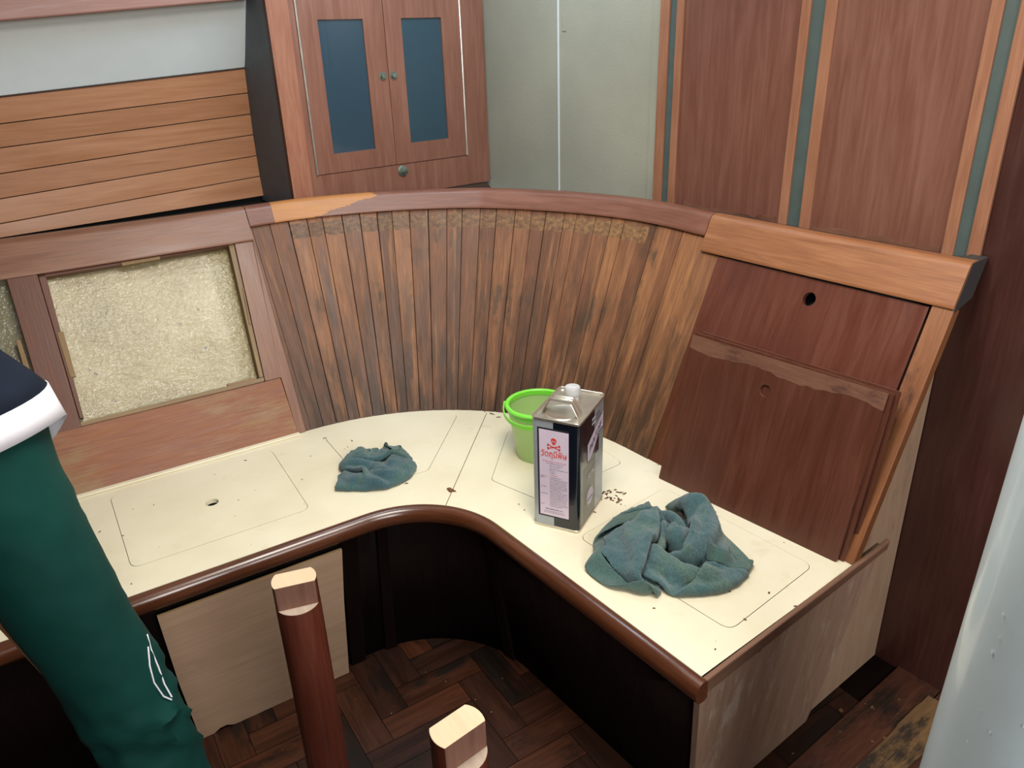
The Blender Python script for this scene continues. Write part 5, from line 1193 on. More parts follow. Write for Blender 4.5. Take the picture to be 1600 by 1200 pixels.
-128,23,-166,-109,12,-181,-95,8,-200,-81,8,-219,-66,8,-238,-53,8,-256,-41,8,-275,-29,8,-295,-18,8,-315,-8,8,-335,2,8,-356,10,8,-376,14,13,-381,-3,23,-375,
-26,24,-365,-48,17,-346,-61,10,-325,-73,8,-304,-84,8,-283,-97,8,-263,-112,8,-243,-127,8,-223,-142,8,-205,-158,8,-187,-174,8,-168,-191,8,-151,-209,8,-137,
-229,8,-127,-252,8,-122,-275,8,-121,-298,10,-125,-315,21,-135,-332,28,-153,-344,20,175,-130,92,168,-147,79,160,-162,63,151,-170,43,144,-186,29,135,-207,
29,129,-224,37,125,-233,58,115,-250,65,102,-269,65,88,-283,58,72,-290,44,55,-300,32,37,-313,28,18,-327,27,-1,-340,31,-19,-353,28,-39,-355,17,-59,-343,10,
-77,-329,14,-92,-314,25,-109,-299,30,-128,-284,29,-148,-269,28,-166,-253,29,-183,-236,28,-198,-217,28,-205,-194,26,-182,-181,22,-165,-162,23,-160,-142,
12,-175,-127,8,-194,-113,8,-212,-98,8,-230,-84,8,-248,-71,8,-268,-60,8,-286,-47,8,-305,-36,8,-324,-27,8,-343,-18,8,-363,-10,8,-384,-2,8,-395,-10,8,-384,
-29,8,-360,-34,8,-338,-44,8,-315,-55,8,-293,-67,8,-271,-80,8,-250,-95,8,-230,-111,8,-210,-127,8,-190,-142,8,-171,-159,8,-152,-177,8,-134,-197,8,-118,-219,
8,-107,-244,8,-101,-270,8,-101,-296,8,-107,-320,12,-122,-336,10,-137,-354,8,])
SMALL = (50, 44, [
-37,225,16,-47,218,21,-60,212,20,-73,207,20,-86,201,20,-99,195,19,-110,188,23,-112,178,30,-105,165,30,-98,153,29,-90,142,29,-82,130,25,-79,119,17,-83,108,
9,-90,95,8,-99,82,8,-104,67,8,-111,53,8,-116,38,8,-120,24,8,-123,8,8,-125,-7,8,-127,-22,8,-130,-37,8,-133,-52,10,-133,-63,22,-135,-77,29,-138,-92,27,-139,
-107,22,-140,-122,20,-141,-137,20,-141,-153,19,-140,-168,18,-139,-183,17,-138,-198,18,-136,-213,18,-133,-218,11,-130,-205,8,-130,-193,8,-131,-180,8,-132,
-168,8,-134,-157,8,-136,-145,8,-140,-134,8,-145,-124,8,-151,-112,8,-157,-100,8,-162,-88,8,-167,-74,8,-169,-60,8,-40,216,8,-43,206,17,-55,200,20,-68,194,
20,-81,188,19,-94,183,19,-107,177,19,-117,169,22,-116,158,28,-109,146,30,-101,134,30,-93,123,28,-86,111,24,-81,101,16,-81,89,10,-87,77,8,-93,63,8,-98,49,
8,-103,35,8,-107,20,8,-110,5,8,-112,-9,8,-114,-25,8,-117,-40,8,-120,-55,9,-120,-66,20,-122,-78,29,-125,-93,29,-126,-108,27,-127,-123,22,-127,-138,20,-127,
-153,20,-127,-168,20,-126,-183,20,-125,-197,20,-122,-212,19,-119,-217,12,-117,-205,8,-116,-192,8,-117,-179,8,-118,-166,8,-120,-154,8,-122,-142,8,-126,-130,
8,-132,-119,8,-138,-108,8,-143,-96,8,-149,-84,8,-153,-71,8,-156,-58,12,-53,212,8,-50,199,9,-52,188,16,-62,181,20,-75,175,20,-88,170,19,-101,164,19,-114,
157,20,-123,149,23,-120,138,29,-113,126,30,-105,114,29,-97,103,27,-90,93,21,-82,82,17,-78,71,10,-81,58,8,-85,45,8,-90,31,8,-94,17,8,-97,2,8,-99,-12,8,-102,
-27,8,-104,-42,8,-106,-57,9,-107,-69,18,-109,-81,27,-111,-95,30,-114,-110,30,-115,-125,29,-115,-139,24,-114,-154,21,-113,-168,20,-112,-183,20,-111,-197,
20,-108,-211,19,-105,-216,11,-103,-204,8,-102,-190,8,-103,-177,8,-104,-164,8,-106,-152,8,-109,-139,8,-112,-127,8,-118,-116,8,-124,-105,8,-129,-93,8,-135,
-81,8,-139,-68,9,-145,-64,17,-66,209,8,-62,195,8,-59,182,9,-61,170,15,-70,162,19,-84,157,20,-96,151,19,-108,145,19,-121,137,19,-128,129,24,-123,117,29,
-115,105,29,-107,94,29,-99,83,23,-90,73,20,-81,63,17,-73,53,11,-73,40,9,-77,27,8,-81,14,8,-84,-1,8,-86,-15,8,-89,-30,8,-91,-45,8,-93,-59,8,-95,-72,15,-96,
-83,25,-98,-97,30,-100,-112,30,-102,-126,31,-103,-141,31,-102,-155,26,-100,-169,22,-99,-183,21,-97,-197,21,-94,-211,18,-91,-215,10,-89,-202,8,-89,-188,
8,-89,-175,8,-90,-162,8,-92,-149,8,-95,-137,8,-98,-124,8,-103,-112,8,-110,-100,8,-116,-89,8,-121,-78,8,-127,-72,12,-138,-76,18,-79,205,8,-75,192,8,-72,
178,8,-70,165,9,-72,153,12,-79,144,18,-92,138,18,-105,131,19,-117,124,18,-130,118,19,-133,108,26,-125,96,29,-116,84,30,-107,74,26,-99,64,21,-89,53,19,-78,
44,17,-69,34,15,-66,24,10,-68,10,8,-72,-4,8,-73,-18,8,-76,-32,8,-78,-47,8,-80,-61,8,-82,-75,12,-83,-85,23,-85,-98,29,-87,-113,30,-89,-128,30,-89,-143,32,
-89,-157,31,-88,-171,28,-86,-184,22,-83,-198,20,-80,-211,18,-77,-214,9,-75,-200,8,-75,-187,8,-76,-174,8,-77,-160,8,-78,-147,8,-81,-134,8,-85,-121,8,-90,
-109,8,-96,-97,8,-101,-86,8,-108,-79,11,-119,-82,17,-130,-89,18,-92,202,8,-89,189,8,-86,175,8,-84,161,8,-83,148,8,-81,134,9,-89,126,15,-101,119,18,-113,
111,18,-126,105,18,-138,96,21,-135,86,28,-125,75,29,-115,64,27,-107,54,20,-97,44,19,-87,34,19,-76,25,19,-67,16,16,-59,6,10,-57,-7,8,-60,-21,8,-63,-35,8,
-65,-49,8,-66,-63,8,-68,-77,11,-69,-88,21,-72,-101,28,-74,-115,32,-75,-129,32,-76,-144,32,-77,-158,36,-76,-173,34,-73,-185,26,-70,-198,20,-67,-211,17,-63,
-212,8,-61,-199,8,-61,-185,8,-61,-172,8,-63,-158,8,-65,-145,8,-68,-132,8,-71,-119,8,-76,-106,8,-81,-94,8,-88,-86,11,-99,-89,17,-111,-95,18,-123,-101,18,
-105,199,8,-102,185,8,-99,171,8,-97,158,8,-96,144,8,-94,130,8,-93,116,10,-97,107,16,-108,99,18,-120,92,19,-131,84,19,-140,75,22,-134,65,29,-124,54,27,-116,
44,21,-106,35,19,-96,25,19,-86,15,19,-76,6,17,-66,-4,17,-56,-14,16,-50,-24,13,-51,-37,10,-52,-50,13,-54,-64,14,-55,-77,16,-56,-90,21,-58,-103,28,-61,-117,
31,-62,-131,32,-64,-145,39,-64,-159,40,-63,-174,36,-60,-185,27,-56,-197,20,-53,-210,17,-49,-211,8,-48,-197,8,-47,-184,8,-47,-170,8,-49,-157,8,-51,-144,
8,-54,-130,8,-57,-117,8,-62,-104,8,-68,-93,10,-79,-96,17,-92,-102,19,-104,-107,19,-116,-114,19,-118,196,8,-115,182,8,-112,168,8,-110,154,8,-110,141,8,-108,
127,8,-105,113,8,-104,100,10,-107,88,13,-115,79,17,-126,71,18,-137,63,19,-140,54,25,-132,44,28,-124,34,22,-114,25,19,-104,15,19,-95,5,18,-85,-5,18,-75,
-14,18,-66,-24,19,-55,-32,21,-46,-41,20,-41,-52,20,-40,-66,18,-41,-80,18,-43,-93,20,-45,-106,27,-48,-119,33,-50,-132,38,-51,-146,41,-51,-161,40,-49,-174,
35,-46,-184,25,-43,-197,20,-39,-210,17,-35,-210,8,-34,-196,8,-33,-182,8,-33,-169,8,-35,-155,8,-38,-141,8,-40,-128,8,-44,-114,8,-48,-101,9,-59,-102,15,-72,
-108,19,-84,-114,19,-97,-120,19,-109,-126,19,-131,193,8,-128,179,8,-126,166,8,-124,152,8,-123,139,8,-121,124,8,-118,110,8,-117,97,8,-117,83,8,-117,71,11,
-122,59,13,-130,50,17,-140,42,20,-140,33,26,-132,23,25,-122,14,20,-113,5,18,-104,-5,18,-94,-15,18,-84,-25,19,-74,-34,20,-63,-43,20,-52,-51,24,-41,-59,26,
-33,-69,24,-29,-82,21,-30,-96,22,-33,-107,30,-36,-119,37,-38,-133,41,-38,-148,41,-38,-162,40,-36,-176,36,-33,-184,25,-29,-196,20,-25,-209,17,-21,-209,8,
-20,-195,8,-20,-181,8,-20,-167,8,-22,-153,8,-24,-140,8,-26,-127,8,-30,-114,8,-38,-107,14,-51,-113,19,-64,-119,20,-76,-125,20,-89,-131,20,-100,-138,20,-145,
191,8,-142,177,8,-139,163,8,-137,150,8,-136,136,8,-134,121,8,-132,108,8,-131,94,8,-131,81,8,-129,67,8,-129,54,8,-130,41,10,-135,31,13,-143,23,19,-138,13,
20,-130,5,16,-121,-6,18,-113,-16,18,-103,-26,19,-93,-35,19,-82,-44,20,-71,-53,20,-60,-61,23,-49,-69,28,-39,-78,29,-29,-87,29,-22,-97,31,-20,-109,34,-23,
-122,37,-25,-136,42,-25,-149,42,-25,-164,41,-23,-177,38,-19,-185,27,-15,-195,20,-11,-208,17,-7,-208,8,-6,-195,8,-6,-181,8,-7,-167,8,-8,-154,8,-10,-140,
8,-12,-126,8,-18,-117,12,-30,-120,17,-43,-125,18,-56,-130,19,-68,-137,20,-81,-143,19,-93,-150,19,-158,188,8,-155,175,8,-153,161,8,-151,147,8,-149,133,8,
-147,119,8,-146,105,8,-145,92,8,-144,78,8,-143,64,8,-143,51,8,-142,37,8,-141,24,8,-145,13,12,-142,4,10,-136,-7,9,-131,-17,17,-122,-26,20,-112,-36,19,-101,
-45,20,-91,-54,18,-80,-64,20,-69,-72,24,-58,-79,29,-48,-88,32,-37,-96,35,-26,-102,41,-17,-112,44,-12,-124,43,-11,-138,41,-11,-151,42,-12,-164,42,-10,-177,
40,-6,-186,32,-1,-193,21,3,-206,19,7,-208,10,8,-195,8,8,-181,8,7,-167,8,6,-153,8,4,-140,8,1,-128,11,-10,-126,17,-23,-132,18,-36,-137,19,-49,-142,19,-61,
-149,19,-73,-155,19,-85,-162,20,-172,185,8,-169,172,8,-166,158,8,-164,144,8,-162,131,8,-161,117,8,-160,103,8,-158,89,8,-157,76,8,-157,62,8,-156,48,8,-156,
34,8,-155,21,8,-155,8,8,-151,-5,8,-146,-17,8,-139,-27,12,-131,-36,18,-120,-46,20,-110,-55,22,-99,-62,25,-88,-70,28,-77,-79,30,-66,-88,34,-56,-96,38,-46,
-105,41,-35,-111,46,-26,-119,50,-18,-129,52,-12,-140,53,-7,-152,54,-2,-164,51,2,-176,45,7,-185,36,12,-191,25,17,-203,21,21,-207,13,22,-196,8,22,-182,8,
21,-168,8,20,-155,8,17,-142,8,10,-136,14,-2,-139,19,-15,-144,19,-28,-149,19,-40,-154,19,-52,-159,19,-64,-166,18,-74,-169,25,-176,180,18,-177,167,13,-177,
154,11,-176,141,10,-176,128,9,-174,114,8,-173,100,8,-172,87,8,-171,73,8,-170,59,8,-170,45,8,-169,31,8,-168,16,8,-167,2,8,-163,-11,9,-156,-24,11,-147,-35,
14,-138,-44,21,-127,-51,27,-116,-59,31,-104,-66,34,-93,-74,37,-82,-81,39,-70,-88,44,-59,-94,48,-47,-100,52,-35,-106,56,-23,-113,59,-12,-122,60,-3,-133,
57,3,-145,52,7,-157,46,12,-168,42,19,-179,39,24,-189,32,30,-198,25,35,-204,16,36,-197,9,36,-183,8,35,-169,8,33,-156,8,29,-146,12,18,-147,18,5,-151,19,-8,
-156,20,-21,-161,19,-33,-166,19,-45,-169,21,-55,-166,27,-65,-158,29,-163,175,21,-167,162,20,-171,150,20,-175,137,19,-179,124,17,-181,110,14,-182,97,13,
-183,83,12,-183,70,11,-183,56,10,-183,41,9,-182,27,9,-180,12,11,-176,-2,15,-168,-13,19,-158,-23,23,-147,-30,26,-135,-37,29,-124,-43,32,-111,-50,35,-99,
-56,36,-87,-63,38,-75,-70,40,-63,-77,43,-51,-83,45,-39,-90,48,-27,-96,52,-15,-104,53,-5,-114,51,1,-126,46,6,-138,42,14,-148,40,23,-159,41,30,-171,41,37,
-183,38,43,-192,30,48,-200,21,50,-197,11,50,-184,8,49,-170,8,46,-157,9,38,-154,16,25,-159,19,12,-164,19,0,-169,20,-13,-172,23,-24,-170,25,-35,-164,28,-46,
-156,29,-56,-147,30,-150,171,21,-154,158,20,-158,145,20,-162,132,20,-166,119,21,-170,106,20,-175,93,20,-178,80,20,-182,66,18,-184,52,17,-185,38,16,-185,
24,17,-182,11,21,-175,0,27,-165,-9,32,-153,-17,35,-141,-23,36,-127,-29,35,-115,-34,33,-103,-39,31,-91,-46,32,-79,-54,32,-67,-60,35,-55,-67,39,-43,-74,40,
-31,-81,42,-20,-88,44,-10,-97,43,-3,-109,39,5,-119,36,14,-129,37,24,-139,39,32,-151,40,40,-162,40,48,-174,41,55,-185,35,60,-194,26,64,-196,15,63,-186,8,
62,-172,8,58,-162,12,45,-166,18,32,-171,19,20,-175,22,7,-175,25,-4,-170,29,-15,-162,30,-26,-153,30,-37,-145,30,-47,-136,29,-137,167,24,-141,154,23,-144,
140,22,-148,127,22,-153,114,23,-157,101,22,-161,89,22,-165,76,21,-168,62,21,-171,49,21,-173,35,20,-173,22,20,-171,9,21,-164,3,28,-156,-1,38,-145,-8,44,
-133,-15,45,-119,-22,45,-107,-28,42,-94,-31,36,-82,-35,30,-70,-43,31,-58,-49,35,-46,-56,38,-34,-63,38,-23,-71,37,-15,-82,34,-7,-93,31,3,-102,29,13,-112,
30,23,-122,31,33,-132,33,42,-143,36,51,-153,38,59,-165,38,67,-177,37,73,-187,31,77,-193,20,77,-188,10,75,-174,8,65,-172,15,53,-177,20,41,-178,25,29,-174,
28,17,-167,30,5,-159,31,-6,-151,30,-17,-142,30,-28,-134,29,-38,-125,28,-129,164,35,-133,151,35,-135,137,32,-139,124,32,-144,112,33,-145,98,30,-150,86,31,
-153,72,28,-155,59,25,-157,46,23,-159,33,21,-159,19,19,-158,5,19,-154,-6,25,-144,-5,33,-134,0,41,-123,-5,49,-110,-12,49,-97,-19,48,-85,-26,45,-74,-28,37,
-62,-33,32,-49,-39,35,-37,-46,35,-25,-55,32,-19,-66,25,-9,-76,25,0,-84,32,10,-94,36,21,-105,38,30,-115,38,41,-124,36,51,-134,31,59,-146,31,69,-156,33,78,
-167,35,85,-178,31,91,-188,23,91,-190,11,85,-180,9,74,-181,20,63,-177,26,50,-170,29,38,-163,30,26,-156,30,14,-149,30,3,-140,30,-8,-131,31,-18,-124,27,-28,
-115,25,-116,160,40,-120,147,41,-123,134,40,-127,121,40,-131,108,39,-135,95,39,-139,83,40,-143,70,38,-146,56,35,-150,43,35,-152,30,33,-151,16,30,-145,3,
24,-140,-9,24,-133,-14,32,-122,-8,38,-112,-1,42,-100,-1,49,-88,-8,49,-75,-15,48,-63,-21,43,-53,-24,34,-41,-31,29,-31,-40,24,-20,-49,21,-9,-58,20,1,-67,
23,10,-75,32,19,-85,40,29,-96,45,40,-107,46,51,-117,43,61,-127,38,69,-136,32,78,-147,28,86,-158,27,95,-168,27,103,-180,23,103,-184,12,95,-178,14,83,-172,
19,71,-166,23,59,-159,25,46,-152,25,34,-145,26,22,-138,26,11,-130,25,0,-121,24,-10,-112,22,-21,-106,17,-102,157,41,-105,144,41,-109,130,42,-113,117,41,
-117,104,41,-120,92,41,-125,79,41,-129,66,40,-133,53,40,-137,40,39,-140,27,39,-139,15,37,-133,5,30,-127,-7,27,-119,-17,29,-109,-16,37,-99,-6,39,-90,3,42,
-79,3,47,-66,-3,47,-54,-11,45,-43,-17,38,-33,-23,30,-22,-32,26,-11,-40,23,1,-49,21,11,-60,23,20,-69,29,30,-78,35,39,-87,42,50,-98,47,61,-109,48,71,-119,
44,80,-128,37,88,-137,28,96,-147,24,105,-158,22,113,-170,20,112,-174,11,101,-169,8,89,-163,11,77,-157,14,64,-152,15,52,-145,16,40,-138,16,27,-132,15,16,
-124,15,6,-114,15,-4,-107,12,-15,-99,12,-88,153,38,-91,140,40,-95,127,40,-98,114,40,-102,101,40,-106,88,41,-111,75,40,-115,62,39,-119,50,37,-123,38,36,
-127,25,37,-127,16,42,-120,8,33,-113,-1,29,-105,-12,28,-95,-19,32,-86,-12,38,-77,0,37,-69,9,40,-57,8,44,-46,0,42,-34,-8,39,-24,-16,35,-14,-26,35,-2,-34,
32,9,-42,28,19,-52,30,30,-62,32,40,-72,32,50,-81,36,60,-90,42,71,-100,47,81,-110,47,91,-121,41,99,-128,31,106,-137,24,115,-148,21,123,-160,19,120,-163,
10,109,-158,8,96,-153,8,83,-148,8,69,-144,8,57,-139,8,44,-133,8,33,-128,12,22,-120,13,13,-110,13,3,-99,13,-6,-91,18,-76,149,30,-77,136,35,-81,123,36,-85,
110,36,-89,97,35,-93,85,34,-97,72,34,-102,60,33,-106,47,31,-111,34,31,-114,23,36,-114,19,46,-108,12,37,-101,5,29,-93,-5,27,-82,-14,28,-72,-16,32,-64,-6,
35,-57,6,34,-49,16,36,-37,11,40,-25,3,39,-15,-6,37,-5,-16,39,6,-25,38,17,-34,37,28,-44,38,38,-54,38,50,-63,36,60,-73,35,71,-82,36,81,-92,42,91,-101,47,
101,-111,43,110,-120,36,117,-129,27,126,-139,22,133,-150,17,128,-151,10,115,-147,8,103,-141,8,90,-137,8,77,-133,8,64,-128,8,53,-128,15,41,-123,21,30,-115,
24,20,-105,24,11,-94,23,4,-82,20,-67,145,21,-69,132,24,-71,119,27,-74,106,27,-76,93,28,-80,81,28,-84,69,30,-88,56,31,-92,44,30,-96,31,31,-102,27,40,-102,
24,50,-96,17,42,-90,13,31,-81,4,27,-71,-5,26,-60,-12,27,-50,-9,30,-44,3,29,-39,16,26,-28,20,33,-16,13,36,-5,3,36,5,-6,39,15,-16,40,26,-25,41,37,-35,41,
48,-44,41,59,-54,42,70,-64,41,81,-73,37,91,-83,38,102,-92,44,112,-101,44,120,-110,36,128,-120,29,136,-129,22,142,-139,15,135,-140,9,122,-135,8,110,-130,
8,97,-125,8,83,-121,8,72,-123,14,61,-125,24,50,-117,28,39,-109,32,29,-98,33,21,-88,29,17,-80,19,-62,141,8,-65,128,11,-67,115,13,-67,103,15,-67,90,17,-69,
77,19,-70,65,24,-74,53,26,-79,41,28,-84,35,36,-96,39,42,-92,33,52,-84,24,45,-79,21,33,-71,14,27,-61,6,24,-50,-2,20,-40,-6,21,-31,1,27,-26,12,22,-18,23,
24,-7,22,32,4,13,33,14,3,36,25,-6,38,36,-16,40,47,-25,39,57,-35,37,68,-45,37,79,-54,37,90,-63,37,101,-73,38,112,-81,42,122,-91,43,131,-101,37,140,-110,
31,146,-119,22,151,-128,14,143,-128,8,129,-124,8,116,-118,8,104,-114,9,92,-116,14,82,-121,23,70,-118,31,59,-110,35,49,-101,36,39,-94,31,28,-93,22,18,-94,
15,-50,139,8,-52,126,8,-54,113,8,-55,100,8,-58,87,8,-60,74,9,-60,62,14,-62,51,21,-66,45,30,-77,46,38,-89,50,44,-82,43,51,-74,33,45,-69,29,34,-61,23,26,
-53,17,19,-45,9,13,-35,4,12,-23,3,18,-13,8,23,-6,18,20,3,26,25,13,22,31,24,12,33,34,3,35,45,-7,34,56,-16,35,66,-26,35,77,-35,36,88,-44,37,99,-53,37,110,
-62,39,121,-71,42,132,-81,42,142,-91,38,149,-99,29,156,-109,21,160,-117,13,151,-117,8,137,-113,8,124,-109,10,113,-112,17,102,-117,23,91,-115,30,79,-109,
35,68,-102,35,58,-100,29,46,-102,24,33,-105,19,23,-105,8,-36,136,8,-38,124,8,-39,111,8,-41,98,8,-43,85,8,-45,72,8,-47,61,11,-52,56,21,-61,57,31,-73,59,
37,-82,62,46,-73,53,50,-64,43,45,-58,36,36,-54,34,24,-50,28,13,-41,21,8,-29,15,8,-17,11,10,-5,7,13,6,11,18,15,21,21,24,27,26,33,21,31,43,10,30,55,2,32,
65,-7,36,74,-17,43,85,-26,44,96,-34,42,108,-43,41,120,-51,40,131,-61,40,141,-70,39,151,-79,35,159,-88,27,166,-98,20,168,-105,12,157,-105,8,143,-102,8,134,
-105,16,123,-109,22,111,-109,28,98,-105,34,87,-100,34,77,-103,27,66,-109,23,53,-112,18,41,-114,13,29,-115,8,-24,137,8,-24,124,8,-25,111,8,-27,98,8,-28,
84,8,-31,73,12,-39,69,18,-50,70,21,-60,71,28,-71,73,36,-73,72,48,-63,62,47,-55,53,42,-48,45,35,-47,44,22,-42,36,15,-35,33,8,-23,28,8,-11,22,8,1,17,8,14,
12,11,26,15,15,35,23,20,43,26,28,51,19,36,61,10,39,72,1,44,82,-8,49,94,-16,48,105,-24,43,117,-32,41,129,-41,40,139,-50,38,150,-59,36,160,-68,31,167,-77,
23,175,-87,18,174,-92,11,161,-92,8,147,-91,10,141,-96,21,129,-97,26,116,-97,31,104,-95,32,96,-100,26,86,-106,20,73,-110,14,60,-110,10,47,-109,8,34,-110,
8,-10,139,8,-11,126,8,-12,112,8,-12,98,8,-15,87,13,-24,83,19,-37,83,20,-50,84,20,-60,85,26,-69,86,37,-64,82,47,-56,72,41,-48,63,35,-39,54,34,-35,52,25,
-30,43,18,-29,46,8,-17,40,8,-5,34,8,7,29,8,20,23,8,33,20,9,45,19,13,54,21,22,60,25,34,69,19,44,80,11,48,92,3,50,104,-6,49,115,-13,44,127,-21,42,138,-30,
41,149,-39,39,158,-48,35,167,-56,26,176,-65,21,183,-75,16,177,-79,9,164,-79,8,153,-80,15,145,-83,25,132,-84,30,119,-85,31,111,-89,24,100,-94,20,87,-96,
18,75,-99,17,62,-99,16,48,-99,15,35,-98,14,4,139,8,3,126,8,2,114,8,-1,103,14,-12,100,19,-25,98,20,-37,98,20,-49,99,20,-59,99,26,-64,99,38,-55,91,41,-49,
82,33,-39,72,32,-29,63,34,-22,54,30,-19,50,19,-22,57,12,-11,52,8,1,46,8,13,41,8,26,36,8,39,32,8,52,29,9,63,26,16,70,25,28,78,28,41,89,22,47,101,14,49,112,
6,48,124,-2,44,136,-10,42,147,-19,41,158,-28,41,167,-36,34,175,-44,24,185,-54,21,189,-62,13,178,-64,8,164,-66,8,157,-67,19,145,-69,26,132,-70,30,118,-73,
30,109,-78,21,98,-81,19,85,-83,19,72,-85,20,59,-86,21,46,-86,20,34,-85,18,19,139,8,17,128,11,10,120,16,-1,116,19,-13,114,19,-26,113,19,-39,113,19,-51,113,
20,-59,112,27,-56,109,39,-48,101,35,-39,91,31,-29,82,31,-20,72,30,-11,62,31,-8,60,19,-14,68,15,-6,65,8,6,59,8,18,53,8,30,48,9,43,46,8,56,43,10,64,40,19,
74,37,28,86,35,33,97,31,41,109,25,45,121,17,44,132,9,43,144,1,42,156,-7,42,167,-17,40,176,-25,33,184,-33,24,192,-42,19,190,-48,10,177,-50,8,164,-52,8,156,
-55,17,143,-55,25,129,-57,26,117,-61,21,106,-65,20,95,-70,24,82,-72,25,70,-72,21,57,-72,21,43,-72,20,29,-72,19,29,141,13,21,137,19,9,134,20,-3,131,21,-16,
129,20,-28,128,20,-41,127,19,-52,127,21,-56,125,30,-47,119,35,-39,110,31,-29,101,32,-20,91,31,-10,81,31,0,71,31,2,69,20,-4,78,16,1,77,8,12,71,8,24,64,8,
34,59,15,47,59,10,58,56,15,67,52,25,79,50,31,92,45,30,104,40,33,117,35,38,128,28,39,140,20,41,152,13,42,164,5,41,175,-4,38,183,-13,30,192,-21,23,197,-29,
14,187,-34,8,174,-37,8,162,-38,8,149,-41,12,137,-44,14,124,-45,18,112,-49,15,101,-53,15,89,-60,15,79,-61,23,68,-60,27,55,-59,26,41,-59,24,28,-58,21,29,
154,18,17,152,22,6,149,20,-7,145,22,-19,143,18,-31,142,15,-44,141,18,-53,141,23,-49,137,32,-39,129,33,-29,120,31,-19,110,31,-10,101,30,0,91,31,9,80,32,
13,78,20,6,88,17,8,89,9,19,83,8,31,75,8,37,72,18,50,71,16,60,68,22,71,64,29,84,61,31,98,57,30,111,51,29,123,45,32,135,38,34,148,31,36,160,25,40,172,17,
40,183,8,35,191,-1,27,198,-10,19,194,-16,9,181,-21,8,169,-23,8,156,-25,8,143,-28,8,131,-31,9,119,-34,12,106,-38,10,94,-43,8,83,-50,8,73,-55,13,65,-50,24,
53,-47,29,40,-45,29,27,-44,26,28,169,20,15,167,20,2,164,19,-11,160,22,-24,158,18,-35,155,9,-47,153,12,-48,153,23,-39,147,31,-28,139,34,-19,130,32,-9,120,
32,0,110,31,9,100,30,19,90,33,24,87,22,16,97,18,15,101,11,25,95,8,37,87,8,40,85,20,51,81,26,64,80,28,77,77,30,90,74,30,104,69,29,117,64,29,129,57,29,142,
50,31,155,43,32,168,36,35,180,29,37,191,20,32,198,10,23,199,2,12,188,-4,8,175,-8,8,162,-11,8,149,-13,8,136,-16,8,124,-19,8,111,-23,8,99,-27,8,87,-32,8,
76,-39,8,66,-45,8,56,-47,13,49,-39,18,41,-31,22,29,-29,23,26,183,21,12,181,21,-1,177,20,-15,174,21,-28,172,19,-43,172,15,-45,165,10,-37,158,18,-28,152,
24,-18,149,33,-8,139,33,1,130,33,10,120,31,19,110,30,27,101,35,34,97,26,27,107,20,23,113,14,30,107,8,42,99,8,47,96,20,55,94,30,68,92,32,82,90,31,96,86,
31,110,82,30,123,76,29,136,70,29,148,62,30,161,55,30,174,48,31,186,41,31,197,31,26,201,22,16,193,13,8,180,7,8,167,4,8,154,1,8,141,-2,8,128,-5,8,115,-8,
8,103,-12,8,90,-17,8,79,-22,8,68,-28,8,57,-35,8,47,-42,8,37,-38,8,37,-23,9,33,-15,18,22,197,20,9,195,20,-4,191,19,-18,188,20,-31,186,21,-41,183,12,-33,
173,8,-25,163,8,-17,156,13,-8,154,24,2,149,32,12,139,34,20,130,30,27,120,32,34,111,40,42,108,32,36,118,23,32,124,14,37,120,8,46,110,8,47,109,21,58,107,
31,72,105,33,86,103,31,100,99,30,114,95,29,128,89,28,141,82,29,154,74,29,166,66,26,177,58,23,188,50,20,197,40,16,194,30,9,184,22,8,171,18,8,158,15,8,146,
12,8,133,10,8,120,6,8,107,3,8,94,-1,8,82,-6,8,70,-11,8,58,-18,8,48,-25,9,37,-33,8,26,-32,8,23,-20,8,24,-7,8,19,212,20,6,209,20,-7,205,20,-21,202,21,-32,
198,16,-30,191,8,-22,180,8,-14,169,8,-6,158,8,3,149,13,13,150,23,23,148,32,31,138,31,37,130,35,44,122,44,50,117,36,46,127,26,45,133,14,47,129,8,53,118,
8,53,119,19,60,114,25,73,111,26,87,108,23,100,104,21,114,98,20,127,91,19,140,84,19,151,75,20,162,66,17,171,56,12,181,47,12,189,38,13,184,32,11,173,27,11,
161,24,11,149,22,11,137,19,11,124,16,11,111,13,11,99,12,10,85,9,9,72,5,8,60,-1,8,49,-7,8,40,-15,13,27,-25,13,15,-28,9,11,-17,8,11,-2,8,16,224,27,3,223,
24,-11,219,21,-24,215,18,-26,208,10,-18,198,8,-10,187,8,-2,176,8,6,166,8,14,156,8,25,151,13,35,153,25,42,147,30,49,138,34,56,131,44,61,123,38,60,130,26,
60,137,14,61,132,8,65,121,8,64,117,15,60,106,15,68,100,20,81,96,19,94,92,19,107,86,18,119,80,18,132,72,18,143,64,19,154,54,19,162,45,13,173,37,18,182,29,
23,181,21,19,169,17,18,157,14,18,144,12,18,131,10,18,119,7,19,105,5,17,91,6,16,78,9,15,65,9,14,52,6,13,40,1,12,29,-5,14,18,-15,17,6,-21,14,-1,-15,9,-2,
-2,8,10,224,38,-3,227,34,-15,229,26,-21,226,14,-16,216,8,-7,205,8,1,194,8,9,184,8,18,173,8,27,164,8,36,154,8,45,152,18,54,153,26,61,145,33,68,137,41,74,
126,38,74,128,25,75,136,14,76,131,8,77,119,12,71,108,9,63,98,9,63,89,14,74,84,19,87,80,19,100,74,18,112,68,18,124,61,18,135,53,19,146,43,20,155,34,18,165,
28,25,175,17,28,179,7,21,169,3,18,155,0,19,142,-2,19,128,-4,19,115,-6,20,101,-7,19,87,-6,17,74,-4,20,60,-2,20,47,-2,20,34,-1,22,21,-2,23,9,-6,21,-3,-12,
18,-13,-15,11,-16,-4,8,4,213,45,-7,216,37,-12,222,24,-10,229,11,-4,223,8,5,212,8,13,202,8,21,191,8,29,181,8,38,171,8,47,160,8,56,151,11,65,151,20,73,151,
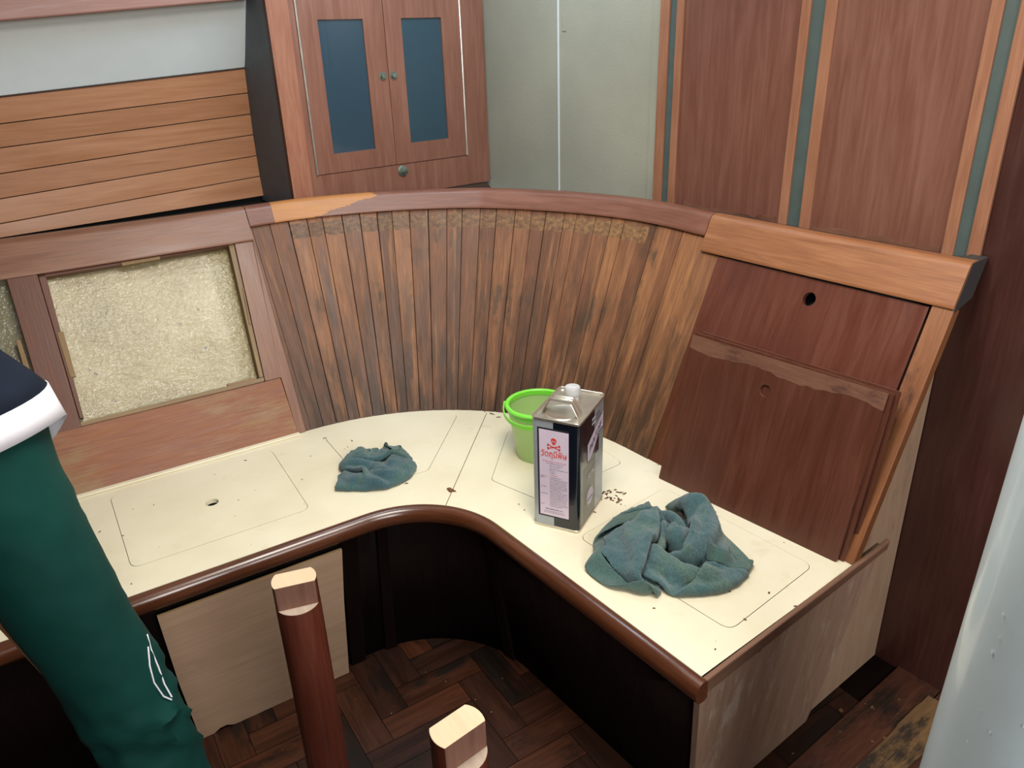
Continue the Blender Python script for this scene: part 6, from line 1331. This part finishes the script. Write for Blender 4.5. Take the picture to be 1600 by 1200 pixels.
29,81,143,36,87,131,37,88,126,25,90,132,14,90,126,8,87,113,9,81,101,8,74,90,8,67,80,9,69,73,15,81,68,19,93,63,18,105,56,18,117,49,18,128,41,19,138,32,20,
147,25,26,157,16,29,167,6,30,175,-5,25,167,-11,18,153,-14,18,140,-16,19,125,-18,19,112,-19,19,98,-20,19,84,-20,19,70,-18,19,57,-16,22,44,-15,25,30,-14,
28,16,-13,28,3,-12,29,-11,-11,25,-23,-11,18,-29,-6,8,5,201,40,2,209,31,2,222,25,2,233,15,8,230,9,16,220,8,25,209,8,33,199,8,41,188,8,50,178,8,58,168,8,
67,157,8,75,149,12,84,149,20,93,146,30,99,135,34,101,125,27,103,126,14,102,120,8,98,107,8,91,94,8,85,83,8,78,72,8,71,62,9,74,56,17,86,51,19,98,45,18,109,
38,19,120,32,25,129,24,28,139,15,30,148,5,31,158,-6,30,167,-17,28,166,-25,20,152,-27,19,137,-29,18,123,-31,18,109,-32,19,95,-34,19,82,-33,20,68,-32,20,
55,-30,23,41,-29,28,27,-28,30,13,-27,27,-1,-25,25,-15,-23,22,-28,-20,17,-38,-16,9,18,197,33,17,210,31,16,223,27,15,237,19,19,237,10,28,228,8,36,217,8,45,
206,8,53,196,8,62,185,8,70,175,8,78,165,8,86,154,8,94,145,12,103,142,20,112,137,28,115,125,27,116,120,15,114,113,8,109,100,8,103,88,8,97,76,8,89,65,8,82,
54,8,75,45,11,79,40,18,90,34,19,101,29,25,111,23,33,120,14,32,129,4,30,139,-6,30,148,-16,30,157,-27,29,162,-38,20,149,-40,15,135,-42,12,121,-42,8,108,-45,
13,94,-47,17,80,-47,19,66,-45,18,52,-44,19,38,-41,19,24,-38,17,12,-37,16,-1,-35,14,-14,-32,11,-27,-30,8,-40,-29,8,31,197,28,30,211,26,29,225,25,28,239,
21,31,244,10,39,235,8,48,225,8,56,214,8,65,203,8,73,193,8,82,182,8,90,172,8,98,160,8,105,149,8,112,139,12,121,133,18,127,124,24,128,114,18,126,105,9,121,
93,8,115,81,8,108,69,8,101,58,8,94,47,8,86,37,8,78,29,12,82,25,23,91,21,32,101,14,37,111,4,36,119,-6,31,129,-16,31,138,-26,30,147,-37,28,154,-48,21,148,
-53,8,133,-55,8,120,-56,8,107,-58,8,93,-60,11,79,-60,13,64,-59,13,51,-56,14,37,-52,13,23,-50,12,11,-47,8,-2,-46,8,-16,-45,8,-29,-44,8,-42,-42,8,42,197,
22,41,211,20,41,225,20,41,239,20,43,250,13,50,243,8,59,232,8,68,222,8,76,211,8,85,200,8,94,189,8,102,178,8,110,167,8,118,155,8,124,143,8,130,132,10,137,
122,15,140,110,17,138,99,11,134,87,8,127,74,8,120,62,8,113,51,8,105,39,8,97,29,8,87,23,13,81,16,24,82,12,35,91,3,39,101,-7,38,110,-15,31,119,-25,30,128,
-35,29,137,-46,27,143,-57,19,145,-66,11,133,-68,8,119,-70,8,105,-71,8,92,-73,8,78,-73,8,64,-70,8,50,-67,8,37,-64,8,23,-61,8,9,-60,8,-4,-60,8,-18,-59,8,
-31,-57,8,-45,-56,8,56,198,20,56,211,20,55,225,20,55,239,20,55,253,18,61,251,8,71,241,8,79,230,8,88,219,8,97,208,8,105,197,8,114,185,8,122,173,8,130,161,
8,137,149,8,143,136,8,148,122,9,151,109,9,150,95,8,146,81,8,140,68,8,133,56,8,125,44,8,117,32,8,108,25,13,99,19,21,91,10,27,83,2,31,83,-7,36,91,-17,35,
100,-26,31,109,-35,31,118,-45,30,126,-54,23,133,-65,18,139,-76,15,132,-82,8,118,-83,8,105,-85,8,91,-86,8,76,-86,8,62,-83,8,49,-80,8,35,-77,8,22,-74,8,8,
-74,8,-6,-73,8,-20,-73,8,-34,-71,8,-47,-70,8,70,198,19,69,212,20,69,226,19,69,240,21,68,254,21,72,259,11,82,249,8,90,238,8,99,227,8,108,216,8,117,204,8,
126,193,8,134,180,8,142,168,8,149,154,8,156,140,8,161,125,8,163,109,8,162,93,8,159,78,8,152,63,8,145,50,8,137,37,8,129,28,13,119,22,21,110,13,27,102,2,
28,91,-7,27,79,-14,29,81,-25,30,90,-35,30,99,-44,29,108,-54,28,116,-64,27,122,-74,20,129,-85,19,130,-94,12,118,-97,8,104,-99,8,89,-100,8,75,-98,8,60,-96,
8,47,-92,8,32,-90,8,20,-86,8,6,-87,8,-7,-87,8,-21,-86,8,-36,-85,8,-49,-84,8,])
def big_shape(x, y, z):
    up = math.exp(-(((x-.09)/.045)**2+((y-.12)/.05)**2))      # a fold standing up at the back
    z = z*(1+1.1*up)
    if x < -.14 and y < -.02: x -= (-.14-x)*.7; y -= (-.14-x)*.25
    return x, y, z
towel('large crumpled grey-teal terry towel heaped at the right end of the bench', BIG, (.912, .908), -31, (.73, .76, 1.5), 'terry_big', .0085, 3, 3, .0020, big_shape)
towel('small crumpled teal washcloth with flat hems on the left part of the bench', SMALL, (.558, 1.548), -40, (1.0, .88, 1.6), 'terry_small', .0048, 3, 8, .0013)

# ================================================================== PERSON
per = empty('person', (-.24, 1.0, 0)); tag(per, 'person at the left edge in navy shirt with white hem and dark green trousers', 'person')
def ring(cx, cy, z, rx, ry, n=24, e=2.0, ang=0, dz=None):
    out = []
    for i in range(n):
        a = 2*PI*i/n; x = rx*math.copysign(abs(math.cos(a))**(2/e), math.cos(a)); y = ry*math.copysign(abs(math.sin(a))**(2/e), math.sin(a))
        out.append((cx+x, cy+y, z+(dz(a) if dz else 0)))
    return out
def leg_rings(pts): return [ring(*p) for p in pts]
# skin body: legs hidden by trousers, torso, arms, head as one skinned surface
bm_v = [(-.25,1.0,.98),(-.27,1.01,1.15),(-.29,1.03,1.33),(-.30,1.04,1.45),(-.30,1.05,1.53),(-.30,1.065,1.585),
        (-.15,1.04,1.41),(-.13,1.10,1.28),(-.15,1.19,1.17),(-.22,1.33,1.24),(-.24,1.37,1.255),
        (-.45,1.04,1.41),(-.50,1.06,1.26),(-.50,1.13,1.13),(-.42,1.30,1.18),(-.40,1.34,1.20),
        (-.15,1.0,.93),(-.055,1.02,.50),(-.02,1.0,.10),(-.02,1.10,.045),
        (-.35,1.0,.93),(-.40,1.02,.50),(-.42,1.0,.10),(-.42,1.10,.045)]
bm_v += [(-.30,1.07,1.645),(-.30,1.065,1.71),(-.30,1.055,1.745),(-.30,1.165,1.615),(-.30,1.185,1.612)]
bm_e = [(5,24),(24,25),(25,26),(5,27),(27,28),(0,1),(1,2),(2,3),(3,4),(4,5),(2,6),(6,7),(7,8),(8,9),(9,10),(2,11),(11,12),(12,13),(13,14),(14,15),(0,16),(16,17),(17,18),(18,19),(0,20),(20,21),(21,22),(22,23)]
rad = [.10,.10,.11,.05,.048,.066,.055,.045,.037,.027,.024,.055,.045,.037,.027,.024,.06,.045,.032,.032,.06,.045,.032,.032,.080,.070,.035,.014,.009]
me = bpy.data.meshes.new('body'); me.from_pydata(bm_v, bm_e, []); me.materials.append(MATS['skin'])
bo = bpy.data.objects.new('body', me); COL.objects.link(bo)
d = bo.modifiers.new('skin', 'SKIN')
for i, r_ in enumerate(rad):
    me.skin_vertices[0].data[i].radius = (r_, r_)
me.skin_vertices[0].data[0].use_root = True
d = bo.modifiers.new('sub', 'SUBSURF'); d.levels = 2; d.render_levels = 2
reparent(bo, per)
def fold(z, a, s):   # soft cloth ripples
    return s*(math.sin(a*3+z*40)+.6*math.sin(a*5-z*63))
def leg(ctrs):
    n = 40; rings = []
    zs_ = [c[0] for c in ctrs]; z = ctrs[0][0]; steps = 70
    for k2 in range(steps+1):
        z = ctrs[0][0]+(ctrs[-1][0]-ctrs[0][0])*k2/steps
        for (za, xa, ya, ra, rb), (zb, xb, yb, rc, rd) in zip(ctrs, ctrs[1:]):
            if za >= z >= zb-1e-6:
                w = (za-z)/(za-zb); w = w*w*(3-2*w) if False else w
                cx_, cy_, r1, r2 = xa+(xb-xa)*w, ya+(yb-ya)*w, ra+(rc-ra)*w, rb+(rd-rb)*w; break
        kn = math.exp(-((z-.50)/.09)**2)+.5*math.exp(-((z-.33)/.07)**2)+.35*math.exp(-((z-.12)/.08)**2)
        rg = []
        for i in range(n):
            a = 2*PI*i/n
            nv = noise.noise(Vector((math.cos(a)*1.1+3, math.sin(a)*1.1, z*17+1.3*math.sin(a+.6)))); nw = noise.noise(Vector((math.cos(a)*1.6, math.sin(a)*1.6+7, z*34-1.2*math.cos(a)))); f_ = (.0015+kn*.0075)*(max(0, 1-abs(nv)*4.5)-.35)+(.0006+kn*.0030)*nw*2
            rg.append((cx_+(r1+f_)*math.cos(a), cy_+(r2+f_)*math.sin(a), z))
        rings.append(rg)
    return rings
mb = MB()
R1 = leg([(1.03,-.130,1.0,.088,.100),(.94,-.117,1.0,.077,.092),(.86,-.103,1.0,.072,.082),(.765,-.087,1.0,.0680,.076),(.70,-.076,1.0,.0665,.070),(.62,-.060,1.0,.0655,.067),(.55,-.050,1.0,.0670,.066),(.50,-.043,1.0,.0660,.066),(.42,-.036,1.0,.0635,.066),(.30,-.026,.99,.062,.063),(.16,-.02,.985,.056,.06),(.07,-.018,.985,.05,.055)])
loft(mb, R1, 'green_track')
R2 = leg([(1.03,-.370,1.0,.088,.100),(.86,-.380,1.0,.080,.085),(.60,-.405,1.0,.067,.07),(.45,-.415,1.0,.066,.066),(.25,-.42,.99,.06,.06),(.07,-.42,.985,.05,.055)])
loft(mb, R2, 'green_track')
loft(mb, [ring(-.25,1.0,z,rx,ry,32,2.4) for z, rx, ry in ((.80,.05,.055),(.835,.10,.080),(.88,.155,.095),(.93,.185,.106),(1.0,.192,.112),(1.06,.185,.11),(1.12,.17,.10))], 'green_track')
tr = mb.build('track_trousers', smooth=True); reparent(tr, per); tr['label'] = 'dark green trousers with white pocket piping'
# white pocket piping on the outer seam of the near leg
mb = MB()
for pts in ([(-.012,.988,.658),(-.004,.975,.640),(.004,.967,.610),(.0125,.960,.580),(.015,.957,.556)], [(-.016,.975,.650),(-.014,.960,.628),(-.008,.952,.600),(.004,.950,.568),(.013,.955,.553)]):
    P_ = []
    for x, y, z in pts:
        # push onto trouser surface
        for (rg) in R1:
            pass
        idx = min(range(len(R1)), key=lambda i: abs(R1[i][0][2]-z)); rg = R1[idx]; cx_ = sum(p[0] for p in rg)/len(rg); cy_ = sum(p[1] for p in rg)/len(rg)
        a = math.atan2(y-cy_, x-cx_); j = int(round(a/(2*PI)*40)) % 40; q = Vector(rg[j]); dd = Vector((math.cos(a), math.sin(a), 0)); rr_ = (Vector((q.x-cx_, q.y-cy_, 0))).length
        P_.append((cx_+dd.x*(rr_+.001), cy_+dd.y*(rr_+.001), z))
    tube(mb, P_, .0011, 'white_cloth', 8)
pp = mb.build('pocket_piping', smooth=True); pp.parent = tr
# shirt shell with flared white hem hanging lower on the far side
def sh(z, right, rx, ry, drop=0.0, n=64):
    out = []
    for i in range(n):
        a = 2*PI*i/n; r_ = 1+.010*math.sin(a*5+z*8); q = a if a < PI else a-2*PI
        out.append((right-rx+rx*r_*math.cos(a), 1.0+ry*r_*math.sin(a), z-drop*math.exp(-((q-.75)/.55)**2)))
    return out
mb = MB()
loft(mb, [sh(1.046, -.030, .205, .128, .020), sh(1.062, -.042, .200, .127, .008), sh(1.088, -.062, .190, .126), sh(1.13, -.080, .178, .124), sh(1.22, -.10, .165, .122), sh(1.34, -.11, .178, .12), sh(1.42, -.13, .165, .105), sh(1.465, -.19, .11, .085), sh(1.49, -.235, .065, .065)], 'navy_cloth', caps=False)
for pts, rr_ in (([(-.17,1.03,1.42),(-.13,1.07,1.33),(-.125,1.12,1.25)], [.065, .062, .066]), ([(-.43,1.04,1.42),(-.49,1.06,1.30),(-.505,1.08,1.22)], [.065, .062, .066])):
    tube(mb, pts, rr_, 'navy_cloth', 20, caps=False)
shirt = mb.build('shirt', smooth=True, solid=.002); reparent(shirt, per)
mb = MB(); loft(mb, [sh(1.047, -.0295, .2055, .1285, .020), sh(1.030, -.0255, .2075, .1300, .052), sh(1.012, -.021, .2095, .1315, .088)], 'white_cloth', caps=False)
o = mb.build('white_hem', smooth=True, solid=.002); o.parent = shirt
# hair cap, hands
def blob(mb, c, rx, ry, rz, m, n=20, k2=12, zmin=-1.0):
    loft(mb, [[(c[0]+rx*math.cos(2*PI*i/n)*math.cos(t), c[1]+ry*math.sin(2*PI*i/n)*math.cos(t), c[2]+rz*math.sin(t)) for i in range(n)] for t in [(-PI/2+.05)+(PI-.1)*j/k2 for j in range(k2+1)] if math.sin(t) >= zmin], m)
mb = MB(); blob(mb, (-.30, 1.045, 1.675), .090, .098, .098, 'hair', zmin=-.55); o = mb.build('hair', smooth=True); reparent(o, per)
for sx in (-1, 1):
    mb = MB(); blob(mb, (-.30+sx*.088, 1.06, 1.635), .012, .022, .034, 'skin', 14, 8); reparent(mb.build('ear', smooth=True), per)
    mb = MB(); blob(mb, (-.30+sx*.032, 1.142, 1.652), .013, .008, .008, 'white_cloth', 14, 8); blob(mb, (-.30+sx*.032, 1.1485, 1.652), .006, .003, .006, 'hair', 12, 6); reparent(mb.build('eye', smooth=True), per)
mb = MB(); blob(mb, (-.30, 1.139, 1.577), .026, .009, .007, 'chip_brown', 16, 8); reparent(mb.build('mouth', smooth=True), per)
for hx_, hy_, hz_, s_ in ((-.24, 1.375, 1.255, 1), (-.40, 1.345, 1.20, -1)):
    V_ = [(hx_, hy_, hz_), (hx_-.005*s_, hy_+.05, hz_+.01)]; E_ = [(0, 1)]; Rr = [.022, .026]
    for f_, (dx, L_) in enumerate(((-.024, .062), (-.008, .072), (.008, .068), (.024, .055))):
        a = len(V_); V_ += [(hx_+dx, hy_+.085, hz_+.010), (hx_+dx*1.1, hy_+.085+L_*.5, hz_-.004), (hx_+dx*1.1, hy_+.085+L_*.75, hz_-.03)]; E_ += [(1, a), (a, a+1), (a+1, a+2)]; Rr += [.010, .0085, .0075]
    a = len(V_); V_ += [(hx_-.034*s_, hy_+.045, hz_-.005), (hx_-.048*s_, hy_+.075, hz_-.014)]; E_ += [(0, a), (a, a+1)]; Rr += [.011, .009]
    me = bpy.data.meshes.new('hand'); me.from_pydata(V_, E_, []); me.materials.append(MATS['skin']); ho = bpy.data.objects.new('hand', me); COL.objects.link(ho)
    ho.modifiers.new('skin', 'SKIN')
    for i, r_ in enumerate(Rr): me.skin_vertices[0].data[i].radius = (r_, r_)
    me.skin_vertices[0].data[0].use_root = True
    d = ho.modifiers.new('sub', 'SUBSURF'); d.levels = 2; d.render_levels = 2; reparent(ho, per)
for fx in (-.018, -.42):
    mb = MB(); loft(mb, [ring(fx, 1.03+dy, z, rx, ry, 24, 2.6) for z, rx, ry, dy in ((.007, .045, .125, .03), (.02, .048, .13, .03), (.05, .044, .11, .015), (.08, .038, .06, -.04), (.10, .036, .045, -.05))], 'navy_cloth'); o = mb.build('shoe', smooth=True); reparent(o, per)

# ================================================================== CRUMBS
mb = MB(); rnd = random.Random(21)
def chip(x, y, z, s, m='chip_brown', el=1.0):
    a0 = rnd.uniform(0, 6.28); n = rnd.choice([5, 6, 7]); P = []
    for i in range(n):
        a = 2*PI*i/n; r = s*rnd.uniform(.6, 1.2); px, py = r*el*math.cos(a), r*math.sin(a)
        P.append((x+px*math.cos(a0)-py*math.sin(a0), y+px*math.sin(a0)+py*math.cos(a0)))
    h = s*.35; top_ = [(x+(p[0]-x)*.8, y+(p[1]-y)*.8, z+h) for p in P]; lo = [(p[0], p[1], z+.0002) for p in P]
    mb.face(top_, m)
    for i in range(n): mb.face([lo[i-1], lo[i], top_[i], top_[i-1]], m)
for _ in range(60):
    t = rnd.random()
    if t < .45: x, y = rnd.uniform(.74, 1.0), rnd.uniform(.66, 1.05)
    elif t < .75: x, y = rnd.uniform(.75, 1.05), rnd.uniform(1.05, 1.3)
    else: x, y = rnd.uniform(-.05, .6), rnd.uniform(1.42, 1.83)
    chip(x, y, SEAT+.0006, rnd.uniform(.0008, .0024), el=rnd.uniform(1, 2.4))
for _ in range(26): chip(.955+rnd.gauss(0, .013), 1.135+rnd.gauss(0, .016), SEAT+.0006, rnd.uniform(.0012, .0038), el=rnd.uniform(1, 3))
for _ in range(30): chip(rnd.uniform(1.12, 1.2), rnd.uniform(.75, 1.4), SEAT+.0003, rnd.uniform(.0008, .0018))
o = mb.build('wood_crumbs', weld=False); o['kind'] = 'stuff'; tag(o, 'brown wood crumbs and specks scattered on the cream seat', 'debris')
mb = MB(); chip(.668, 1.367, SEAT+.0004, .0075, el=2.0); tag(mb.build('wood_splinter', weld=False), 'brown splinter lying by the seat joint near the corner edge', 'splinter')
mb = MB()
for k_ in range(3): chip(.944+k_*.004, 1.656-k_*.028+.02, SEAT+.0004, .003, el=3.5)
for _ in range(60):
    n_, b_ = rnd.uniform(.86, 1.5), rnd.uniform(.15, .58); p = NB(n_, b_); chip(p.x, p.y, .0065, rnd.uniform(.0015, .006), rnd.choice(['chip_brown', 'floor_strip', 'ply_edge']))
for _ in range(40): chip(rnd.uniform(.1, .75), rnd.uniform(.6, 1.35), .0005, rnd.uniform(.0008, .002), rnd.choice(['chip_brown', 'ply_edge']))
o = mb.build('floor_debris', weld=False); o['kind'] = 'stuff'; tag(o, 'dust and wood scraps scattered over the dark floor', 'debris')
# rough batten glued to the floor beside the bench end
mb = MB(); FFl = F((0, 0, .006), nB, uB, Z3); rnd = random.Random(4)
top = [(1.00+.50*i/20, .475+.004*rnd.random()) for i in range(21)]; bot = [(1.00+.50*i/20, .405+.006*rnd.random()) for i in range(21)]
plate(mb, FFl, bot+top[::-1], 0.0, .007, 'floor_strip', uvr=True); tag(mb.build('floor_batten', bevel=.001), 'rough bare wooden batten on the floor beside the bench end', 'batten')
